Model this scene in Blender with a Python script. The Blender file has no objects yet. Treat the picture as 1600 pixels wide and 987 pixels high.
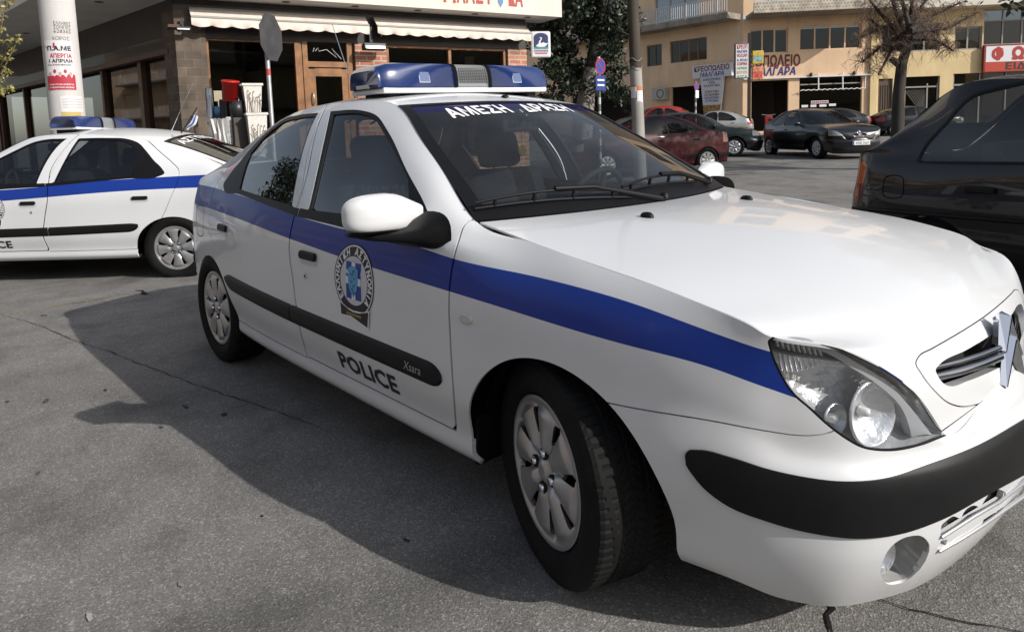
import bpy, bmesh, math, random
import numpy as np
from mathutils import Vector, Matrix
rnd = random.Random(7)
R = math.radians
scene = bpy.context.scene
C = scene.collection

# ---------------------------------------------------------------- camera
W, H = 1600, 987
CP = np.array([1.2237, -2.0009, 1.2031]); YPR = (2.4126, -.1055, -.03); FPX = 1072.4; PPY = -178.05
def cam_axes():
    yaw, pit, roll = YPR
    f = np.array([math.cos(pit) * math.cos(yaw), math.cos(pit) * math.sin(yaw), math.sin(pit)])
    rt = np.cross(f, [0, 0, 1]); rt /= np.linalg.norm(rt); up = np.cross(rt, f)
    c, s = math.cos(roll), math.sin(roll)
    return c * rt + s * up, -s * rt + c * up, f
CR, CU, CF = cam_axes()
cam = bpy.data.cameras.new('camera'); camo = bpy.data.objects.new('camera', cam); C.objects.link(camo)
camo.matrix_world = Matrix((list(CR) + [0], list(CU) + [0], list(-CF) + [0], [0, 0, 0, 1])).transposed()
camo.location = CP
cam.sensor_fit = 'HORIZONTAL'; cam.sensor_width = 36.0
cam.lens = 36.0 * FPX / W
cam.shift_y = PPY / W
cam.clip_start = 0.05; cam.clip_end = 2000
scene.camera = camo

# ---------------------------------------------------------------- sky, sun, exposure
SUND = Vector((1.66, .50, 1.0)).normalized()
SUN_EL = math.asin(SUND.z); SUN_AZ = math.atan2(SUND.y, SUND.x)
world = bpy.data.worlds.new('World'); scene.world = world; world.use_nodes = True
wn = world.node_tree.nodes; wl = world.node_tree.links
sky = wn.new('ShaderNodeTexSky'); sky.sky_type = 'NISHITA'; sky.sun_disc = False
sky.sun_elevation = SUN_EL; sky.sun_rotation = math.pi / 2 - SUN_AZ
sky.dust_density = 1.6; sky.air_density = 1.0; sky.ozone_density = 0.6
bg = wn['Background']; bg.inputs['Strength'].default_value = 0.142
hsv = wn.new('ShaderNodeHueSaturation'); hsv.inputs['Saturation'].default_value = .62
wl.new(sky.outputs['Color'], hsv.inputs['Color']); wl.new(hsv.outputs['Color'], bg.inputs['Color'])
sun = bpy.data.lights.new('sun', 'SUN'); sun.energy = 4.3; sun.angle = R(0.53); sun.color = (1.0, .965, .915)
suno = bpy.data.objects.new('sun', sun); C.objects.link(suno)
suno.rotation_euler = (-SUND).to_track_quat('-Z', 'Y').to_euler(); suno.location = (10, 3, 12)
vs = scene.view_settings; vs.view_transform = 'Standard'; vs.look = 'None'; vs.gamma = 1; vs.use_curve_mapping = False
vs.exposure = 0.0
scene.cycles.max_bounces = 8; scene.cycles.transparent_max_bounces = 16; scene.cycles.diffuse_bounces = 3
scene.cycles.glossy_bounces = 4; scene.cycles.transmission_bounces = 6
scene.cycles.caustics_reflective = False; scene.cycles.caustics_refractive = False
try: scene.cycles.sample_clamp_indirect = 6.0
except Exception: pass

def ray(u, v): return CF + CR * (u - W / 2) / FPX - CU * (v - H / 2 - PPY) / FPX
def at(u, v, depth): return CP + ray(u, v) * depth
def ony(u, v, y): d = ray(u, v); return CP + d * (y - CP[1]) / d[1]
def onx(u, v, x): d = ray(u, v); return CP + d * (x - CP[0]) / d[0]
def onz(u, v, z): d = ray(u, v); return CP + d * (z - CP[2]) / d[2]
def project(P):
    d = np.atleast_2d(P) - CP; z = d @ CF
    z = np.where(np.abs(z) < 1e-3, 1e-3, z)
    return np.stack([W / 2 + FPX * (d @ CR) / z, H / 2 + PPY - FPX * (d @ CU) / z], 1), z
# ---------------------------------------------------------------- scene helpers
def mesh_obj(name, verts, faces, mats, parent=None, normals=None, midx=None, smooth=True, label=None):
    me = bpy.data.meshes.new(name)
    me.from_pydata([tuple(map(float, v)) for v in verts], [], [tuple(int(i) for i in f) for f in faces])
    if not isinstance(mats, (list, tuple)): mats = [mats]
    for m in mats: me.materials.append(m)
    if midx is not None and len(midx) == len(me.polygons): me.polygons.foreach_set('material_index', [int(i) for i in midx])
    me.polygons.foreach_set('use_smooth', [bool(smooth)] * len(me.polygons))
    me.update()
    if normals is not None:
        try: me.normals_split_custom_set_from_vertices([tuple(map(float, n)) for n in normals])
        except Exception as e: print('normals', name, e)
    o = bpy.data.objects.new(name, me); C.objects.link(o)
    if parent is not None: o.parent = parent
    if label: o['label'] = label
    return o
def tag(o, label=None, cat=None, group=None, kind=None):
    if label: o['label'] = label
    if cat: o['category'] = cat
    if group: o['group'] = group
    if kind: o['kind'] = kind
    return o
def thing(name, label, cat, loc=(0, 0, 0), rz=0, group=None):
    o = bpy.data.objects.new(name, None); C.objects.link(o); o.empty_display_size = .2
    o.location = [float(a) for a in loc]; o.rotation_euler = (0, 0, rz)
    return tag(o, label, cat, group)
def kids(o): return list(o.children)
def copy_tree(o, parent=None):
    c = o.copy(); C.objects.link(c)
    if parent is not None:
        c.parent = parent
    for ch in kids(o): copy_tree(ch, c)
    return c

class MB:
    """collects simple solids into one mesh"""
    def __init__(s): s.v = []; s.f = []; s.m = []; s.sm = []
    def add(s, verts, faces, m=0, sm=False):
        b = len(s.v); s.v += [tuple(map(float, v)) for v in verts]
        for f in faces: s.f.append(tuple(b + int(i) for i in f)); s.m.append(m); s.sm.append(sm)
    def box(s, c, size, rz=0, m=0, bev=0.0, rot=None):
        sx, sy, sz = [a / 2 for a in size]
        M = rot if rot is not None else Matrix.Rotation(rz, 3, 'Z')
        c = Vector([float(a) for a in c])
        if bev > 0:
            bm = bmesh.new(); bmesh.ops.create_cube(bm, size=1)
            for v in bm.verts: v.co = Vector((v.co.x * size[0], v.co.y * size[1], v.co.z * size[2]))
            bmesh.ops.bevel(bm, geom=bm.edges[:] + bm.verts[:], offset=bev, segments=2, affect='EDGES', profile=.5)
            bm.verts.index_update()
            s.add([M @ v.co + c for v in bm.verts], [[v.index for v in f.verts] for f in bm.faces], m); bm.free(); return
        vs_ = [M @ Vector((x, y, z)) + c for x in (-sx, sx) for y in (-sy, sy) for z in (-sz, sz)]
        s.add(vs_, [(0, 1, 3, 2), (4, 6, 7, 5), (0, 4, 5, 1), (2, 3, 7, 6), (0, 2, 6, 4), (1, 5, 7, 3)], m)
    def quadbox(s, a, b, c, d, th, m=0):
        """slab through four corners, thickness th along its normal (backwards)"""
        a, b, c, d = [Vector([float(q) for q in p]) for p in (a, b, c, d)]
        n = (b - a).cross(d - a).normalized() * th
        s.add([a, b, c, d, a - n, b - n, c - n, d - n], [(0, 1, 2, 3), (7, 6, 5, 4), (0, 4, 5, 1), (1, 5, 6, 2), (2, 6, 7, 3), (3, 7, 4, 0)], m)
    def tube(s, pts, r, n=8, m=0, caps=True, sm=True):
        pts = [Vector([float(q) for q in p]) for p in pts]; rs = r if hasattr(r, '__len__') else [r] * len(pts)
        b = []; prev = None
        for i, p in enumerate(pts):
            t = (pts[min(i + 1, len(pts) - 1)] - pts[max(i - 1, 0)]).normalized()
            if prev is None:
                a = Vector((0, 0, 1)) if abs(t.z) < .9 else Vector((1, 0, 0)); u = t.cross(a).normalized()
            else: u = (prev - t * prev.dot(t)).normalized()
            prev = u; w = t.cross(u)
            b += [p + (u * math.cos(2 * math.pi * k / n) + w * math.sin(2 * math.pi * k / n)) * rs[i] for k in range(n)]
        f = [(i * n + k, i * n + (k + 1) % n, (i + 1) * n + (k + 1) % n, (i + 1) * n + k) for i in range(len(pts) - 1) for k in range(n)]
        s.add(b, f, m, sm)
        if caps: s.add(b[:n], [tuple(range(n))[::-1]], m); s.add(b[-n:], [tuple(range(n))], m)
    def lathe(s, prof, n=24, c=(0, 0, 0), m=0, axis='Z', sm=True, M=None):
        vs_ = []
        for r, h in prof:
            for k in range(n):
                a = 2 * math.pi * k / n
                p = Vector((r * math.cos(a), r * math.sin(a), h))
                if axis == 'Y': p = Vector((p.x, -p.z, p.y))
                if axis == 'X': p = Vector((p.z, p.x, p.y))
                if M is not None: p = M @ p
                vs_.append(p + Vector([float(q) for q in c]))
        f = [(i * n + k, i * n + (k + 1) % n, (i + 1) * n + (k + 1) % n, (i + 1) * n + k) for i in range(len(prof) - 1) for k in range(n)]
        s.add(vs_, f, m, sm)
    def build(s, name, mats, parent=None, label=None, smooth=None):
        o = mesh_obj(name, s.v, s.f, mats, parent, midx=s.m, smooth=False, label=label)
        o.data.polygons.foreach_set('use_smooth', s.sm if smooth is None else [smooth] * len(s.sm))
        return o

# ---------------------------------------------------------------- materials
MAT = {}
def mat(name, col=(.5, .5, .5), rough=.5, metal=0.0, coat=0.0, spec=.5, noise=None, bump=None, emit=None, emit_s=1.0):
    """noise=(scale, amount[, detail]) varies the colour; bump=(scale, strength, distance)"""
    if name in MAT: return MAT[name]
    m = bpy.data.materials.new(name); m.use_nodes = True; nt = m.node_tree; b = nt.nodes['Principled BSDF']
    b.inputs['Base Color'].default_value = (*col, 1); b.inputs['Roughness'].default_value = rough
    b.inputs['Metallic'].default_value = metal; b.inputs['Coat Weight'].default_value = coat; b.inputs['Coat Roughness'].default_value = .03
    b.inputs['Specular IOR Level'].default_value = spec
    if emit: b.inputs['Emission Color'].default_value = (*emit, 1); b.inputs['Emission Strength'].default_value = emit_s
    tc = nt.nodes.new('ShaderNodeTexCoord')
    if noise:
        n = nt.nodes.new('ShaderNodeTexNoise'); n.inputs['Scale'].default_value = noise[0]; n.inputs['Detail'].default_value = noise[2] if len(noise) > 2 else 5
        nt.links.new(tc.outputs['Object'], n.inputs['Vector'])
        r = nt.nodes.new('ShaderNodeMapRange'); r.inputs['From Min'].default_value = .3; r.inputs['From Max'].default_value = .7
        r.inputs['To Min'].default_value = 1 - noise[1]; r.inputs['To Max'].default_value = 1 + noise[1]
        nt.links.new(n.outputs['Fac'], r.inputs['Value'])
        x = nt.nodes.new('ShaderNodeVectorMath'); x.operation = 'SCALE'; x.inputs[0].default_value = col
        nt.links.new(r.outputs['Result'], x.inputs['Scale']); nt.links.new(x.outputs['Vector'], b.inputs['Base Color'])
    if bump:
        n2 = nt.nodes.new('ShaderNodeTexNoise'); n2.inputs['Scale'].default_value = bump[0]; n2.inputs['Detail'].default_value = 4
        nt.links.new(tc.outputs['Object'], n2.inputs['Vector'])
        bp = nt.nodes.new('ShaderNodeBump'); bp.inputs['Strength'].default_value = bump[1]; bp.inputs['Distance'].default_value = bump[2]
        nt.links.new(n2.outputs['Fac'], bp.inputs['Height']); nt.links.new(bp.outputs['Normal'], b.inputs['Normal'])
    MAT[name] = m; return m
def glass(name, tint=(.5, .55, .55), ior=1.5, rough=0.0, dirt=0.0, bumpy=None, dirtcol=(.55, .53, .5)):
    """thin sheet of glass: fresnel mix of a clear reflection and tinted transparency"""
    if name in MAT: return MAT[name]
    m = bpy.data.materials.new(name); m.use_nodes = True; nt = m.node_tree
    for n in list(nt.nodes):
        if n.type != 'OUTPUT_MATERIAL': nt.nodes.remove(n)
    out = nt.nodes['Material Output']
    tr = nt.nodes.new('ShaderNodeBsdfTransparent'); tr.inputs['Color'].default_value = (*tint, 1)
    gl = nt.nodes.new('ShaderNodeBsdfGlossy'); gl.inputs['Roughness'].default_value = rough
    fr = nt.nodes.new('ShaderNodeFresnel'); fr.inputs['IOR'].default_value = ior
    mx = nt.nodes.new('ShaderNodeMixShader')
    geo = nt.nodes.new('ShaderNodeNewGeometry'); inv = nt.nodes.new('ShaderNodeMixRGB'); 
    mth = nt.nodes.new('ShaderNodeMath'); mth.operation = 'MULTIPLY'; sub = nt.nodes.new('ShaderNodeMath'); sub.operation = 'SUBTRACT'; sub.inputs[0].default_value = 1.0
    nt.nodes.remove(inv)
    nt.links.new(geo.outputs['Backfacing'], sub.inputs[1]); nt.links.new(fr.outputs['Fac'], mth.inputs[0]); nt.links.new(sub.outputs[0], mth.inputs[1])
    nt.links.new(mth.outputs[0], mx.inputs['Fac']); nt.links.new(tr.outputs[0], mx.inputs[1]); nt.links.new(gl.outputs[0], mx.inputs[2])
    last = mx
    if dirt > 0:
        df = nt.nodes.new('ShaderNodeBsdfDiffuse'); df.inputs['Color'].default_value = (*dirtcol, 1)
        m2 = nt.nodes.new('ShaderNodeMixShader'); tc = nt.nodes.new('ShaderNodeTexCoord')
        nz = nt.nodes.new('ShaderNodeTexNoise'); nz.inputs['Scale'].default_value = 6; nz.inputs['Detail'].default_value = 8
        nt.links.new(tc.outputs['Object'], nz.inputs['Vector'])
        mr = nt.nodes.new('ShaderNodeMapRange'); mr.inputs['From Min'].default_value = .3; mr.inputs['From Max'].default_value = .75
        mr.inputs['To Min'].default_value = dirt * .4; mr.inputs['To Max'].default_value = dirt
        nt.links.new(nz.outputs['Fac'], mr.inputs['Value']); nt.links.new(mr.outputs['Result'], m2.inputs['Fac'])
        nt.links.new(mx.outputs[0], m2.inputs[1]); nt.links.new(df.outputs[0], m2.inputs[2]); last = m2
    if bumpy:
        tc = nt.nodes.new('ShaderNodeTexCoord'); nz = nt.nodes.new('ShaderNodeTexNoise'); nz.inputs['Scale'].default_value = bumpy[0]
        nt.links.new(tc.outputs['Object'], nz.inputs['Vector'])
        bp = nt.nodes.new('ShaderNodeBump'); bp.inputs['Strength'].default_value = bumpy[1]; bp.inputs['Distance'].default_value = bumpy[2]
        nt.links.new(nz.outputs['Fac'], bp.inputs['Height']); nt.links.new(bp.outputs['Normal'], gl.inputs['Normal'])
    nt.links.new(last.outputs[0], out.inputs['Surface'])
    MAT[name] = m; return m

# ---------------------------------------------------------------- splines, lofts, trimming
def nspline(t, P):
    """natural cubic spline through P at knots t -> function"""
    t = np.asarray(t, float); P = np.asarray(P, float); n = len(t); h = np.diff(t)
    A = np.eye(n); B = np.zeros_like(P)
    for i in range(1, n - 1):
        A[i, i - 1] = h[i - 1]; A[i, i] = 2 * (h[i - 1] + h[i]); A[i, i + 1] = h[i]
        B[i] = 6 * ((P[i + 1] - P[i]) / h[i] - (P[i] - P[i - 1]) / h[i - 1])
    M = np.linalg.solve(A, B.reshape(n, -1)).reshape(B.shape)
    def f(q):
        q = np.asarray(q, float); i = np.clip(np.searchsorted(t, q, side='right') - 1, 0, n - 2)
        sh = (slice(None),) + (None,) * (P.ndim - 1); a = (t[i + 1] - q)[sh]; b = (q - t[i])[sh]; hh = h[i][sh]
        return (M[i] * a ** 3 + M[i + 1] * b ** 3) / (6 * hh) + (P[i] / hh - M[i] * hh / 6) * a + (P[i + 1] / hh - M[i + 1] * hh / 6) * b
    return f
def knots(P, power=.75):
    d = np.linalg.norm(np.diff(P, axis=0), axis=1) ** power
    return np.r_[0, np.cumsum(d)]
def loft(rows, ur, uc, nr, nc, dens_r=None, dens_c=None):
    """rows[k][j] control net -> dense (nr,nc,3); ur,uc knot values"""
    rows = np.asarray(rows, float)
    qc = dens_c if dens_c is not None else np.linspace(uc[0], uc[-1], nc)
    qr = dens_r if dens_r is not None else np.linspace(ur[0], ur[-1], nr)
    A = nspline(uc, np.swapaxes(rows, 0, 1))(qc)          # (nc, K, 3)
    return nspline(ur, np.swapaxes(A, 0, 1))(qr), qr, qc   # (nr, nc, 3)
def grid_data(G, qr, qc, flip=False):
    """grid -> per-vertex rows [xyz, nxyz, r, c] and quads"""
    dr = np.gradient(G, axis=0); dc = np.gradient(G, axis=1)
    N = np.cross(dr, dc); L = np.linalg.norm(N, axis=2, keepdims=True); L[L < 1e-12] = 1; N = N / L
    if flip: N = -N
    nr, nc = G.shape[:2]
    r, c = np.meshgrid(qr, qc, indexing='ij')
    D = np.concatenate([G, N, r[..., None], c[..., None]], 2).reshape(-1, 8)
    F = []
    for i in range(nr - 1):
        for j in range(nc - 1):
            a, b, c_, d = i * nc + j, i * nc + j + 1, (i + 1) * nc + j + 1, (i + 1) * nc + j
            F.append((a, b, c_, d) if flip else (a, d, c_, b))
    return D, F
class Cut:
    """a mesh whose faces are split along the zero line of a function"""
    def __init__(s, D): s.D = np.array(D, float)
    def split(s, faces, func):
        used = sorted({i for f in faces for i in f})
        if not used: return [], []
        used = np.array(used); val = np.full(len(s.D), 9.0); val[used] = func(s.D[used])
        val[np.abs(val) < 1e-7] = 1e-7
        neg = val < 0
        edges = {}; mixed = []; inn = []; out = []
        for f in faces:
            k = 0
            for i in f: k += neg[i]
            if k == 0: out.append(f)
            elif k == len(f): inn.append(f)
            else:
                mixed.append(f)
                for a, b in zip(f, f[1:] + f[:1]):
                    if neg[a] != neg[b]: edges.setdefault((min(a, b), max(a, b)), len(edges))
        if not mixed: return inn, out
        E = np.array(list(edges.keys())); A = s.D[E[:, 0]]; B = s.D[E[:, 1]]; va = val[E[:, 0]].copy(); vb = val[E[:, 1]].copy()
        ta = np.zeros(len(E)); tb = np.ones(len(E))
        for _ in range(5):
            t = ta + (tb - ta) * np.clip(va / (va - vb), .08, .92) if _ < 4 else ta + (tb - ta) * va / (va - vb)
            if _ == 4: break
            vt = func(A + (B - A) * t[:, None]); same = (vt < 0) == (va < 0)
            ta = np.where(same, t, ta); va = np.where(same, vt, va); tb = np.where(same, tb, t); vb = np.where(same, vb, vt)
        base = len(s.D); X = A + (B - A) * t[:, None]; s.D = np.vstack([s.D, X])
        for f in mixed:
            p = []; q = []
            for a, b in zip(f, f[1:] + f[:1]):
                (p if neg[a] else q).append(a)
                if neg[a] != neg[b]:
                    e = base + edges[(min(a, b), max(a, b))]; p.append(e); q.append(e)
            if len(p) > 2: inn.append(tuple(p))
            if len(q) > 2: out.append(tuple(q))
        return inn, out
def curve2d(pts, closed=True, n=10):
    """Catmull-Rom through 2-D points; a third element 'c' marks a sharp corner"""
    P = [np.array(p[:2], float) for p in pts]; K = [len(p) > 2 for p in pts]; m = len(P); out = []
    for i in range(m if closed else m - 1):
        p1, p2 = P[i], P[(i + 1) % m]; k1, k2 = K[i], K[(i + 1) % m]
        p0 = P[i - 1] if (closed or i > 0) else p1; p3 = P[(i + 2) % m] if (closed or i + 2 < m) else p2
        d = np.linalg.norm(p2 - p1)
        def tan(a, b, c):
            d1 = np.linalg.norm(b - a) + 1e-9; d2 = np.linalg.norm(c - b) + 1e-9
            return ((b - a) / d1 * d2 + (c - b) / d2 * d1) / (d1 + d2) * d
        m1 = (p2 - p1) if k1 or (not closed and i == 0) else tan(p0, p1, p2)
        m2 = (p2 - p1) if k2 or (not closed and i + 2 == m) else tan(p1, p2, p3)
        if k1 and k2:
            out.append(p1); continue
        for s_ in np.linspace(0, 1, n, endpoint=False):
            a, b = s_ * s_ * (3 - 2 * s_), s_ * (1 - s_) ** 2
            out.append(p1 * (1 - a) + p2 * a + m1 * b + m2 * (s_ ** 3 - s_ ** 2))
    if not closed: out.append(P[-1])
    return np.array(out)
def seg_dist(Q, poly, closed=True):
    A = poly; B = np.roll(poly, -1, 0)
    if not closed: A, B = poly[:-1], poly[1:]
    best = np.full(len(Q), 1e18)
    for k in range(0, len(Q), 4000):
        q = Q[k:k + 4000]
        d = B - A; L = (d * d).sum(1) + 1e-12
        t = np.clip(((q[:, None] - A) * d).sum(2) / L, 0, 1)
        e = q[:, None] - (A + t[..., None] * d)
        best[k:k + 4000] = (e * e).sum(2).min(1)
    return np.sqrt(best)
def inside(Q, poly):
    x, y = Q[:, 0], Q[:, 1]; r = np.zeros(len(Q), bool)
    for (x1, y1), (x2, y2) in zip(poly, np.roll(poly, -1, 0)):
        if y1 == y2: continue
        c = ((y1 > y) != (y2 > y)) & (x < (x2 - x1) * (y - y1) / (y2 - y1) + x1)
        r ^= c
    return r
def sdf(Q, poly):
    d = seg_dist(Q, poly); return np.where(inside(Q, poly), -d, d)
def pxf(pts, n=10):
    """trim function from an outline given in photo pixels; value in metres, negative inside"""
    poly = curve2d(pts, True, n)
    def f(D):
        q, z = project(D[:, :3]); return sdf(q, poly) * np.abs(z) / FPX
    return f
def pxline(pts, n=10):
    poly = curve2d(pts, False, n)
    def f(D):
        q, z = project(D[:, :3]); return seg_dist(q, poly, False) * np.abs(z) / FPX
    return f
def xzf(pts, n=10):
    poly = curve2d(pts, True, n)
    return lambda D: sdf(D[:, [0, 2]], poly)
def panel(cut, faces, name, mats, parent=None, mirror=None, flange=.012, midx=None, label=None, offset=0.0, warp=None):
    """faces of a Cut -> object. mirror: None near side only, 'both' two halves in one mesh, 'far' only the mirrored one"""
    used = sorted({i for f in faces for i in f}); remap = {a: i for i, a in enumerate(used)}
    V = cut.D[used, :3].copy(); N = cut.D[used, 3:6].copy(); N /= np.linalg.norm(N, axis=1, keepdims=True) + 1e-12
    V = V + N * offset
    F = [tuple(remap[i] for i in f) for f in faces]; MI = list(midx) if midx is not None else [0] * len(F)
    if flange:
        cnt = {}
        for fi, f in enumerate(F):
            for a, b in zip(f, f[1:] + f[:1]): cnt.setdefault((min(a, b), max(a, b)), []).append((a, b, fi))
        newv = {}; V = list(V); N = list(N); FF = []
        for e, l in cnt.items():
            if len(l) == 1:
                a, b, fi = l[0]
                if abs(V[a][1]) < 1e-5 and abs(V[b][1]) < 1e-5: continue
                for k in (a, b):
                    if k not in newv: newv[k] = (len(V), len(V) + 1); V += [V[k].copy(), V[k] - N[k] * flange]; N += [None, None]
                FF.append((b, a, e)); 
                a0, a1 = newv[a]; b0, b1 = newv[b]
                t = V[b] - V[a]; nn = np.cross(t, N[a]); nn /= np.linalg.norm(nn) + 1e-12
                for k in (a0, a1, b0, b1): N[k] = nn if N[k] is None else N[k] + nn
                F.append((b0, a0, a1, b1)); MI.append(MI[fi])
        V = np.array(V); N = np.array([n / (np.linalg.norm(n) + 1e-12) for n in N])
    if warp is not None: V, N = warp(np.asarray(V), np.asarray(N))
    if mirror:
        V2 = V * [1, -1, 1]; N2 = N * [1, -1, 1]
        if mirror == 'far': V, N, F = V2, N2, [f[::-1] for f in F]
        else:
            b = len(V); F = F + [tuple(i + b for i in f[::-1]) for f in F]; V = np.vstack([V, V2]); N = np.vstack([N, N2]); MI = MI + MI
    return mesh_obj(name, V, F, mats, parent, normals=N, midx=MI, label=label)

# ---------------------------------------------------------------- lettering
_tc = {}
def text2d(body, size=1.0, bold=0.0, align='CENTER', sx=1.0, shear=0.0, spacing=1.0, res=2):
    """flat lettering as 2-D points and faces; bold fattens the strokes (union of shifted copies)"""
    key = (body, bold, align, shear, spacing, res)
    if key not in _tc:
        c = bpy.data.curves.new('lettering', 'FONT'); c.body = body; c.size = 1.0; c.align_x = align; c.shear = shear
        c.space_character = spacing * (1 + 1.2 * bold); c.resolution_u = res; c.align_y = 'BOTTOM_BASELINE'
        o = bpy.data.objects.new('lettering', c); C.objects.link(o)
        bpy.context.view_layer.update()
        dg = bpy.context.evaluated_depsgraph_get(); me = bpy.data.meshes.new_from_object(o.evaluated_get(dg))
        V = [(v.co.x, v.co.y) for v in me.vertices]; Fc = [tuple(p.vertices) for p in me.polygons]
        bpy.data.objects.remove(o); bpy.data.curves.remove(c); bpy.data.meshes.remove(me)
        if bold > 0:
            from mathutils.geometry import delaunay_2d_cdt
            VV, FF = [], []
            for k in range(6):
                dx, dy = bold * math.cos(k * math.pi / 3 + .52) * 1.08, bold * math.sin(k * math.pi / 3 + .52) * 1.08
                b0 = len(VV); VV += [Vector((x + dx, y + dy)) for x, y in V]
                for f in Fc:
                    ar = sum(V[f[i]][0] * V[f[(i + 1) % len(f)]][1] - V[f[(i + 1) % len(f)]][0] * V[f[i]][1] for i in range(len(f)))
                    if abs(ar) > 1e-9: FF.append([b0 + i for i in (f if ar > 0 else f[::-1])])
            r = delaunay_2d_cdt(VV, [], FF, 0, 1e-5)
            T = np.array([[tuple(VV[g[0]])[:2], tuple(VV[g[i]])[:2], tuple(VV[g[i + 1]])[:2]] for g in FF for i in range(1, len(g) - 1)])
            V = [(v.x, v.y) for v in r[0]]; A = np.array(V); Q = np.array([A[list(f)].mean(0) for f in r[2]]); ok = np.zeros(len(Q), bool)
            lo, hi = T[:, :, 0].min(1), T[:, :, 0].max(1)
            for x0 in np.arange(Q[:, 0].min(), Q[:, 0].max() + .1, .1):       # narrow vertical bands keep the test small
                qi = np.where((Q[:, 0] >= x0) & (Q[:, 0] < x0 + .1))[0]; t = T[(hi >= x0) & (lo < x0 + .1)]
                for k in range(0, len(qi), 400):
                    c = Q[qi[k:k + 400], None, :]
                    cr = lambda a, b_: (b_[:, 0] - a[:, 0]) * (c[..., 1] - a[:, 1]) - (b_[:, 1] - a[:, 1]) * (c[..., 0] - a[:, 0])
                    ok[qi[k:k + 400]] = ((cr(t[:, 0], t[:, 1]) >= 0) & (cr(t[:, 1], t[:, 2]) >= 0) & (cr(t[:, 2], t[:, 0]) >= 0)).any(1)
            Fc = [tuple(f) for f, q in zip(r[2], ok) if q]
        _tc[key] = (V, Fc)
    v, f = _tc[key]
    return [(x * size * sx, y * size) for x, y in v], f
def text_width(body, **k):
    v, f = text2d(body, **k); xs = [p[0] for p in v]; return min(xs), max(xs)
# ---------------------------------------------------------------- shared materials
M_WHITE = mat('white_paint', (.70, .705, .71), .38, coat=.7, noise=(1.6, .05, 8)); M_WHITE.node_tree.nodes['Principled BSDF'].inputs['Coat Roughness'].default_value = .045
M_BLUE = mat('blue_stripe', (.008, .036, .26), .4, coat=.12, spec=.3)
M_BLACK = mat('black_plastic', (.0075, .0075, .008), .5, spec=.22, noise=(30, .15))
M_RUB = mat('black_rubber', (.006, .006, .007), .5, spec=.22)
M_DARK = mat('dark_cavity', (.006, .006, .006), .9)
M_TYRE = mat('tyre_rubber', (.0075, .0075, .0075), .75, spec=.2, noise=(14, .3))
M_ALLOY = mat('wheel_silver', (.46, .46, .46), .36, metal=.7, noise=(9, .12))
M_CHROME = mat('chrome', (.75, .77, .8), .07, metal=1.0)
M_SILVER = mat('silver_plastic', (.55, .56, .57), .3, metal=.6)
M_TRIM = mat('cabin_trim', (.028, .029, .032), .75)
M_CLOTH = mat('seat_cloth', (.022, .023, .027), .9, noise=(60, .25))
M_LINER = mat('roof_lining', (.28, .28, .27), .9)
G_SIDE = glass('side_glass', (.42, .45, .45), 1.8); G_WIND = glass('windscreen_glass', (.50, .55, .57), 1.62, dirt=.03)
G_BAND = glass('blue_sun_band', (.06, .06, .22), 1.6, dirt=.5, dirtcol=(.035, .03, .14)); G_LENS = glass('clear_lens', (.93, .94, .95), 1.5, .02, dirt=.05, bumpy=(30, .5, .01))
M_MIRROR = mat('mirror_glass', (.8, .8, .8), .02, metal=1.0)
M_WTEXT = mat('white_lettering', (.8, .8, .8), .5); M_KTEXT = mat('navy_lettering', (.008, .009, .02), .5)

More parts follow.
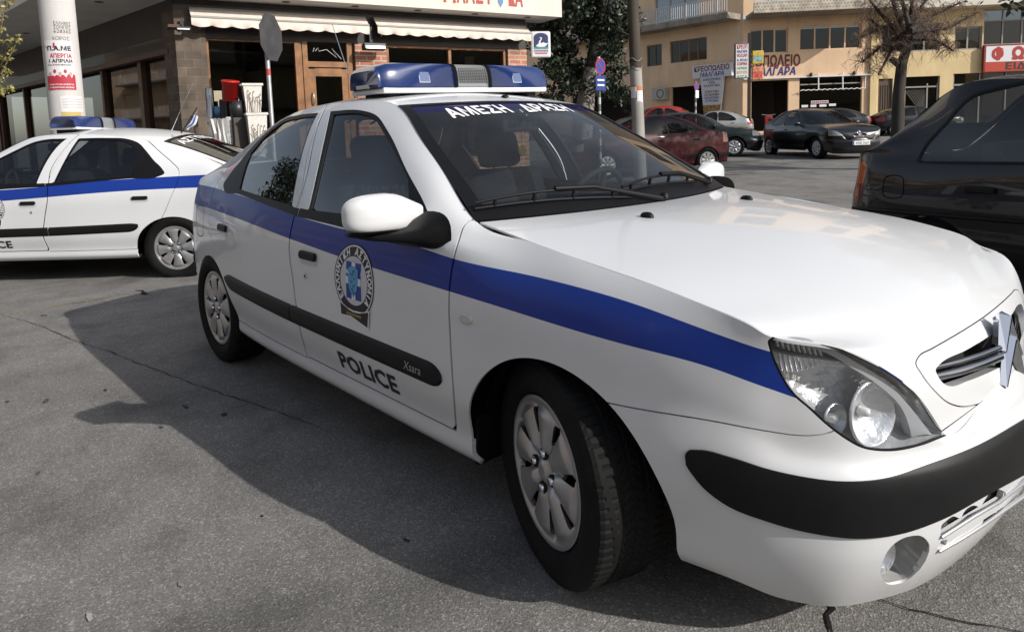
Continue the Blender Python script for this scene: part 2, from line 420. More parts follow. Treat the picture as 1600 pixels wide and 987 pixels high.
# ---------------------------------------------------------------- ground
FV = np.array([math.cos(YPR[0]), math.sin(YPR[0])]); RV = np.array([FV[1], -FV[0]])
def sstep(a, b, x): t = np.clip((np.asarray(x, float) - a) / (b - a), 0, 1); return t * t * (3 - 2 * t)
def gz(x, y):
    """height of the street: level under the near car, falling a little to the left, climbing away to the right"""
    x = np.asarray(x, float); y = np.asarray(y, float)
    d = (x - CP[0]) * FV[0] + (y - CP[1]) * FV[1]; l = (x - CP[0]) * RV[0] + (y - CP[1]) * RV[1]
    up = .015 * np.where(d < 8, 0, np.where(d < 12, (d - 8) ** 2 / 8, d - 10)) * sstep(-3, 2.5, l)
    dip = -.06 * sstep(1.8, 4.0, -l) * sstep(3.5, 6, d)
    return np.minimum(up, 1.35) + dip
def asphalt():
    m = bpy.data.materials.new('asphalt'); m.use_nodes = True; nt = m.node_tree; L = nt.links; b = nt.nodes['Principled BSDF']
    tc = nt.nodes.new('ShaderNodeTexCoord')
    def noise(sc, det=6, rough=.6):
        n = nt.nodes.new('ShaderNodeTexNoise'); n.inputs['Scale'].default_value = sc; n.inputs['Detail'].default_value = det; n.inputs['Roughness'].default_value = rough
        L.new(tc.outputs['Object'], n.inputs['Vector']); return n.outputs['Fac']
    def ramp(src, pts):
        r = nt.nodes.new('ShaderNodeValToRGB'); e = r.color_ramp.elements
        while len(e) < len(pts): e.new(.5)
        for q, (p, c) in zip(e, pts): q.position = p; q.color = (*c, 1) if hasattr(c, '__len__') else (c, c, c, 1)
        L.new(src, r.inputs['Fac']); return r.outputs['Color']
    def mul(a, c, fac=1.0, mode='MULTIPLY'):
        x = nt.nodes.new('ShaderNodeMixRGB'); x.blend_type = mode
        if hasattr(fac, 'is_output'): L.new(fac, x.inputs['Fac'])
        else: x.inputs['Fac'].default_value = fac
        L.new(a, x.inputs[1])
        if hasattr(c, 'is_output'): L.new(c, x.inputs[2])
        else: x.inputs[2].default_value = (*c, 1)
        return x.outputs['Color']
    base = ramp(noise(.55, 6, .65), [(.3, (.152, .145, .136)), (.5, (.19, .182, .170)), (.72, (.24, .23, .215))])
    # aggregate: small stones of mixed grey
    v = nt.nodes.new('ShaderNodeTexVoronoi'); v.inputs['Scale'].default_value = 210; L.new(tc.outputs['Object'], v.inputs['Vector'])
    sep = nt.nodes.new('ShaderNodeSeparateColor'); L.new(v.outputs['Color'], sep.inputs['Color'])
    st = ramp(sep.outputs['Red'], [(0, .55), (.2, .8), (.6, 1.0), (.85, 1.2), (.98, 2.0)])
    col = mul(base, st, .75)
    v2 = nt.nodes.new('ShaderNodeTexVoronoi'); v2.inputs['Scale'].default_value = 38; L.new(tc.outputs['Object'], v2.inputs['Vector'])
    s2 = nt.nodes.new('ShaderNodeSeparateColor'); L.new(v2.outputs['Color'], s2.inputs['Color'])
    col = mul(col, ramp(s2.outputs['Green'], [(0, .8), (.06, 1.0), (.95, 1.0), (.99, 1.25)]), .7)
    col = mul(col, ramp(noise(3.1, 5, .6), [(.32, .72), (.5, 1.0), (.7, 1.1)]), .9)
    # dark oil blots and tyre grime
    col = mul(col, ramp(noise(1.35, 3, .4), [(.0, .45), (.32, .62), (.46, 1.0)]), .8)
    fine = ramp(noise(260, 2, .5), [(.3, .8), (.7, 1.18)])
    col = mul(col, fine, .55)
    L.new(col, b.inputs['Base Color'])
    b.inputs['Roughness'].default_value = .82; b.inputs['Specular IOR Level'].default_value = .35
    bp = nt.nodes.new('ShaderNodeBump'); bp.inputs['Strength'].default_value = .35; bp.inputs['Distance'].default_value = .004
    L.new(v.outputs['Distance'], bp.inputs['Height'])
    bp2 = nt.nodes.new('ShaderNodeBump'); bp2.inputs['Strength'].default_value = .3; bp2.inputs['Distance'].default_value = .008
    L.new(noise(60, 4), bp2.inputs['Height']); L.new(bp.outputs['Normal'], bp2.inputs['Normal']); L.new(bp2.outputs['Normal'], b.inputs['Normal'])
    return m
def ground():
    # one sheet: fine near the cars, coarse towards the horizon
    q = np.r_[-600, -300, -150, -90, -60, np.arange(-44, 46, 1.0), 60, 90, 150, 300, 600]
    X, Y = np.meshgrid(q - 5, q + 8, indexing='ij'); Z = gz(X, Y)
    n = len(q); F = [(i * n + j, (i + 1) * n + j, (i + 1) * n + j + 1, i * n + j + 1) for i in range(n - 1) for j in range(n - 1)]
    o = mesh_obj('street', np.stack([X, Y, Z], 2).reshape(-1, 3), F, asphalt()); o['kind'] = 'structure'
ground()

def crack(pts, w, name='road_crack', col=(.025, .023, .021), seed=1, jag=.012):
    rg = random.Random(seed); P = [np.array(onz(u, v, 0.0)[:2]) for u, v in pts]; L = []
    for a, b in zip(P, P[1:]):
        n = max(2, int(np.linalg.norm(b - a) / .05))
        for i in range(n): L.append(a + (b - a) * i / n)
    L.append(P[-1]); V = []; F = []
    for i, q in enumerate(L):
        t = L[min(i + 1, len(L) - 1)] - L[max(i - 1, 0)]; t /= np.linalg.norm(t) + 1e-9; nn = np.array([-t[1], t[0]]); q = q + nn * rg.uniform(-jag, jag); ww = w * rg.uniform(.25, 1.2)
        for s in (-1, 1): p = q + nn * ww * s; V.append((p[0], p[1], float(gz(p[0], p[1])) + .004))
    F = [(2 * i, 2 * i + 1, 2 * i + 3, 2 * i + 2) for i in range(len(L) - 1)]
    o = mesh_obj(name, V, F, mat('crack_dark' if name == 'road_crack' else name + '_mat', col, .95, spec=.1, noise=(30, .5)), smooth=False); o['kind'] = 'structure'
crack([(-20, 478), (60, 505), (110, 530), (180, 553), (240, 577), (330, 610), (400, 632), (500, 668)], .0028, seed=3, jag=.008)
crack([(1286, 930), (1300, 952), (1292, 975), (1302, 1010)], .006, seed=5, jag=.006); crack([(1370, 938), (1420, 950), (1480, 966), (1600, 990)], .0022, seed=6, jag=.008)
crack([(175, 438), (205, 441), (222, 448), (232, 455)], .018, seed=8, jag=.03)
crack([(-10, 490), (60, 475), (130, 464), (200, 452)], .030, 'faded_marking', (.23, .19, .12), 4, .012)
rg_ = random.Random(21)
def blot(u, v, r, col, ar=.5, name='road_stain'):
    c = onz(u, v, 0)[:2]; n = 18; V = []
    for k in range(n): a = 2 * math.pi * k / n; q = r * (1 + .28 * math.sin(a * 2 + u) + .15 * math.sin(a * 5 + v)); x, y = c[0] + q * math.cos(a), c[1] + q * math.sin(a) * ar; V.append((x, y, float(gz(x, y)) + .0045))
    o = mesh_obj(name, V, [tuple(range(n))], mat('stain_%d' % int(col * 1000), (col, col * .96, col * .9), .9, spec=.1, noise=(25, .4)), smooth=False); o['kind'] = 'structure'
for u, v, r, c in ((140, 965, .016, .3), (283, 915, .011, .3), (72, 627, .024, .08), (12, 628, .015, .07), (165, 610, .014, .06), (68, 488, .035, .09), (252, 668, .014, .08), (635, 845, .012, .035), (290, 636, .02, .06), (410, 807, .007, .03), (350, 648, .02, .05), (60, 740, .014, .09)):
    blot(u, v, r, c)
# ---------------------------------------------------------------- facades
def brickmat(name, c1, c2, mortar, bw, bh, ms=.012, rough=.85, var=.35):
    m = bpy.data.materials.new(name); m.use_nodes = True; nt = m.node_tree; L = nt.links; b = nt.nodes['Principled BSDF']; b.inputs['Roughness'].default_value = rough
    tc = nt.nodes.new('ShaderNodeTexCoord'); sp = nt.nodes.new('ShaderNodeSeparateXYZ'); L.new(tc.outputs['Object'], sp.inputs[0])
    ad = nt.nodes.new('ShaderNodeMath'); L.new(sp.outputs['X'], ad.inputs[0]); L.new(sp.outputs['Y'], ad.inputs[1])
    cb = nt.nodes.new('ShaderNodeCombineXYZ'); L.new(ad.outputs[0], cb.inputs['X']); L.new(sp.outputs['Z'], cb.inputs['Y'])
    t = nt.nodes.new('ShaderNodeTexBrick'); L.new(cb.outputs[0], t.inputs['Vector']); t.inputs['Scale'].default_value = 1
    t.inputs['Color1'].default_value = (*c1, 1); t.inputs['Color2'].default_value = (*c2, 1); t.inputs['Mortar'].default_value = (*mortar, 1)
    t.inputs['Brick Width'].default_value = bw; t.inputs['Row Height'].default_value = bh; t.inputs['Mortar Size'].default_value = ms; t.inputs['Mortar Smooth'].default_value = .3
    n = nt.nodes.new('ShaderNodeTexNoise'); n.inputs['Scale'].default_value = 4; n.inputs['Detail'].default_value = 7; L.new(tc.outputs['Object'], n.inputs['Vector'])
    mr = nt.nodes.new('ShaderNodeMapRange'); mr.inputs['From Min'].default_value = .3; mr.inputs['From Max'].default_value = .7; mr.inputs['To Min'].default_value = 1 - var; mr.inputs['To Max'].default_value = 1 + var; L.new(n.outputs['Fac'], mr.inputs['Value'])
    x = nt.nodes.new('ShaderNodeVectorMath'); x.operation = 'SCALE'; L.new(t.outputs['Color'], x.inputs[0]); L.new(mr.outputs['Result'], x.inputs['Scale']); L.new(x.outputs['Vector'], b.inputs['Base Color'])
    bp = nt.nodes.new('ShaderNodeBump'); bp.inputs['Strength'].default_value = .6; bp.inputs['Distance'].default_value = .01; bp.invert = True; L.new(t.outputs['Fac'], bp.inputs['Height']); L.new(bp.outputs['Normal'], b.inputs['Normal'])
    return m
def stained(name, col, streak=.25, rough=.85):
    """render with vertical run-off stains"""
    m = bpy.data.materials.new(name); m.use_nodes = True; nt = m.node_tree; L = nt.links; b = nt.nodes['Principled BSDF']; b.inputs['Roughness'].default_value = rough
    tc = nt.nodes.new('ShaderNodeTexCoord'); mp = nt.nodes.new('ShaderNodeMapping'); mp.inputs['Scale'].default_value = (2.2, 2.2, .25); L.new(tc.outputs['Object'], mp.inputs['Vector'])
    n = nt.nodes.new('ShaderNodeTexNoise'); n.inputs['Scale'].default_value = 1.6; n.inputs['Detail'].default_value = 8; n.inputs['Roughness'].default_value = .65; L.new(mp.outputs['Vector'], n.inputs['Vector'])
    n2 = nt.nodes.new('ShaderNodeTexNoise'); n2.inputs['Scale'].default_value = 1.1; n2.inputs['Detail'].default_value = 6; L.new(tc.outputs['Object'], n2.inputs['Vector'])
    mu = nt.nodes.new('ShaderNodeMath'); mu.operation = 'MULTIPLY'; L.new(n.outputs['Fac'], mu.inputs[0]); L.new(n2.outputs['Fac'], mu.inputs[1])
    mr = nt.nodes.new('ShaderNodeMapRange'); mr.inputs['From Min'].default_value = .12; mr.inputs['From Max'].default_value = .38; mr.inputs['To Min'].default_value = 1 - streak; mr.inputs['To Max'].default_value = 1 + streak * .35; L.new(mu.outputs[0], mr.inputs['Value'])
    x = nt.nodes.new('ShaderNodeVectorMath'); x.operation = 'SCALE'; x.inputs[0].default_value = col; L.new(mr.outputs['Result'], x.inputs['Scale']); L.new(x.outputs['Vector'], b.inputs['Base Color'])
    return m
def wall(m, s0, s1, z0, z1, ops=(), y=0.0, depth=.16, mi=0):
    """wall sheet facing -y with real reveals round its openings (s0,s1,z0,z1)"""
    S = sorted({s0, s1} | {min(max(q, s0), s1) for o in ops for q in o[:2]}); Z = sorted({z0, z1} | {min(max(q, z0), z1) for o in ops for q in o[2:4]})
    for a, b in zip(S, S[1:]):
        for c, d in zip(Z, Z[1:]):
            if any(o[0] <= a + 1e-6 and b - 1e-6 <= o[1] and o[2] <= c + 1e-6 and d - 1e-6 <= o[3] for o in ops): continue
            m.add([(a, y, c), (b, y, c), (b, y, d), (a, y, d)], [(0, 1, 2, 3)], mi)
    for a, b, c, d in [o[:4] for o in ops]:
        for p, q in (((a, c), (b, c)), ((b, c), (b, d)), ((b, d), (a, d)), ((a, d), (a, c))):
            m.add([(p[0], y, p[1]), (q[0], y, q[1]), (q[0], y + depth, q[1]), (p[0], y + depth, p[1])], [(0, 1, 2, 3)], mi)
def part(m, name, mats, root, rz=0.0, label=None, smooth=None):
    o = m.build(name, mats, root, label, smooth); o.rotation_euler = (0, 0, rz); return o
def sheet(name, pts, m, root, rz=0., faces=None): 
    o = mesh_obj(name, pts, faces or [tuple(range(len(pts)))], m, root, smooth=False); o.rotation_euler = (0, 0, rz); return o
def sign_text(body, size, s, y, z, m, root, rz=0., bold=.02, sx=1., shear=0., align='CENTER', name='lettering', spacing=1.0, width=None):
    v, f = text2d(body, size, bold, align, sx, shear, spacing)
    if width:
        xs = [p[0] for p in v]; k = width / (max(xs) - min(xs)); c = (max(xs) + min(xs)) / 2; v = [((x - c) * k, q) for x, q in v]
    return sheet(name, [(s + x, y, z + q) for x, q in v], m, root, rz, f)
def window(root, s0, s1, z0, z1, y, rz, nm='window', panes=2, fr=.05, fm=None, gm=None, trans=None, dirx=1):
    fm = fm or M_WINALU; m = MB()
    m.box(((s0 + s1) / 2, y, z0 + fr / 2), (s1 - s0, .06, fr)); m.box(((s0 + s1) / 2, y, z1 - fr / 2), (s1 - s0, .06, fr))
    for k in range(panes + 1): m.box((s0 + fr / 2 + (s1 - s0 - fr) * k / panes, y, (z0 + z1) / 2), (fr, .055, z1 - z0 - 2 * fr))
    if trans: m.box(((s0 + s1) / 2, y, trans), (s1 - s0 - 2 * fr, .05, fr))
    w = part(m, nm, fm, root, rz)
    sheet('pane', [(s0 + fr, y + .01, z0 + fr), (s1 - fr, y + .01, z0 + fr), (s1 - fr, y + .01, z1 - fr), (s0 + fr, y + .01, z1 - fr)], gm or G_SHOP, w)
    return w
M_STONE = brickmat('brown_stone_tile', (.088, .066, .049), (.135, .103, .078), (.15, .125, .10), .215, .115, .006)
M_BRICK = brickmat('red_brick', (.36, .13, .075), (.43, .19, .11), (.42, .36, .30), .235, .078, .012)
M_FASC = mat('dark_fascia', (.022, .017, .015), .55, noise=(3, .4), coat=.15); M_OAK = mat('varnished_wood', (.24, .105, .035), .45, noise=(9, .35), coat=.3); M_BROWNWOOD = mat('dark_wood', (.085, .035, .017), .5, noise=(9, .3))
M_CREAM = stained('cream_render', (.72, .67, .58), .10); M_SOFFIT = mat('soffit_white', (.62, .60, .57), .8, noise=(2, .08)); M_AWN = None
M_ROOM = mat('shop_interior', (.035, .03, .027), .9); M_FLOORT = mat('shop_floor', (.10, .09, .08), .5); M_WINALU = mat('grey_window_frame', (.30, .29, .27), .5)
G_SHOP = glass('shop_glass', (.42, .43, .42), 1.52); G_DARKWIN = glass('dark_window_glass', (.20, .21, .22), 1.55)
M_REDPAINT = mat('red_letter_paint', (.42, .03, .02), .5); M_ORANGE = mat('orange_panel', (.55, .12, .03), .5); M_BLUEPAINT = mat('blue_letter_paint', (.02, .03, .22), .5); M_WHITEP = mat('white_sign_panel', (.75, .75, .76), .45); M_LAMPBLK = mat('lamp_black', (.02, .02, .022), .5)
def awning(name, label, s0, s1, z_top, z_bot, out, root_loc, rz, fold=.0):
    t = thing(name, label, 'awning', root_loc, rz)
    n = int((s1 - s0) / .028); V = []; top = []
    m = MB()
    prof = [(-.02, z_top), (-out * .75, z_top - .10), (-out, z_top - .145), (-out - .012, z_top - .16), (-out - .012, z_bot + .03)]
    for i in range(n + 1):
        s = s0 + (s1 - s0) * i / n; sag = .008 * math.sin(i * .37) + .005 * math.sin(i * 1.3)
        for k, (y, z) in enumerate(prof): V.append((s, y + (sag if k in (1, 2) else 0), z + (sag * .6 if k == 1 else 0)))
        sc = .028 * abs(math.sin(math.pi * (s - s0) / .26)); V.append((s, -out - .012 + .012 * math.sin(i * .8), z_bot + .028 - sc))
    k = len(prof) + 1
    m.add(V, [(i * k + j, i * k + j + 1, (i + 1) * k + j + 1, (i + 1) * k + j) for i in range(n) for j in range(k - 1)], 0, True)
    m.build('canvas', mat('awning_canvas', (.70, .60, .53), .85, noise=(5, .10)), t)
    m = MB(); m.tube([(s0, -out, z_top - .15), (s1, -out, z_top - .15)], .02, 8); m.tube([(s0, -.03, z_top - .02), (s1, -.03, z_top - .02)], .03, 8); m.build('roller', M_WINALU, t)
    for s in (s0 + .12, s1 - .12):
        m = MB(); m.tube([(s, .0, z_top - .28), (s, -out * .5, z_top - .24), (s, -out + .01, z_top - .16)], .014, 6); m.build('arm', M_WINALU, t)
    return t
def corner_shop():
    C0 = (-8.99, 1.01, 0); rz = R(78); lz = R(6 - 78)
    b = thing('corner_shop', 'corner shop with cream fascia, stone pillar and dark windows behind the police cars', 'shop building', C0, rz)
    zb = -.12
    # right wing ------------------------------------------------
    m = MB(); m.box((.195, .18, 1.42), (.39, .36, 3.08)); o = part(m, 'stone_pillar', M_STONE, b)
    m = MB(); m.box((-.20, .18, 1.42), (.40, .36, 3.08)); part(m, 'stone_pillar', M_STONE, b, lz, label='side face of the corner pillar, dark stone tiles in shade')
    for s0, s1 in ((2.52, 3.03), (5.26, 5.64)): m = MB(); m.box(((s0 + s1) / 2, .15, 1.24), (s1 - s0, .30, 2.72)); part(m, 'brick_pillar', M_BRICK, b)
    m = MB(); m.box((2.82, .22, 2.86), (5.64, .40, .52)); part(m, 'fascia_band', M_FASC, b)
    m = MB(); m.box((-7.0, .20, 2.81), (13.98, .36, .66)); part(m, 'fascia_band', M_FASC, b, lz)
    # white canopy slab wrapping the corner
    oh = .42; a = R(78); 
    def W(s, out, wing): # local coordinates of the right wing
        if wing == 0: return (s, -out)
        c, sn = math.cos(lz), math.sin(lz); return (s * c + out * sn, s * sn - out * c)
    inter = (-.50, -oh)   # where the two fascia lines meet
    # meeting point of the two overhang lines
    p = np.array(W(-1, 1.35, 1)); d = np.array(W(0, 1.35, 1)) - p; t_ = (-oh - p[1]) / d[1]; inter = tuple(p + d * t_)
    poly = [(6.13, .3), (6.13, -oh), inter, W(-14, 1.35, 1), W(-14, -.3, 1), (0, .3)]
    m = MB(); V = [(x, y, 3.125) for x, y in poly] + [(x, y, 3.70) for x, y in poly]; n = len(poly)
    m.add(V, [tuple(range(n))[::-1]], 1); m.add(V, [tuple(range(n, 2 * n))], 0); m.add(V, [(i, (i + 1) % n, n + (i + 1) % n, n + i) for i in range(n)], 0)
    part(m, 'canopy', [M_CREAM, M_SOFFIT], b)
    for i in range(6):
        m = MB(); m.lathe([(.055, 3.128), (.06, 3.118), (.045, 3.116), (.04, 3.123), (.001, 3.123)], 16, (.45 + 1.02 * i, -.21, 0)); part(m, 'spot_light', mat('spot_brass', (.20, .11, .05), .4, metal=.6), b)
    for i in range(7):
        m = MB(); m.lathe([(.055, 3.128), (.06, 3.118), (.045, 3.116), (.04, 3.123), (.001, 3.123)], 16, (-.9 - 1.25 * i, -.62, 0)); part(m, 'spot_light', mat('spot_brass'), b, lz)
    # plain storeys above
    m = MB(); m.box((2.82, 3.2, 6.2), (5.6, 5.6, 5.0)); part(m, 'upper_wall', M_CREAM, b)
    m = MB(); m.box((-7.0, 3.2, 6.2), (13.6, 5.6, 5.0)); part(m, 'upper_wall', M_CREAM, b, lz)
    # shop window, frames
    m = MB()
    for s, w in ((.405, .03), (1.66, .10)): m.box((s, .10, 1.28), (w, .12, 2.72))
    m.box((1.02, .10, 2.60), (1.20, .09, .05)); m.box((1.02, .10, .35), (1.20, .10, .10)); part(m, 'shop_frame', M_OAK, b)
    sheet('shop_pane', [(.42, .12, .4), (1.62, .12, .4), (1.62, .12, 2.58), (.42, .12, 2.58)], G_SHOP, b)
    # door
    m = MB(); 
    for s in (1.755, 2.435): m.box((s, .08, 1.28), (.075, .11, 2.72))
    m.box((2.095, .08, 2.27), (.605, .10, .085)); m.box((2.095, .08, 2.66), (.605, .10, .05)); dframe = part(m, 'door_frame', M_OAK, b)
    m = MB()
    for s in (1.845, 2.35): m.box((s, .06, 1.10), (.10, .05, 2.20))
    m.box((2.097, .06, 2.15), (.405, .05, .12)); m.box((2.097, .06, .20), (.405, .05, .34)); dr = part(m, 'door', M_OAK, b)
    sheet('door_pane', [(1.895, .065, .37), (2.30, .065, .37), (2.30, .065, 2.09), (1.895, .065, 2.09)], G_SHOP, dr)
    sheet('transom_pane', [(1.79, .085, 2.31), (2.40, .085, 2.31), (2.40, .085, 2.63), (1.79, .085, 2.63)], G_SHOP, dframe)
    m = MB(); pts = [(1.89, .082, 2.46), (1.91, .082, 2.52), (1.93, .082, 2.47), (1.97, .082, 2.53), (1.98, .082, 2.47), (2.10, .082, 2.50), (2.25, .082, 2.38), (2.18, .082, 2.52), (2.32, .082, 2.36)]
    m.tube(pts, .004, 5); part(m, 'scribble', M_WTEXT, b)
    sheet('door_notice', [(2.17, .052, 1.42), (2.31, .052, 1.42), (2.31, .052, 1.60), (2.17, .052, 1.60)], M_WHITEP, dr)
    m = MB(); m.tube([(1.84, .02, 1.85), (1.84, -.01, 1.80), (1.84, -.01, 1.70), (1.84, .02, 1.66)], .012, 6); part(m, 'door_handle', M_CHROME, dr)
    m = MB(); m.box((2.49, .16, 1.28), (.055, .2, 2.72)); part(m, 'door_jamb', M_BROWNWOOD, b)
    # right hand window
    m = MB()
    for s in (3.06, 4.16, 5.22): m.box((s, .10, 1.65), (.05, .10, 1.9))
    m.box((4.14, .10, 2.585), (2.1, .10, .05)); m.box((4.14, .10, .72), (2.1, .12, .08)); part(m, 'shop_frame', M_OAK, b)
    sheet('shop_pane', [(3.085, .12, .76), (5.20, .12, .76), (5.20, .12, 2.56), (3.085, .12, 2.56)], G_SHOP, b)
    m = MB(); m.box((4.14, .14, .30), (2.22, .22, .84)); part(m, 'stall_riser', M_BRICK, b)
    m = MB(); m.box((4.95, .9, 1.7), (.16, .06, 1.7)); part(m, 'inner_post', M_CREAM, b)
    # interior box
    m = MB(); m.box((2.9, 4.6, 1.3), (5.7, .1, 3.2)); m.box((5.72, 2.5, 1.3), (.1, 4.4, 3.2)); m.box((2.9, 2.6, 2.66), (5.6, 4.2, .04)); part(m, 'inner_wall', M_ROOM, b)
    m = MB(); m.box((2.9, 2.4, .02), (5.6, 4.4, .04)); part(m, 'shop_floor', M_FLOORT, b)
    for (s, y, w, h, c) in ((.75, 1.5, .5, 1.5, (.10, .07, .05)), (1.3, 2.4, .6, 1.9, (.05, .05, .06)), (3.5, 1.6, .7, 1.3, (.09, .08, .07)), (4.6, 2.2, .9, 1.7, (.06, .05, .05)), (2.05, 3.0, .5, 1.6, (.07, .06, .05))):
        m = MB(); m.box((s, y, h / 2), (w, .35, h))
        for k in range(3): m.box((s, y - .2, .35 + k * h * .27), (w * .96, .06, .16))
        part(m, 'display_shelf', mat('shelf_%d' % int(c[0] * 1000), c, .8), b)
    # left wing --------------------------------------------------
    m = MB()
    for s, w in ((-.42, .04), (-1.60, .14), (-3.3, .10), (-5.2, .14), (-6.3, .10), (-8.3, .10), (-10.5, .14)): m.box((s, .14, 1.2), (w, .12, 2.4))
    m.box((-5.5, .05, 2.435), (10.5, .12, .075)); m.box((-5.5, .16, .35), (10.5, .12, .12)); part(m, 'shop_frame', M_BROWNWOOD, b, lz)
    for s0, s1 in ((-1.54, -.43), (-3.26, -1.66), (-5.14, -3.34), (-6.26, -5.26), (-8.26, -6.34), (-10.44, -8.34)):
        sheet('shop_pane', [(s0, .15, .4), (s1, .15, .4), (s1, .15, 2.40), (s0, .15, 2.40)], G_LEFTWIN, b, lz)
    m = MB(); m.box((-5.5, .2, .12), (10.9, .2, .5)); part(m, 'stall_riser', M_STONE, b, lz)
    m = MB(); m.box((-12.3, .2, 1.2), (3.4, .3, 2.6)); part(m, 'end_wall', M_BROWNWOOD, b, lz)
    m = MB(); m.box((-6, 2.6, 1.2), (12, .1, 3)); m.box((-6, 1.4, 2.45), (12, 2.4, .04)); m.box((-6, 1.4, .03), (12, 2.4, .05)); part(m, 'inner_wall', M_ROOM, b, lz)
    m = MB(); m.lathe([(.12, 0), (.115, .006), (.001, .008)], 24, (0, 0, 0), axis='Y'); 
    o = m.build('window_sticker', mat('sticker_blue', (.12, .25, .5), .5), b); o.rotation_euler = (0, 0, lz); c, sn = math.cos(lz), math.sin(lz); s_, y_ = -.58, .14; o.location = (s_ * c - y_ * sn, s_ * sn + y_ * c, 1.55)
    # brown beam cap over the pillar
    m = MB(); m.box((.02, .10, 2.74), (.20, .30, .04)); part(m, 'pillar_cap', M_BROWNWOOD, b)
    # letters on the fascia
    fo = -oh - .006
    def fs(u, v):
        P0 = np.array(C0[:2]) + np.array([math.sin(rz), -math.cos(rz)]) * oh; d = np.array([math.cos(rz), math.sin(rz)]); n = np.array([math.sin(rz), -math.cos(rz)])
        r = ray(u, v); t = np.dot(P0 - CP[:2], n) / np.dot(r[:2], n); P = CP + r * t; return np.dot(P[:2] - P0, d), P[2]
    for ch_, u0, u1, v, col in (('Π', 693, 712, 3, M_REDPAINT), ('Λ', 714, 727, 4, M_REDPAINT), ('Α', 728, 742, 4.5, M_REDPAINT), ('Σ', 744, 755, 5, M_REDPAINT), ('Τ', 757, 770, 6, M_REDPAINT), ('Κ', 795, 805, 9, M_REDPAINT), ('Α', 805, 817, 10, M_REDPAINT)):
        a0, z = fs(u0, v); a1, _ = fs(u1, v); sign_text(ch_, .42, (a0 + a1) / 2, fo, z, col, b, 0, .02, name='fascia_letter', width=a1 - a0)
    q = [fs(*w) for w in ((777, -14), (778, 4), (782, 12), (786, 5), (786, -14))]; sheet('fascia_letter', [(x, fo, z) for x, z in q], mat('letter_blue', (.10, .2, .42), .5), b)
    q = [fs(*w) for w in ((777, -14), (777.5, -1), (786, -1), (786, -14))]; sheet('fascia_letter', [(x, fo - .002, z) for x, z in q], M_ORANGE, b)
    # awnings, lamps, sign
    awning('awning', 'long cream scalloped awning over the shop door and left shop window', .20, 2.70, 3.00, 2.715, .20, C0, rz)
    awning('awning', 'cream scalloped awning over the right hand shop window of the corner shop', 2.83, 5.62, 3.00, 2.715, .20, C0, rz)
    def lamp(label, s, z, big=True):
        d = np.array([math.cos(rz), math.sin(rz)]); n = np.array([math.sin(rz), -math.cos(rz)]); P = np.array(C0[:2]) + d * s + n * .10
        l = thing('flood_lamp', label, 'lamp', (P[0], P[1], z), rz, 'flood lamps under the awnings'); l.scale = (1, 1, 1) if big else (.5, .5, .5)
        m = MB(); m.box((0, .05, .17), (.05, .06, .26)); m.build('bracket', M_LAMPBLK, l)
        m = MB(); m.box((0, -.10, -.02), (.36, .14, .09), bev=.015, rot=Matrix.Rotation(R(-14), 3, 'X')); m.build('lamp_body', M_LAMPBLK, l)
        m = MB(); m.box((0, -.172, -.035), (.30, .008, .035), rot=Matrix.Rotation(R(-14), 3, 'X')); m.build('lamp_glass', M_SILVER, l)
    lamp('black flood lamp on the brick pillar in the gap between the two awnings', 2.76, 2.55)
    lamp('black flood lamp on the stone corner pillar at the left end of the awning', .10, 2.70, False)
    # projecting swan sign
    d = np.array([math.cos(rz), math.sin(rz)]); P = np.array(C0[:2]) + d * 5.72; n = np.array([math.sin(rz), -math.cos(rz)]); P = P + n * .05
    s = thing('hanging_sign', 'small white hanging sign with a swan at the right end of the corner shop', 'sign', (P[0], P[1], 2.50), R(58))
    m = MB(); m.box((.16, 0, .18), (.36, .09, .46), bev=.03); m.build('sign_box', M_WHITEP, s)
    m = MB(); pts = [(.03, .12), (.29, .12), (.29, .30)] + [(.16 + .13 * math.cos(R(a)), .30 + .08 * math.sin(R(a))) for a in range(10, 180, 17)] + [(.03, .30)]
    sheet('sign_field', [(x, -.048, z) for x, z in pts], mat('sign_navy', (.03, .04, .13), .5), s)
    sw = [(.06, .15), (.12, .135), (.22, .135), (.26, .16), (.285, .20), (.24, .20), (.20, .215), (.165, .20), (.15, .205), (.155, .235), (.175, .265), (.18, .29), (.165, .305), (.145, .30), (.13, .285), (.15, .29), (.16, .28), (.15, .262), (.125, .235), (.12, .20), (.10, .18)]
    sheet('swan', [(x, -.0505, z) for x, z in sw], M_WTEXT, s)
    sheet('sign_water', [(.03, -.0495, .10), (.29, -.0495, .10), (.29, -.0495, .135), (.03, -.0495, .13)], mat('sign_teal', (.05, .3, .28), .5), s)
    for k, w in enumerate((.26, .26, .22)):
        m = MB()
        for q in range(9): m.box((.16 - w / 2 + w * (q + .5) / 9, -.048, .075 - .028 * k), (w / 9 * .72, .004, .014))
        m.build('sign_line', M_REDPAINT if k else M_BLUEPAINT, s)
G_LEFTWIN = glass('reflective_shop_glass', (.34, .35, .35), 1.5)
corner_shop()

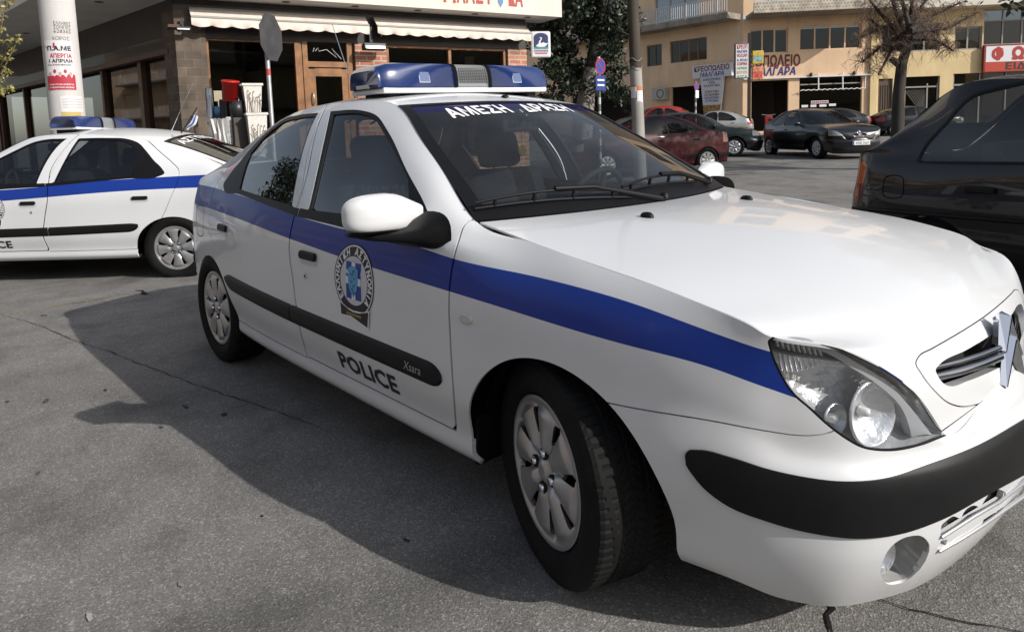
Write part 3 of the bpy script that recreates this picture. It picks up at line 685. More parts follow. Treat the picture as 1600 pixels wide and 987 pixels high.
def balcony_rail(name, s0, s1, y, z0, z1, root, rz, pitch=.11, m=None):
    q = MB(); n = int(abs(s1 - s0) / pitch)
    for i in range(n + 1): q.box((s0 + (s1 - s0) * i / n, y, (z0 + z1) / 2), (.028, .02, z1 - z0))
    for z in (z0 + .02, z1): q.box(((s0 + s1) / 2, y, z), (abs(s1 - s0), .045, .045))
    for i in range(0, n + 1, 14): q.box((s0 + (s1 - s0) * i / n, y, (z0 + z1) / 2 - .05), (.05, .05, z1 - z0 + .1))
    return part(q, name, m or mat('rail_white', (.55, .55, .55), .5), root, rz)
M_OCHRE = stained('ochre_render', (.80, .56, .36), .14); M_YELLOW = stained('yellow_render', (.74, .57, .31), .14); M_CONC = stained('stained_concrete', (.30, .26, .21), .45); M_TILE = brickmat('parapet_grid', (.42, .30, .17), (.34, .22, .12), (.50, .46, .40), .12, .12, .035)
def butcher_block():
    KB = 1.31; B0 = (-18.667, 33.030, -.373); rz = R(42); lz = R(-2 - 42)
    b = thing('apartment_block', 'ochre apartment block with white balcony railings and a butcher shop across the street', 'building', B0, rz); b.scale = (KB,) * 3
    # ground and mezzanine walls
    ops = [(.35, 1.85, .8, 2.90), (2.29, 4.78, .8, 2.96), (.26, 1.81, 4.0, 5.03), (2.26, 4.72, 4.06, 5.07)]
    m = MB(); wall(m, 0, 5.06, .3, 5.45, ops); part(m, 'wall', M_OCHRE, b)
    m = MB(); m.box((5.19, -.02, 2.9), (.25, .16, 5.2)); part(m, 'drain_pipe_pilaster', M_YELLOW, b)
    ops2 = [(5.42, 5.98, .8, 2.80), (6.48, 7.8, .8, 2.84), (5.50, 7.75, 3.85, 4.95), (8.31, 14.5, .8, 2.9), (8.31, 9.35, 3.84, 4.75), (9.40, 14.5, 3.98, 5.4)]
    m = MB(); wall(m, 5.32, 15, .3, 5.5, ops2); part(m, 'wall', M_YELLOW, b, label='yellower right hand part of the street wall')
    ops3 = [(-3.74, -1.76, 3.98, 4.95), (-5.08, -4.19, 3.94, 4.92), (-3.69, -1.73, .6, 2.89), (-10.2, -5.3, .4, 2.9)]
    m = MB(); wall(m, -14, 0, .2, 5.6, ops3); part(m, 'wall', M_OCHRE, b, lz, label='left wing wall receding behind the pole and tree')
    # windows
    for s0, s1, z0, z1, p in ((.26, 1.81, 4.0, 5.03, 3), (2.26, 4.72, 4.06, 5.07, 4), (5.50, 7.75, 3.85, 4.95, 4), (8.31, 9.35, 3.84, 4.75, 2)): window(b, s0, s1, z0, z1, .10, 0, panes=p, gm=G_DARKWIN, fr=.06, fm=M_OCHRE if s0 < 5 else M_WINALU)
    window(b, 9.40, 14.5, 3.98, 5.4, .10, 0, panes=7, gm=G_DARKWIN, fr=.05, trans=4.95)
    window(b, -3.74, -1.76, 3.98, 4.95, .10, lz, panes=4, gm=G_CURT, fr=.05, fm=mat('brown_alu', (.16, .12, .08), .5)); window(b, -5.08, -4.19, 3.94, 4.92, .10, lz, panes=2, gm=G_DARKWIN, fr=.05, fm=mat('brown_alu'))
    # dark rooms behind
    for s0, s1, z0, z1, r_ in ((0.1, 15, .5, 5.3, 0), (-13.9, -.3, .3, 5.3, lz)):
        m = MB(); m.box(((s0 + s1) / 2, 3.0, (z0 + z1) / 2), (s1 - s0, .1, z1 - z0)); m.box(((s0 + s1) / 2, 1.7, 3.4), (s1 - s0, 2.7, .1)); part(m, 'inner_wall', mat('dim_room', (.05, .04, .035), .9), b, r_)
    # shop front: white lintel line, awning arm, posters, door
    m = MB(); m.box((2.55, -.05, 2.99), (5.05, .10, .06)); part(m, 'shop_lintel', M_WHITEP, b)
    m = MB()
    for s in (3.02, 3.98): m.tube([(s, -.06, 3.12), (s, -.10, 2.46)], .028, 6)
    for i in range(24): m.tube([(2.30 + 2.55 * i / 24, -.12 + .02 * (i % 2), 2.42 + .04 * (i % 2)), (2.30 + 2.55 * (i + 1) / 24, -.12 + .02 * ((i + 1) % 2), 2.42 + .04 * ((i + 1) % 2))], .02, 5)
    m.tube([(4.85, -.1, 2.42), (4.90, -.02, 2.99)], .02, 6); part(m, 'awning_frame', M_WHITEP, b)
    for s in (2.72, 4.42): m = MB(); m.lathe([(.07, -.05), (.075, .05), (.02, .09)], 10, (s, -.10, 3.06)); part(m, 'spot_lamp', M_LAMPBLK, b)
    m = MB(); m.box((3.55, .10, 2.68), (2.4, .05, .05)); m.box((3.55, .10, 1.0), (2.4, .06, .3)); part(m, 'shop_frame', M_WINALU, b)
    sheet('shop_pane', [(2.31, .12, .9), (4.76, .12, .9), (4.76, .12, 2.94), (2.31, .12, 2.94)], G_SHOP, b)
    for s0, s1, z0, z1 in ((2.80, 3.50, 1.88, 2.0), (2.42, 2.68, 1.74, 1.84), (2.78, 3.02, 1.74, 1.84), (3.14, 3.42, 1.74, 1.84), (3.52, 3.80, 1.76, 1.86)): sheet('price_card', [(s0, .11, z0), (s1, .11, z0), (s1, .11, z1), (s0, .11, z1)], M_WHITEP, b)
    m = MB()
    for q in range(8): m.box((2.86 + .083 * q, .104, 1.94), (.055, .004, .06))
    part(m, 'card_lettering', M_REDPAINT, b)
    sign_text('ΚΡΕΟΠΩΛΕΙΟ', .62, 1.03, -.012, 3.47, mat('maroon_letters', (.17, .012, .012), .5), b, 0, .028, name='shop_lettering', width=2.55)
    sign_text('ΜΑΛΓΑΡΑ', .45, 1.25, -.012, 3.10, M_BLUEPAINT, b, 0, .022, shear=.2, name='shop_lettering', width=1.75)
    # shutter door and grille on the yellow part
    m = MB(); m.box((5.7, .10, 1.7), (.54, .05, 2.1))
    for k in range(6): m.box((5.46 + .095 * k, .07, 1.6), (.02, .03, 1.9))
    part(m, 'side_door', mat('door_brown', (.10, .07, .05), .6), b)
    m = MB()
    for k in range(14):
        m.tube([(6.5 + .1 * k, .08, 1.0), (min(7.3, 6.5 + .1 * k + .9), .08, 1.0 + min(7.3 - 6.5 - .1 * k, .9) * 1.4)], .008, 4); m.tube([(6.5 + .1 * k, .085, 2.3), (min(7.3, 6.5 + .1 * k + .9), .085, 2.3 - min(7.3 - 6.5 - .1 * k, .9) * 1.4)], .008, 4) if k < 8 else None
    m.box((7.35, .08, 1.7), (.05, .05, 1.7)); m.box((7.1, .08, 2.42), (1.25, .05, .06)); m.box((7.75, .08, 1.7), (.05, .05, 1.7)); part(m, 'window_grille', M_WINALU, b)
    sheet('shop_pane', [(6.5, .13, .9), (7.78, .13, .9), (7.78, .13, 2.8), (6.5, .13, 2.8)], G_SHOP, b); sheet('shop_pane', [(8.33, .13, .9), (14.4, .13, .9), (14.4, .13, 2.88), (8.33, .13, 2.88)], G_SHOP, b)
    m = MB(); m.box((11.4, .10, 2.45), (6.1, .05, .07)); [m.box((8.36 + 1.0 * k, .10, 1.9), (.05, .05, 2.0)) for k in range(7)]; part(m, 'shop_frame', M_WINALU, b)
    # balcony slabs
    m = MB(); m.box((2.75, -.70, 5.50), (5.3, 1.4, .12)); part(m, 'balcony_slab', M_CONC, b)
    m = MB(); m.box((2.75, -1.38, 5.66), (5.3, .10, .40)); part(m, 'balcony_parapet', M_TILE, b)
    balcony_rail('balcony_rail',   .15, 4.3, -1.38, 5.88, 6.6, b, 0)
    m = MB(); m.box((10, -.30, 5.62), (9.3, .9, .30)); part(m, 'balcony_slab', M_CREAM, b)
    m = MB(); m.box((-5.1, -.45, 5.56), (10.0, 1.1, .24)); part(m, 'balcony_slab', M_CONC, b, lz)
    balcony_rail('balcony_rail', -9.9, -.15, -.98, 5.72, 6.32, b, lz)
    # storeys above
    for k in range(2):
        z = 5.6 + 3.0 * k
        m = MB(); wall(m, 0, 15, z, z + 3.0, [(.9, 3.1, z + .1, z + 2.3), (6, 7.6, z + .1, z + 2.3), (9, 12, z + .1, z + 2.3)], y=.02, depth=.2); part(m, 'wall', M_OCHRE, b)
        m = MB(); wall(m, -14, 0, z, z + 3.0, [(-4.6, -2.2, z + .1, z + 2.3), (-8, -6, z + .1, z + 2.3)], y=.02, depth=.2); part(m, 'wall', M_OCHRE, b, lz)
        for s0, s1, r_ in ((.9, 3.1, 0), (6, 7.6, 0), (9, 12, 0), (-4.6, -2.2, lz), (-8, -6, lz)): window(b, s0, s1, z + .1, z + 2.3, .14, r_, 'balcony_door', 3, gm=G_DARKWIN, fm=M_WINALU)
    m = MB(); m.box((7.5, 4, 11.7), (15, 8, .25)); part(m, 'roof_slab', M_CONC, b)
    # signs standing on the building (things of their own)
    d = np.array([math.cos(rz), math.sin(rz)]); n = np.array([math.sin(rz), -math.cos(rz)]); d2 = np.array([math.cos(rz + lz), math.sin(rz + lz)]); n2 = np.array([math.sin(rz + lz), -math.cos(rz + lz)]); B = np.array(B0[:2])
    P = B + (d2 * -1.35 + n2 * .18) * KB; s = thing('shop_sign', 'grey butcher sign board with dark red and blue letters over a tapering lower board', 'sign', (P[0], P[1], B0[2]), rz + lz); s.scale = (KB,) * 3
    m = MB(); m.box((0, 0, 3.44), (1.98, .16, .56), bev=.02); m.build('board', mat('grey_board', (.66, .66, .68), .5), s)
    sign_text('ΚΡΕΟΠΩΛΕΙΟ', .30, .0, -.085, 3.45, mat('maroon_letters'), s, 0, .028, width=1.75); sign_text('ΜΑΛΓΑΡΑ', .25, .02, -.085, 3.21, M_BLUEPAINT, s, 0, .022, shear=.2, width=1.2)
    m = MB(); V = [(x, y, z) for y in (-.06, .06) for x, z in ((-.58, 3.16), (.58, 3.16), (.40, 1.62), (-.40, 1.62))]; m.add(V, [(0, 1, 2, 3), (7, 6, 5, 4), (0, 4, 5, 1), (1, 5, 6, 2), (2, 6, 7, 3), (3, 7, 4, 0)]); m.build('lower_board', mat('grey_board'), s)
    for k, (w, t) in enumerate(((.9, 'ΑΜΝΟΕΡΙΦΙΑ'), (.3, '& ΒΟΔΙ'), (.8, 'ΑΛΛΑΝΤΙΚΑ'), (.0, ''), (.7, 'ΧΩΡΙΑΤΙΚΑ'), (.74, 'ΛΟΥΚΑΝΙΚΑ'), (.72, 'ΠΑΡΑΔΟΣΙΑΚΑ'), (.66, 'ΣΟΥΒΛΑΚΙΑ'))):
        if w: sign_text(t, .13, 0, -.063, 3.03 - .13 * k, mat('maroon_letters') if k % 3 else M_BLUEPAINT, s, 0, .02, width=w, name='small_lettering')
    sheet('meat_picture', [(-.40, -.064, 1.66), (.40, -.064, 1.66), (.45, -.064, 1.98), (-.45, -.064, 1.98)], mat('meat_picture', (.35, .18, .06), .6, noise=(14, .9)), s)
    # box sign on a dark post at the kerb
    post = at(1170, 216, 34.6); g = float(gz(post[0], post[1])) + .1
    s = thing('post_sign', 'tall white box sign with red and blue lines on a dark kerb post', 'sign', (post[0], post[1], g), rz); s.scale = (KB,) * 3
    m = MB(); m.box((0, 0, 1.95), (.11, .11, 3.9)); m.build('post', mat('post_brown', (.03, .018, .014), .5), s)
    m = MB(); m.box((-.29, 0, 2.87), (.50, .22, 1.30), bev=.02); m.build('sign_box', mat('sign_edge_blue', (.02, .03, .08), .4), s)
    sheet('sign_face', [(-.52, -.113, 2.24), (-.06, -.113, 2.24), (-.06, -.113, 3.49), (-.52, -.113, 3.49)], M_WHITEP, s)
    for k, (t, c, h) in enumerate((('ΚΡΕΟΠ', M_REDPAINT, .17), ('ΜΑΛΓΑΡΑ', M_BLUEPAINT, .12), ('ΜΟΣΧΑΡΙ', M_REDPAINT, .13), ('& ΒΟΔΙ', M_BLUEPAINT, .10), ('ΧΟΙΡΙΝΑ', M_REDPAINT, .13), ('ΑΡΝΙΑ', mat('sign_green', (.1, .3, .1), .5), .11), ('ΚΟΤΟΠ', mat('sign_orange', (.6, .25, .05), .5), .11), ('ΑΥΓΑ', mat('sign_green'), .10))):
        sign_text(t, h * 1.2, -.29, -.116, 3.32 - .155 * k, c, s, 0, .03, width=.38, name='lettering')
    for z, c in ((2.98, mat('ad_yellow', (.60, .42, .06), .5, noise=(9, .3))), (2.38, mat('ad_meat', (.55, .22, .12), .5, noise=(8, .7)))):
        m = MB(); m.box((.30, 0, z), (.42, .14, .50), bev=.03); o = m.build('side_panel', c, s)
        sheet('panel_picture', [(.14, -.072, z - .16), (.46, -.072, z - .16), (.46, -.072, z + .06), (.14, -.072, z + .06)], mat('ad_green', (.25, .42, .40), .5, noise=(12, .6)) if z > 2.5 else mat('ad_red', (.5, .08, .06), .5, noise=(9, .7)), o)
    # photo shop sign
    P = B + (d * 11.5 + n * .12) * KB; s = thing('shop_sign', 'red and white photo shop sign board at the right edge of the yellow wall', 'sign', (P[0], P[1], B0[2]), rz); s.scale = (KB,) * 3
    m = MB(); m.box((0, 0, 3.44), (4.3, .14, 1.08)); m.build('board', mat('sign_red_frame', (.25, .02, .015), .5), s)
    sheet('white_field', [(-2.08, -.073, 3.30), (2.08, -.073, 3.30), (2.08, -.073, 3.92), (-2.08, -.073, 3.92)], M_WHITEP, s); sheet('red_field', [(-2.1, -.074, 2.93), (2.1, -.074, 2.93), (2.1, -.074, 3.29), (-2.1, -.074, 3.29)], mat('sign_red', (.50, .05, .02), .5), s)
    sign_text('Φ', .62, -1.62, -.078, 3.39, M_REDPAINT, s, 0, .06, width=.50); sign_text('Ω', .62, -.88, -.078, 3.39, M_REDPAINT, s, 0, .06, width=.46); sign_text('ΤΟ', .62, .1, -.078, 3.39, M_REDPAINT, s, 0, .06, width=.95)
    sign_text('ΕΙΔΗ', .36, -.78, -.078, 2.99, M_KTEXT_, s, 0, .03, width=1.1)
    # air conditioner and wall lamps
    P = B + (d2 * -4.15 + n2 * .2) * KB; a_ = thing('air_conditioner', 'beige outdoor air conditioner on the ochre wall left of the dark shop opening', 'air conditioner', (P[0], P[1], B0[2] + 2.62 * KB), rz + lz); a_.scale = (KB,) * 3
    m = MB(); m.box((0, 0, 0), (.75, .3, .55), bev=.02); m.build('casing', mat('ac_beige', (.42, .40, .36), .5), a_); m = MB(); m.lathe([(.20, 0), (.20, .012), (.17, .012), (.17, .0)], 20, (.12, -.152, 0), axis='Y'); m.build('fan_grille', M_LAMPBLK, a_)
M_KTEXT_ = mat('black_letters', (.02, .02, .02), .5); G_CURT = glass('curtained_glass', (.75, .72, .62), 1.5)
butcher_block()
def pavement():
    """kerb and pavement along the butcher block"""
    def strip(name, pts, zoff, m):
        V = []
        for x, y in pts: V.append((x, y, float(gz(x, y)) + zoff))
        o = mesh_obj(name, V, [tuple(range(len(V)))], m, smooth=False); o['kind'] = 'structure'
    B = np.array([-18.667, 33.030]); d = np.array([math.cos(R(42)), math.sin(R(42))]); n = np.array([math.sin(R(42)), -math.cos(R(42))]); d2 = np.array([math.cos(R(-2)), math.sin(R(-2))]); n2 = np.array([math.sin(R(-2)), -math.cos(R(-2))])
    M_PAVE = brickmat('paving', (.30, .27, .24), (.25, .23, .21), (.14, .13, .12), .4, .4, .012)
    pv = MB(); w = 3.2
    q = np.arange(0, 24, 1.0)
    for a, c in zip(q, q[1:]):
        P = [B + d * a, B + d * c, B + d * c + n * w, B + d * a + n * w]; Z = [float(gz(*p)) + .13 for p in P]
        pv.add([(p[0], p[1], z) for p, z in zip(P, Z)], [(0, 3, 2, 1)]); pv.add([(P[2][0], P[2][1], Z[2]), (P[3][0], P[3][1], Z[3]), (P[3][0], P[3][1], Z[3] - .3), (P[2][0], P[2][1], Z[2] - .3)], [(0, 1, 2, 3)], 1)
    for a, c in zip(q, q[1:]):
        P = [B - d2 * a, B - d2 * c, B - d2 * c + n2 * w, B - d2 * a + n2 * w]; Z = [float(gz(*p)) + .128 for p in P]
        pv.add([(p[0], p[1], z) for p, z in zip(P, Z)], [(0, 1, 2, 3)]); pv.add([(P[2][0], P[2][1], Z[2]), (P[3][0], P[3][1], Z[3]), (P[3][0], P[3][1], Z[3] - .3), (P[2][0], P[2][1], Z[2] - .3)], [(0, 1, 2, 3)], 1)
    mid = [B, B + n * w, B + n2 * w]; pv.add([(p[0], p[1], float(gz(*p)) + .132) for p in mid], [(0, 1, 2)])
    o = pv.build('pavement', [M_PAVE, mat('kerb_stone', (.33, .31, .28), .8)], None); o['kind'] = 'structure'
    # pavement in front of the corner shop
    S = np.array([-8.99, 1.01]); e = np.array([math.cos(R(78)), math.sin(R(78))]); en = np.array([math.sin(R(78)), -math.cos(R(78))]); f = np.array([math.cos(R(6)), math.sin(R(6))]); fn = np.array([math.sin(R(6)), -math.cos(R(6))])
    pv = MB(); P = [S + e * 9, S + e * 9 + en * 1.5, S + en * 1.5 + fn * .9, S - f * 16 + fn * 1.6, S - f * 16]; V = [(p[0], p[1], -.02) for p in P]; Vb = [(p[0], p[1], -.2) for p in P]; k = len(P)
    pv.add(V + Vb, [tuple(range(k))[::-1]] + [(i, i + 1, k + i + 1, k + i) for i in range(k - 1)])
    o = pv.build('pavement', M_PAVE, None); o['kind'] = 'structure'
pavement()
# ---------------------------------------------------------------- police car: shape
CEN = np.array([(-.25, .93), (-.0, .925), (.25, .897), (.45, .853), (.60, .798), (.662, .766), (.70, .742), (.757, .688), (.787, .64), (.804, .595), (.812, .556)])   # bonnet centre line x,z
EDG = np.array([(-.40, .698, .925), (-.16, .716, .893), (.08, .73, .863), (.30, .737, .835), (.45, .7325, .8062), (.52, .7235, .7868), (.556, .711, .768), (.645, .643, .752), (.707, .555, .703), (.748, .462, .627), (.772, .372, .524)])
WCEN = np.array([(-.25, .93), (-.48, 1.075), (-.72, 1.206), (-1.0, 1.324), (-1.35, 1.381), (-1.65, 1.394), (-2.0, 1.374), (-2.38, 1.306), (-2.75, 1.165), (-3.26, .955)])
WEDG = np.array([(-.40, .698, .925), (-.625, .645, 1.062), (-.86, .585, 1.195), (-1.085, .525, 1.308), (-1.35, .55, 1.337), (-1.65, .56, 1.335), (-2.0, .555, 1.302), (-2.35, .54, 1.228), (-2.7, .53, 1.112), (-3.0, .53, .985)])
OUT = np.array([(.865, 0), (.855, .18), (.82, .375), (.79, .46), (.745, .55), (.68, .64), (.58, .71), (.53, .737), (.46, .765), (.30, .81), (.08, .836), (-.16, .845), (-.40, .85),
                (-.62, .852), (-.86, .853), (-1.085, .853), (-1.35, .853), (-1.65, .852), (-2.0, .843), (-2.35, .822), (-2.7, .79), (-3.0, .745), (-3.2, .64), (-3.30, .38), (-3.325, 0)])
def side_net(CEN=None, EDG=None, WCEN=None, WEDG=None, OUT=None, belt=None):
    CEN, EDG, WCEN, WEDG, OUT = [g if a is None else a for a, g in ((CEN, globals()['CEN']), (EDG, globals()['EDG']), (WCEN, globals()['WCEN']), (WEDG, globals()['WEDG']), (OUT, globals()['OUT']))]
    nC = len(OUT)
    top = np.zeros((nC, 3)); top[0] = (.812, 0, .556)
    v = .19 / .372; top[1] = (.812 + (.772 - .812) * v ** 2, .19, .556 + (.524 - .556) * v ** 2)
    for k in range(11): top[2 + k] = EDG[10 - k]
    for k in range(1, 10): top[12 + k] = WEDG[k]
    (cx, cz), (ex, ey, ez) = WCEN[-1], WEDG[-1]
    for j, v in ((22, .75), (23, .35), (24, 0.)): top[j] = (cx + (ex - cx) * v * v, ey * v, cz + (ez - cz) * v * v)
    # outward direction in plan
    t = np.gradient(OUT, axis=0); nrm = np.stack([-t[:, 1], t[:, 0]], 1) * 1.0
    nrm /= np.linalg.norm(nrm, axis=1, keepdims=True); nrm = np.where((nrm[:, 1:2] < 0) & (np.arange(nC)[:, None] > 0), -nrm, nrm)
    nrm[0] = (1, 0); nrm[-1] = (-1, 0); nrm[1] = (.98, .2); nrm[-2] = (-.95, .3)
    cI = np.arange(nC)
    fr = 1 - sstep(4, 11, cI)        # 1 at the nose, 0 along the side
    z0 = .145 + .07 * (1 - fr); z0 = np.where(cI > 18, .215 + .03 * sstep(18, 23, cI), z0)
    d0 = .085 * fr + .062 * (1 - fr)
    z1 = .205 + .045 * (1 - fr); d1 = .05 * fr + .034 * (1 - fr)
    z2 = .29 + .01 * (1 - fr); d2 = .014 * fr + .034 * (1 - fr)
    z3 = .37 + .02 * (1 - fr); d3 = .001 * fr + .012 * (1 - fr)
    z4 = .475 + .02 * (1 - fr); d4 = 0 * cI
    z5 = .505 + .113 * (1 - fr); d5 = .020 * fr + .003 * (1 - fr)
    rows = []
    for z, d in ((z0, d0), (z1, d1), (z2, d2), (z3, d3), (z4, d4), (z5, d5)):
        z = np.broadcast_to(z, nC); rows.append(np.stack([OUT[:, 0] - nrm[:, 0] * d, OUT[:, 1] - nrm[:, 1] * d, z], 1))
    r5 = rows[5]
    # upper rows
    belt = belt or {12: (-.42, .805, .872), 13: (-.62, .808, .872), 14: (-.86, .81, .878), 15: (-1.085, .81, .886), 16: (-1.35, .808, .896), 17: (-1.65, .80, .91), 18: (-2.0, .782, .925), 19: (-2.35, .755, .942), 20: (-2.7, .722, .955), 21: (-3.0, .672, .957)}
    up = [np.zeros((nC, 3)) for _ in range(6)]        # r6 r7 r8 r9 r10 r11
    for j in range(nC):
        b, e = r5[j], top[j]
        if j <= 11 or j >= 22:
            for k, tt in enumerate((.22, .44, .64, .80, .90, .965)):
                g = tt ** 3.2 if j > 6 and j <= 11 else (tt ** (1.25 + .35 * max(0, j - 2)) if j <= 6 else tt ** 2.0)
                if j <= 6: g = tt ** (1.2 + .3 * max(0, j - 1))
                up[k][j] = (b[0] + (e[0] - b[0]) * g, b[1] + (e[1] - b[1]) * g, b[2] + (e[2] - b[2]) * (tt if j > 6 else 1 - (1 - tt) ** 1.12))
        else:
            B = np.array(belt[j])
            for k, tt in enumerate((.33, .62, .85)):
                g = tt ** 2.6
                up[k][j] = (b[0] + (B[0] - b[0]) * g, b[1] + (B[1] - b[1]) * g, b[2] + (B[2] - b[2]) * tt)
            up[3][j] = B
            w = 1.0 if j > 12 else .5
            for k, (tt, bulge) in ((4, (.36, .020)), (5, (.80, .020))):
                P = B + (e - B) * tt; up[k][j] = (P[0], P[1] + bulge * w, P[2] + .4 * bulge * w)
    return np.array(rows + up + [top])
def build_side(net=None, nc=340, ns=(3, 3, 4, 5, 6, 8, 9, 8, 7, 14, 16, 12)):
    net = side_net() if net is None else net; net = net * np.array([1, -1, 1])
    uc = knots(net[4], .8); qc = np.linspace(uc[0], uc[-1], nc) if nc < 300 else np.r_[np.linspace(uc[0], uc[9], 210, endpoint=False), np.linspace(uc[9], uc[-1], nc - 110)]
    G, qr = rows_loft(net, uc, qc, list(ns))
    D, F = grid_data(G, qr, qc)
    return G, D, F, uc, np.arange(13.)
def rows_loft(net, uc, qc, ns):
    """each column gets its own chord-length knots, so crowded and spread rows both stay smooth"""
    cols = []
    for j in range(net.shape[1]):
        u = knots(net[:, j], .6) + np.arange(len(net)) * 1e-6
        q = np.concatenate([u[k] + (u[k + 1] - u[k]) * np.arange(n) / n for k, n in enumerate(ns)] + [[u[-1]]])
        cols.append(nspline(u, net[:, j])(q))
    qr = np.concatenate([k + np.arange(n) / n for k, n in enumerate(ns)] + [[len(ns)]])
    A = np.array(cols)                       # (nC, nr, 3)
    return np.swapaxes(nspline(uc, A)(qc), 0, 1), qr
def build_strip(Cn, Ed, n=150, nv=46, flip=False, u=None):
    """bonnet / screen-roof-tail skin: centre line to edge line"""
    c3 = np.stack([Cn[:, 0], np.zeros(len(Cn)), Cn[:, 1]], 1)
    q = np.linspace(u[0], u[-1], n)
    c = nspline(u, c3)(q); e = nspline(u, Ed)(q); v = np.linspace(0, 1, nv)
    G = np.zeros((n, nv, 3))
    G[..., 1] = -v[None] * e[:, 1:2]
    G[..., 0] = c[:, 0:1] + (e[:, 0:1] - c[:, 0:1]) * v[None] ** 2
    G[..., 2] = c[:, 2:3] + (e[:, 2:3] - c[:, 2:3]) * v[None] ** 2.0
    D, F = grid_data(G, q, v, flip); return G, D, F, u
GS, DS, FS, UCS, URS = build_side()
KH = UCS[12] - UCS[2:13][::-1]; KT = UCS[12:22] - UCS[12]
GH, DH, FH, UH = build_strip(CEN, EDG, flip=True, u=KH)
GT, DT, FT, UT = build_strip(WCEN, WEDG, 190, 46, u=KT)
def on_side(x, z):
    """y and outward normal of the near flank at (x, z)"""
    d = (DS[:, 0] - x) ** 2 + (DS[:, 2] - z) ** 2 + np.where(DS[:, 4] > -.25, 9, 0); i = d.argmin(); p, n = DS[i, :3], DS[i, 3:6]
    return p[1] - (n[0] * (x - p[0]) + n[2] * (z - p[2])) / n[1], n
def side_hit(u, v, y=-.83):
    for _ in range(6):
        p = ony(u, v, y); y = on_side(p[0], p[2])[0]
    return ony(u, v, y)
def grid_hit(D, u, v):
    """nearest surface point to a photo pixel on a skin"""
    q, z = project(D[:, :3]); d = (q[:, 0] - u) ** 2 + (q[:, 1] - v) ** 2; d[z < .1] = 1e9
    near = np.argsort(d)[:6]; i = near[np.argmin(z[near])]; p, n = D[i, :3], D[i, 3:6]
    r = ray(u, v); return CP + r * (np.dot(p - CP, n) / np.dot(r, n)), n

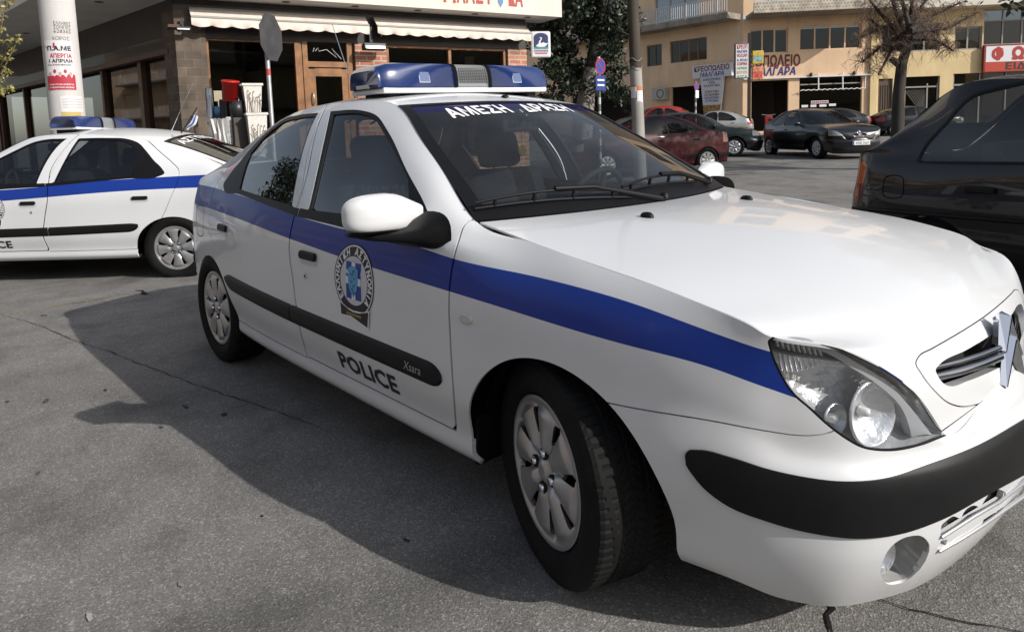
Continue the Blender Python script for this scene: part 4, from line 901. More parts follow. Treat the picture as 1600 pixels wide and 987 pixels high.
# ---------------------------------------------------------------- police car: panels cut from the skins
STR_T = nspline([-3.4, -2.9, -2.4, -2.0, -1.4, -.95, -.5, -.37, .015, .28, .56], np.array([.945, .943, .932, .92, .880, .860, .845, .833, .816, .794, .735])[:, None])
STR_B = nspline([-3.4, -2.9, -2.4, -2.0, -1.465, -.79, -.376, .037, .30, .45, .60], np.array([.83, .832, .829, .818, .789, .755, .741, .722, .706, .688, .640])[:, None])
def stripe(D):
    x = np.clip(D[:, 0], -3.35, .7); return np.maximum(D[:, 2] - STR_T(x)[:, 0], STR_B(x)[:, 0] - D[:, 2])
def two_tone(cut, faces):
    a, b = cut.split(faces, stripe); return a + b, [1] * len(a) + [0] * len(b)
GAP = .0025
def make_police():
    root = thing('police_car', 'nearest white police car with blue stripe and roof light bar, filling the foreground', 'police car')
    cs = Cut(DS); fs = FS
    arch_f = lambda D: np.hypot(D[:, 0] - .025, (D[:, 2] - .285)) - .338
    arch_r = lambda D: np.hypot((D[:, 0] + 2.535) / .345, (D[:, 2] - .27) / .312) * .33 - .33
    _, fs = cs.split(fs, lambda D: np.where(D[:, 1] < -.55, arch_f(D), 1.)); _, fs = cs.split(fs, lambda D: np.where(D[:, 1] < -.5, arch_r(D), 1.))
    # ---- headlamp opening
    HL = [(1202, 545), (1200, 532), (1208, 526), (1250, 527), (1300, 540), (1350, 561), (1397, 587), (1440, 624), (1466, 655), (1482, 679, 'c'), (1440, 696), (1383, 705), (1345, 699), (1326, 689), (1294, 666), (1262, 637), (1240, 618), (1218, 585)]
    hlf = pxf(HL, 6); xf = lambda f, lo=.3, hi=9: (lambda D: np.where((D[:, 0] > lo) & (D[:, 0] < hi), f(D), 1.0))
    hl, fs = cs.split(fs, xf(hlf)); 
    # ---- side windows with their black frames
    WF = [(516, 174, 'c'), (563.8, 172.5), (587, 179.7), (606, 205), (634.7, 265), (668, 330), (677, 362), (671, 386), (650, 386), (529.7, 354), (464.5, 338, 'c'), (468, 325, 'c'), (482, 328, 'c')]
    WR = [(-1.612, 1.30, 'c'), (-1.86, 1.297), (-2.06, 1.28), (-2.17, 1.238), (-2.26, 1.165), (-2.345, 1.083), (-2.435, 1.005), (-2.462, .966), (-2.41, .938), (-2.16, .929), (-1.409, .879, 'c'), (-1.412, .910, 'c'), (-1.484, .912, 'c')]
    GF = [(521, 179, 'c'), (563, 178), (583, 185), (602, 212), (637, 279, 'c'), (640, 346, 'c'), (486, 328, 'c')]
    GR = [(-1.62, 1.286, 'c'), (-1.84, 1.281), (-2.025, 1.262), (-2.125, 1.215), (-2.222, 1.12, 'c'), (-2.16, .952, 'c'), (-1.494, .917, 'c')]
    wlim = lambda f, lo, hi: (lambda D: np.where((D[:, 0] > lo) & (D[:, 0] < hi) & (D[:, 2] > .8), f(D), 1.))
    wf, fs = cs.split(fs, wlim(pxf(WF, 6), -1.75, -.4)); wr, fs = cs.split(fs, wlim(xzf(WR, 6), -2.75, -1.3))
    gf, wf = cs.split(wf, pxf(GF, 6)); gr, wr = cs.split(wr, xzf(GR, 6))
    # ---- doors
    vmax = URS[-1]
    DF = [(516, 150, 'c'), (650, 150, 'c'), (742, 342, 'c'), (730, 347), (717, 375), (706, 421), (702, 455), (704, 540), (713, 673, 'c'), (480, 556, 'c'), (470, 520), (458, 440), (452, 380), (458, 345), (478, 280), (497, 195)]
    DR = [(-1.568, 1.36, 'c'), (-1.56, 1.30), (-1.50, 1.12), (-1.437, .95), (-1.436, .859), (-1.441, .769), (-1.408, .617), (-1.378, .409), (-1.388, .28, 'c'), (-2.24, .28, 'c'), (-2.36, .45), (-2.44, .56), (-2.53, .74), (-2.585, .89), (-2.588, .975), (-2.50, 1.063), (-2.40, 1.137), (-2.22, 1.262), (-2.08, 1.325), (-1.90, 1.36, 'c')]
    sill_f = lambda D: np.maximum(np.maximum(D[:, 2] - .297, D[:, 0] + .30), -2.3 - D[:, 0])
    top_lim = lambda D: D[:, 6] - (vmax - .04)
    def door_fn(P, lo, hi):
        g = pxf(P, 8) if P[0][0] > 100 else xzf(P, 8)
        return lambda D: np.where((D[:, 0] > lo) & (D[:, 0] < hi), np.maximum(np.maximum(g(D), top_lim(D)), .297 - D[:, 2]), 1.)
    dff = door_fn(DF, -1.8, -.2); drf = door_fn(DR, -3.0, -1.3)
    fd, fs = cs.split(fs, lambda D: dff(D) + GAP); _, fs = cs.split(fs, lambda D: dff(D) - GAP)
    rd, fs = cs.split(fs, lambda D: np.maximum(drf(D), -(D[:, 0] + 3)) + GAP); _, fs = cs.split(fs, lambda D: drf(D) - GAP)
    # ---- front bumper
    FB = nspline([.15, .213, .358, .466, .557, .62, .653, .70, .9], np.array([.562, .564, .571, .572, .564, .563, .575, .62, .9])[:, None])
    bump = lambda D: np.where(D[:, 0] > .16, D[:, 2] - FB(np.clip(D[:, 0], .15, .9))[:, 0], 1.)
    bp_, fs = cs.split(fs, lambda D: bump(D) + GAP * .7); _, fs = cs.split(fs, lambda D: bump(D) - GAP * .7)
    # ---- rear bumper and lamps (out of the photo's sight, kept plausible)
    tail = xzf([(-3.08, .90), (-3.5, .93, 'c'), (-3.5, .70, 'c'), (-3.12, .68)]); tl, fs = cs.split(fs, lambda D: np.where((D[:, 0] < -2.8) & (D[:, 1] < -.45), tail(D), 1.))
    rb, fs = cs.split(fs, lambda D: np.maximum(D[:, 2] - .60, D[:, 0] + 2.86))
    rbs, rb = cs.split(rb, lambda D: np.maximum(np.abs(D[:, 2] - .50) - .05, D[:, 0] + 2.95))
    # ---- bumper strip, fog lamp, lower intake
    SP = [(1071, 712), (1074, 704), (1090, 702), (1140, 713), (1200, 732), (1260, 745), (1310, 751), (1380, 747), (1450, 725), (1530, 694), (1610, 648, 'c'), (1760, 560, 'c'), (1760, 640, 'c'), (1640, 705), (1600, 738, 'c'), (1540, 770), (1470, 808), (1400, 832), (1340, 838), (1280, 832), (1200, 812), (1130, 783), (1088, 746)]
    FOG = [(1376, 896), (1380, 874), (1396, 850), (1418, 838), (1442, 838), (1452, 850), (1448, 872), (1430, 896), (1405, 911), (1385, 911)]
    S1 = [(1469, 838, 'c'), (1470, 822), (1480, 812), (1490, 806), (1500, 809), (1508, 797), (1522, 789), (1530, 791), (1540, 779), (1552, 763), (1572, 768, 'c'), (1571, 776, 'c')]  # wavy top edge is a notched reflection drawn into the slot outline
    S2 = [(1465, 858, 'c'), (1467, 846), (1480, 842), (1497, 836), (1520, 822), (1545, 806), (1575, 787), (1620, 756, 'c'), (1620, 768, 'c'), (1560, 806)]
    blim = lambda f: (lambda D: np.where(D[:, 0] > .33, f(D), 1.))
    st, bp_ = cs.split(bp_, blim(pxf(SP, 6))); fog, bp_ = cs.split(bp_, blim(pxf(FOG, 6)))
    s1, bp_ = cs.split(bp_, blim(pxf(S1, 4))); s2, bp_ = cs.split(bp_, blim(pxf(S2, 4)))
    sill, fs = cs.split(fs, lambda D: sill_f(D) + .001)
    # ---- bonnet with its grille panel
    ch = Cut(DH); fh = FH; umax, vm = UH[-1], 1.0
    edge_gap = lambda D: np.maximum(D[:, 7] - (1 - .005), -1.)
    _, fh = ch.split(fh, lambda D: (1 - .0065) - D[:, 7]); _, fh = ch.split(fh, lambda D: umax - .004 - D[:, 6])
    _, fh = ch.split(fh, lambda D: D[:, 6] - .012)
    GP = [(1431, 566), (1437, 555), (1455, 545), (1510, 513), (1560, 480), (1640, 425, 'c'), (1760, 340, 'c'), (1760, 520, 'c'), (1640, 585, 'c'), (1600, 606), (1560, 622), (1525, 632), (1502, 635), (1482, 629), (1462, 612), (1440, 584)]
    GO = [(1462, 577), (1468, 569), (1511, 546), (1559, 516), (1600, 484), (1660, 440, 'c'), (1680, 480, 'c'), (1625, 530), (1590, 560), (1549, 580), (1512, 595), (1484, 603), (1476, 600), (1466, 588)]
    gp = pxf(GP, 6); lim = lambda f: (lambda D: np.where(D[:, 0] > .4, f(D), 1.))
    grp, fh = ch.split(fh, lim(lambda D: gp(D) + GAP * .6)); _, fh = ch.split(fh, lim(lambda D: gp(D) - GAP * .6))
    gop, grp = ch.split(grp, pxf(GO, 6))
    # ---- screen, roof, tailgate glass
    ct = Cut(DT); ft = FT
    t_hdr = UT[3]; 
    ws, ft = ct.split(ft, lambda D: D[:, 6] - (t_hdr - .012))
    wg, wseal = ct.split(ws, lambda D: np.maximum(np.maximum(D[:, 6] - (t_hdr - .035), D[:, 7] - .935), .085 - D[:, 6]))
    band, wg = ct.split(wg, lambda D: (t_hdr - .115) - D[:, 6])
    rw, ft = ct.split(ft, lambda D: np.maximum(np.maximum(UT[7] - .02 - D[:, 6], D[:, 6] - (UT[9] - .12)), D[:, 7] - .90))
    rg, rseal = ct.split(rw, lambda D: np.maximum(np.maximum(UT[7] + .015 - D[:, 6], D[:, 6] - (UT[9] - .15)), D[:, 7] - .85))

    P = {}
    # ---- body shell = fenders, quarters, pillars, roof
    f_all, mi = two_tone(cs, fs); body = panel(cs, f_all, 'body', [M_WHITE, M_BLUE], root, 'both', midx=mi, flange=.007)
    panel(cs, sill, 'sill', M_WHITE, root, None, flange=.015); panel(cs, sill, 'sill', M_WHITE, root, 'far', flange=.015)
    roof = panel(ct, ft, 'roof', M_WHITE, root, 'both', flange=0)
    hood = panel(ch, fh, 'bonnet', M_WHITE, root, 'both', flange=.006)
    e0 = GH[-1] * 1.0; e1 = e0 + np.array([-.002, 0, -.045]); nL = len(e0); lipV = [tuple(p) for p in e0] + [tuple(p) for p in e1]; lipV += [(x, -y, z) for x, y, z in lipV]
    lipF = [(i, i + 1, nL + i + 1, nL + i) for i in range(nL - 1)]; lipF += [tuple(2 * nL + k for k in f[::-1]) for f in lipF]
    mesh_obj('bonnet_lip', lipV, lipF, M_WHITE, hood, smooth=True)
    gpo = panel(ch, grp, 'grille_panel', M_WHITE, root, 'both', flange=.03)
    fb = panel(cs, bp_, 'front_bumper', M_WHITE, root, 'both', flange=.012)
    panel(cs, st, 'bumper_strip', M_BLACK, fb, 'both', offset=.006, flange=.012)
    rbo = panel(cs, rb, 'rear_bumper', M_WHITE, root, 'both'); panel(cs, rbs, 'bumper_strip', M_BLACK, rbo, 'both', offset=.006)
    w = panel(ct, wg, 'windscreen', G_WIND, root, 'both', flange=0)
    panel(ct, band, 'sun_band', G_BAND, w, 'both', flange=0); panel(ct, wseal, 'screen_seal', M_RUB, w, 'both', offset=.004, flange=.006)
    r_ = panel(ct, rg, 'rear_window', G_SIDE, root, 'both', flange=0); panel(ct, rseal, 'screen_seal', M_RUB, r_, 'both', offset=.003, flange=.006)
    # ---- doors and what sits on them
    hy = {}
    handle_px = {'front_door': (482, 401), 'rear_door': (348.4, 357)}
    for nm, fcs, wfr, gl in (('front_door', fd, wf, gf), ('rear_door', rd, wr, gr)):
        f2, mi = two_tone(cs, fcs)
        for far in (False, True):
            d = panel(cs, f2, nm, [M_WHITE, M_BLUE], root, 'far' if far else None, midx=mi, flange=.006)
            sg = -1 if not far else 1
            g = panel(cs, gl, 'side_window', G_SIDE, d, 'far' if far else None, flange=0, offset=-.006)
            panel(cs, wfr, 'window_frame', M_RUB, d, 'far' if far else None, flange=.014, offset=-.001)
            door_trim(d, nm, sg, handle_px[nm])
    return root, cs, ch, ct, dict(HL=HL, FOG=FOG, hlf=hlf, hl=hl, tl=tl, fog=fog, s1=s1, s2=s2, gop=gop)
def side_pt(x, z, sg, lift=.0):
    y, n = on_side(x, z); p = np.array([x, y, z]) + n * lift
    return (p[0], p[1] if sg < 0 else -p[1], p[2])
def flat_decal(name, verts, faces, m, parent, xc, zc, sg, lift, label=None):
    """2-D drawing laid on the car's flank; +a runs to the reader's right on either side"""
    V = []
    for a, b in verts:
        x = xc + a if sg < 0 else xc - a
        V.append(side_pt(x, zc + b, sg, lift))
    return mesh_obj(name, V, faces, m, parent, smooth=False, label=label)
def poly_rings(pts_outer, pts_inner):
    n = len(pts_outer); return pts_outer + pts_inner, [(i, (i + 1) % n, n + (i + 1) % n, n + i) for i in range(n)]
def ell(rx, ry, n=48, cx=0, cy=0): return [(cx + rx * math.cos(2 * math.pi * k / n), cy + ry * math.sin(2 * math.pi * k / n)) for k in range(n)]
def fan(pts): return pts, [tuple(range(len(pts)))]
def fillgrid(pts):
    """outline -> fan of triangles about the centroid (follows the curved door better than one n-gon)"""
    n = len(pts); c = (sum(p[0] for p in pts) / n, sum(p[1] for p in pts) / n)
    mid = [((p[0] + c[0]) / 2, (p[1] + c[1]) / 2) for p in pts]
    return pts + mid + [c], [(i, (i + 1) % n, n + (i + 1) % n, n + i) for i in range(n)] + [(n + i, n + (i + 1) % n, 2 * n) for i in range(n)]
M_LBLUE = mat('crest_light_blue', (.10, .35, .62), .5); M_CBLUE = mat('crest_blue', (.012, .05, .30), .5); M_GOLD = mat('crest_gold', (.35, .25, .05), .5); M_OLIVE = mat('crest_olive', (.03, .07, .03), .5); M_CGREY = mat('crest_pale', (.62, .62, .66), .5)
def crest(door, sg):
    c = side_hit(552.6, 439); xc, zc = c[0], c[2]; rx, ry = .138, .130
    add = lambda nm, vf, m, lift: flat_decal(nm, vf[0], vf[1], m, cr, xc, zc, sg, lift)
    cr = flat_decal('police_crest', *poly_rings(ell(rx, ry), ell(rx - .006, ry - .006)), M_KTEXT, door, xc, zc, sg, .0015)
    add('crest_ring', poly_rings(ell(rx - .006, ry - .006), ell(rx - .011, ry - .011)), M_WTEXT, .0015)
    add('crest_ring', poly_rings(ell(rx - .011, ry - .011), ell(rx - .044, ry - .044)), M_KTEXT, .0015)
    add('crest_field', fillgrid(ell(rx - .044, ry - .044)), M_CGREY, .0015)
    sq = .052
    add('crest_square', fillgrid([(-sq, -sq * 1.25), (0, -sq * 1.25), (sq, -sq * 1.25), (sq, 0), (sq, sq * 1.25), (0, sq * 1.25), (-sq, sq * 1.25), (-sq, 0)]), M_CBLUE, .0022)
    for a, b in ((sq, .013), (.013, sq * 1.25)):
        add('crest_cross', fan([(-a, -b), (a, -b), (a, b), (-a, b)]), M_WTEXT, .0029 if a == sq else .0031)
    add('crest_shield', fillgrid([(-.034, .042), (-.017, .05), (0, .052), (.017, .05), (.034, .042), (.034, .0), (.026, -.032), (0, -.058), (-.026, -.032), (-.034, 0)]), M_LBLUE, .0038)
    for k in range(7):
        t = k / 6; s = (-1) ** k
        add('crest_olive_leaf', fan([(.004 * s, .034 - .075 * t), (.016 * s, .040 - .075 * t), (.010 * s, .029 - .075 * t)]), M_OLIVE, .0045)
    add('crest_olive_stem', fan([(-.002, -.045), (.002, -.045), (.003, .038), (-.001, .038)]), M_OLIVE, .0045)
    # ribbon below
    add('crest_ribbon', fillgrid([(-.100, -.082), (-.094, -.137), (-.02, -.132), (.05, -.145), (.100, -.154), (.108, -.087), (.06, -.100), (0, -.104), (-.06, -.098)]), M_WTEXT, .0047)
    add('crest_ribbon', fillgrid([(-.094, -.089), (-.088, -.131), (-.02, -.126), (.05, -.139), (.094, -.147), (.102, -.093), (.06, -.106), (0, -.110), (-.06, -.104)]), M_KTEXT, .0053)
    for k in range(8):
        a = -.045 + .013 * k; add('crest_laurel', fan([(a, -.113), (a + .009, -.117), (a + .004, -.125), (a - .005, -.120)]), M_GOLD, .006)
    # lettering round the ring, reading clockwise from lower left
    txt = 'ΕΛΛΗΝΙΚΗ ΑΣΤΥΝΟΜΙΑ'; a0, a1 = R(218), R(-38); V = []; Fc = []
    for i, chr_ in enumerate(txt):
        if chr_ == ' ': continue
        th = a0 + (a1 - a0) * i / (len(txt) - 1); v, f = text2d(chr_, .033, .05); rr = .0335
        px, pz = (rx - .0275) * math.cos(th), (ry - .0275) * math.sin(th)
        nx, nz = math.cos(th) / rx, math.sin(th) / ry; l = math.hypot(nx, nz); nx, nz = nx / l, nz / l; tx, tz = nz, -nx
        b = len(V); V += [(px + tx * x + nx * (y - .011), pz + tz * x + nz * (y - .011)) for x, y in v]; Fc += [tuple(b + k for k in q) for q in f]
    flat_decal('crest_lettering', V, Fc, M_WTEXT, cr, xc, zc, sg, .0024)
def rounded(x0, x1, z0, z1, r, n=6):
    out = []
    for cx, cz, a in ((x1 - r, z1 - r, 0), (x0 + r, z1 - r, 90), (x0 + r, z0 + r, 180), (x1 - r, z0 + r, 270)):
        out += [(cx + r * math.cos(R(a + 90 * k / n)), cz + r * math.sin(R(a + 90 * k / n))) for k in range(n + 1)]
    return out
def raised(name, outline, m, parent, sg, h=.012, bev=.006, lift0=-.004, inset_c=None, label=None):
    """pad standing proud of the flank, outline in car x,z"""
    P = np.array(outline); n = len(P); c = P.mean(0); V = []
    t = np.roll(P, -1, 0) - np.roll(P, 1, 0); t /= np.linalg.norm(t, axis=1, keepdims=True) + 1e-9; nn = np.stack([t[:, 1], -t[:, 0]], 1)
    area = np.sum(P[:, 0] * np.roll(P[:, 1], -1) - np.roll(P[:, 0], -1) * P[:, 1]); nn = nn if area > 0 else -nn
    L = [(0, lift0), (0, h - bev), (-bev * .35, h - bev * .3), (-bev, h)]
    for off, lf in L:
        for p, q in zip(P, nn): w = p + q * off; V.append(side_pt(w[0], w[1], sg, lf))
    F = [(k * n + i, k * n + (i + 1) % n, (k + 1) * n + (i + 1) % n, (k + 1) * n + i) for k in range(len(L) - 1) for i in range(n)]
    # top: strips between the two long sides keep it on the curved flank
    top = (len(L) - 1) * n; F.append(tuple(top + i for i in range(n)))
    ccw = area > 0
    if (sg < 0) != ccw: F = [f[::-1] for f in F]
    return mesh_obj(name, V, F, m, parent, smooth=False, label=label)
def long_strip(name, top, bot, m, parent, sg, h=.014):
    """moulding between two polylines of (x,z), rounded in section"""
    V = []; n = len(top); K = 9
    for (xt, zt), (xb, zb) in zip(top, bot):
        for k in range(K):
            s = k / (K - 1); prof = (1 - abs(2 * s - 1) ** 4) * h - .003
            V.append(side_pt(xt + (xb - xt) * s, zt + (zb - zt) * s, sg, prof))
    F = [(i * K + k, i * K + k + 1, (i + 1) * K + k + 1, (i + 1) * K + k) for i in range(n - 1) for k in range(K - 1)]
    if sg > 0: F = [f[::-1] for f in F]
    a = [i for i in range(K)]; 
    return mesh_obj(name, V, F, m, parent, smooth=True)
def door_trim(d, nm, sg, hp):
    # handle: dark flap; the pocket is a flat decal, its shade painted grey
    h = side_hit(*hp); hx, hz = h[0], h[2]; L = .085
    flat_decal('handle_pocket_shade', *fillgrid(rounded(-.075, .075, -.034, .016, .02)), mat('handle_shadow', (.55, .56, .57), .4, coat=.5), d, hx, hz, sg, .0012)
    raised('door_handle', [(hx + a, hz + b) for a, b in rounded(-.07, .07, -.013, .019, .014)], M_BLACK, d, sg, h=.013, bev=.006)
    if nm == 'front_door':
        k = side_hit(477.6, 431); raised('lock', [(k[0] + a, k[2] + b) for a, b in ell(.012, .012, 16)], M_SILVER, d, sg, h=.004, bev=.002)
        raised('keyhole', [(k[0] + a, k[2] + b) for a, b in ell(.005, .005, 12)], M_DARK, d, sg, h=.0055, bev=.001)
        a0 = side_hit(455, 478)[0] + .004; a1 = side_hit(690, 582)[0]; xs = np.r_[np.linspace(a0, a1 - .07, 24), a1 - .07 + .07 * np.sin(np.linspace(.15, 1.52, 9))]
        zt = np.interp(xs, [a0, a1], [.522, .513]); zb = np.interp(xs, [a0, a1], [.438, .428]); 
        sh = np.where(xs > a1 - .07, np.sqrt(np.clip(1 - ((xs - a1 + .07) / .07) ** 2, 0, 1)), 1.); zm = (zt + zb) / 2
        st = long_strip('door_moulding', list(zip(xs, zm + (zt - zm) * sh)), list(zip(xs, zm + (zb - zm) * sh)), M_BLACK, d, sg)
        v, f = text2d('Xsara', .040, .004, shear=.25)
        flat_decal('badge_lettering', v, f, mat('badge_silver', (.4, .4, .4), .4, metal=.5), st, side_hit(648, 572)[0], zm[-14] - .012, sg, .0125)
        crest(d, sg)
        p0, p1 = side_hit(527, 549), side_hit(617, 588); v, f = text2d('POLICE', .1, .032); xs_ = [q[0] for q in v]; w0, w1 = min(xs_), max(xs_)
        s = (p1[0] - p0[0]) / (w1 - w0); zb_ = side_hit(571, 580)[2] - .028
        hgt = .066 / (.1 * .73)
        flat_decal('police_lettering', [((x - (w0 + w1) / 2) * s, y * hgt) for x, y in v], f, M_KTEXT, d, (p0[0] + p1[0]) / 2, zb_, sg, .0016)
    else:
        a0 = side_hit(354, 443)[0]; a1 = side_hit(455, 478)[0] - .004; xs = np.r_[a0 + .10 * (1 - np.cos(np.linspace(.12, 1.55, 10))), np.linspace(a0 + .11, a1, 16)]
        t = np.clip((xs - a0) / .10, 0, 1); sh = np.sqrt(1 - (1 - t) ** 2); zt = np.interp(xs, [a0, a1], [.540, .522]); zb = np.interp(xs, [a0, a1], [.455, .438]); zm = zt - .022
        long_strip('door_moulding', list(zip(xs, zm + (zt - zm) * sh)), list(zip(xs, zm + (zb - zm) * sh)), M_BLACK, d, sg)
# ---------------------------------------------------------------- wheels
def wheel_mesh(R0=.297, wid=.195, rim_r=.2, tread=True):
    """tyre lathed about the X axis (outer face towards -Y after turning), real tread grooves"""
    hw = wid / 2
    prof = [(-hw * .80, rim_r - .004), (-hw * .97, rim_r + .012), (-hw * 1.06, rim_r + .035), (-hw * 1.07, rim_r + .055), (-hw * 1.0, R0 - .024), (-hw * .90, R0 - .0075)]
    for s in np.linspace(-.80, .80, 41): prof.append((hw * s, R0 - .004 * abs(s) ** 3))
    prof += [(hw * .90, R0 - .0075), (hw * 1.0, R0 - .024), (hw * 1.07, R0 - .06), (hw * 1.0, rim_r + .012), (hw * .8, rim_r - .004)]
    n = 300; P = np.array(prof); th = np.linspace(0, 2 * math.pi, n, endpoint=False)
    y = np.repeat(P[:, :1], n, 1); r = np.repeat(P[:, 1:2], n, 1)
    if tread:
        s = y / hw; core = (np.abs(s) < .93)
        g = np.zeros_like(r)
        for c_, w_ in ((-.36, .045), (.02, .05), (.40, .045)): g = np.maximum(g, (np.abs(s - c_) < w_) * 1.0)
        pit = (th[None] * 76 / (2 * math.pi) + np.where(s < -.36, .3 * s, np.where(s > .40, -.3 * s, 2.6 * np.abs(s - .02)))) % 1.0
        g = np.maximum(g, ((pit < np.where(np.abs(s) > .42, .20, .22)) & (np.abs(s) > .07)) * 1.0)
        r = r - g * core * (.0038) * np.where(np.abs(s) > .85, .5, 1)
    rib = (np.abs(P[:, 0]) > hw * 1.03)
    V = np.stack([r * np.cos(th)[None], y, r * np.sin(th)[None]], 2).reshape(-1, 3)
    F = [(i * n + k, i * n + (k + 1) % n, (i + 1) * n + (k + 1) % n, (i + 1) * n + k) for i in range(len(P) - 1) for k in range(n)]
    return V, F
def rim_mesh(rim_r=.194, face_y=-.085):
    """eight-petal silver wheel, polar height field with slots cut between the petals"""
    nr, nt = 46, 288; rr = np.linspace(.0, rim_r + .004, nr); th = np.linspace(0, 2 * math.pi, nt + 1)
    Rg, T = np.meshgrid(rr, th, indexing='ij')
    c = np.abs(np.cos(4 * T)) ** .55                            # rounded petals, sharp valleys
    env = sstep(.030, .075, Rg) * (1 - sstep(.155, .184, Rg))
    h = .006 - .012 * sstep(.02, .05, Rg) + env * (.022 * c - .004) + .010 * sstep(.17, .19, Rg) - .004 * sstep(.195, .204, Rg)
    h = h + .004 * (1 - sstep(.018, .028, Rg))
    G = np.stack([Rg * np.cos(T), face_y - h, Rg * np.sin(T)], 2)
    D, F = grid_data(G, rr, th)
    cut = Cut(D)
    def slots(D):
        r, t = D[:, 6], D[:, 7]; ph = (t * 8 / (2 * math.pi) - .5) ; ph = (ph + .5) % 1 - .5
        a = ph * 2 * math.pi / 8 * r                             # metres sideways from the valley
        w = .004 + .011 * np.clip((r - .085) / .075, 0, 1)
        return np.maximum(np.maximum(np.abs(a) - w, .098 - r), r - .166)
    s, F = cut.split(F, slots)
    return cut, F
def make_wheel(parent, loc, flip, steer=0.0, R0=.297):
    if 'wheel' not in _wheel:
        V, F = wheel_mesh(R0); t = mesh_obj('tyre', V, F, M_TYRE, None, smooth=False)
        cut, F = rim_mesh(); r_ = panel(cut, F, 'rim', M_ALLOY, None, flange=.012)
        b = MB(); b.lathe([(.19, -.07), (.19, .07)], 40, m=0, axis='Y'); b.lathe([(.002, .03), (.19, .03)], 40, m=0, axis='Y')
        b.lathe([(.02, -.045), (.125, -.045), (.125, -.035)], 32, m=1, axis='Y', M=Matrix.Scale(-1, 3, (0, 0, 1)))
        k = b.build('wheel_well_disc', [M_DARK, mat('brake_disc', (.12, .11, .10), .5, metal=.6)]); k.name = 'brake'
        lug = MB()
        for q in range(1):
            x, z = .050, 0.
            lug.lathe([(.017, .084), (.017, .0915), (.0125, .0915)], 14, (x, 0, z), axis='Y', m=1); lug.lathe([(.0105, .084), (.0105, .0965), (.008, .099), (.0005, .0985)], 12, (x, 0, z), axis='Y')
        lg = lug.build('wheel_nuts', [M_CHROME, M_DARK])
        _wheel['wheel'] = (t.data, r_.data, k.data, lg.data)
        for o in (t, r_, k, lg): bpy.data.objects.remove(o)
    w = bpy.data.objects.new('wheel', None); C.objects.link(w); w.empty_display_size = .1
    w.parent = parent; w.location = loc; w.rotation_euler = (0, rnd.uniform(0, 6), (math.pi if flip else 0) + steer)
    w.rotation_mode = 'YXZ'; 
    w.rotation_euler = (0, rnd.uniform(0, 6), (math.pi if flip else 0) + steer); w.rotation_mode = 'XYZ'
    for nm, d in zip(('tyre', 'rim', 'brake', 'wheel_nut'), _wheel['wheel']):
        for q in range(4 if nm == 'wheel_nut' else 1):
            o = bpy.data.objects.new(nm, d); C.objects.link(o); o.parent = w
            if nm == 'wheel_nut': o.rotation_euler = (0, R(45 + 90 * q), 0)
    return w
_wheel = {}
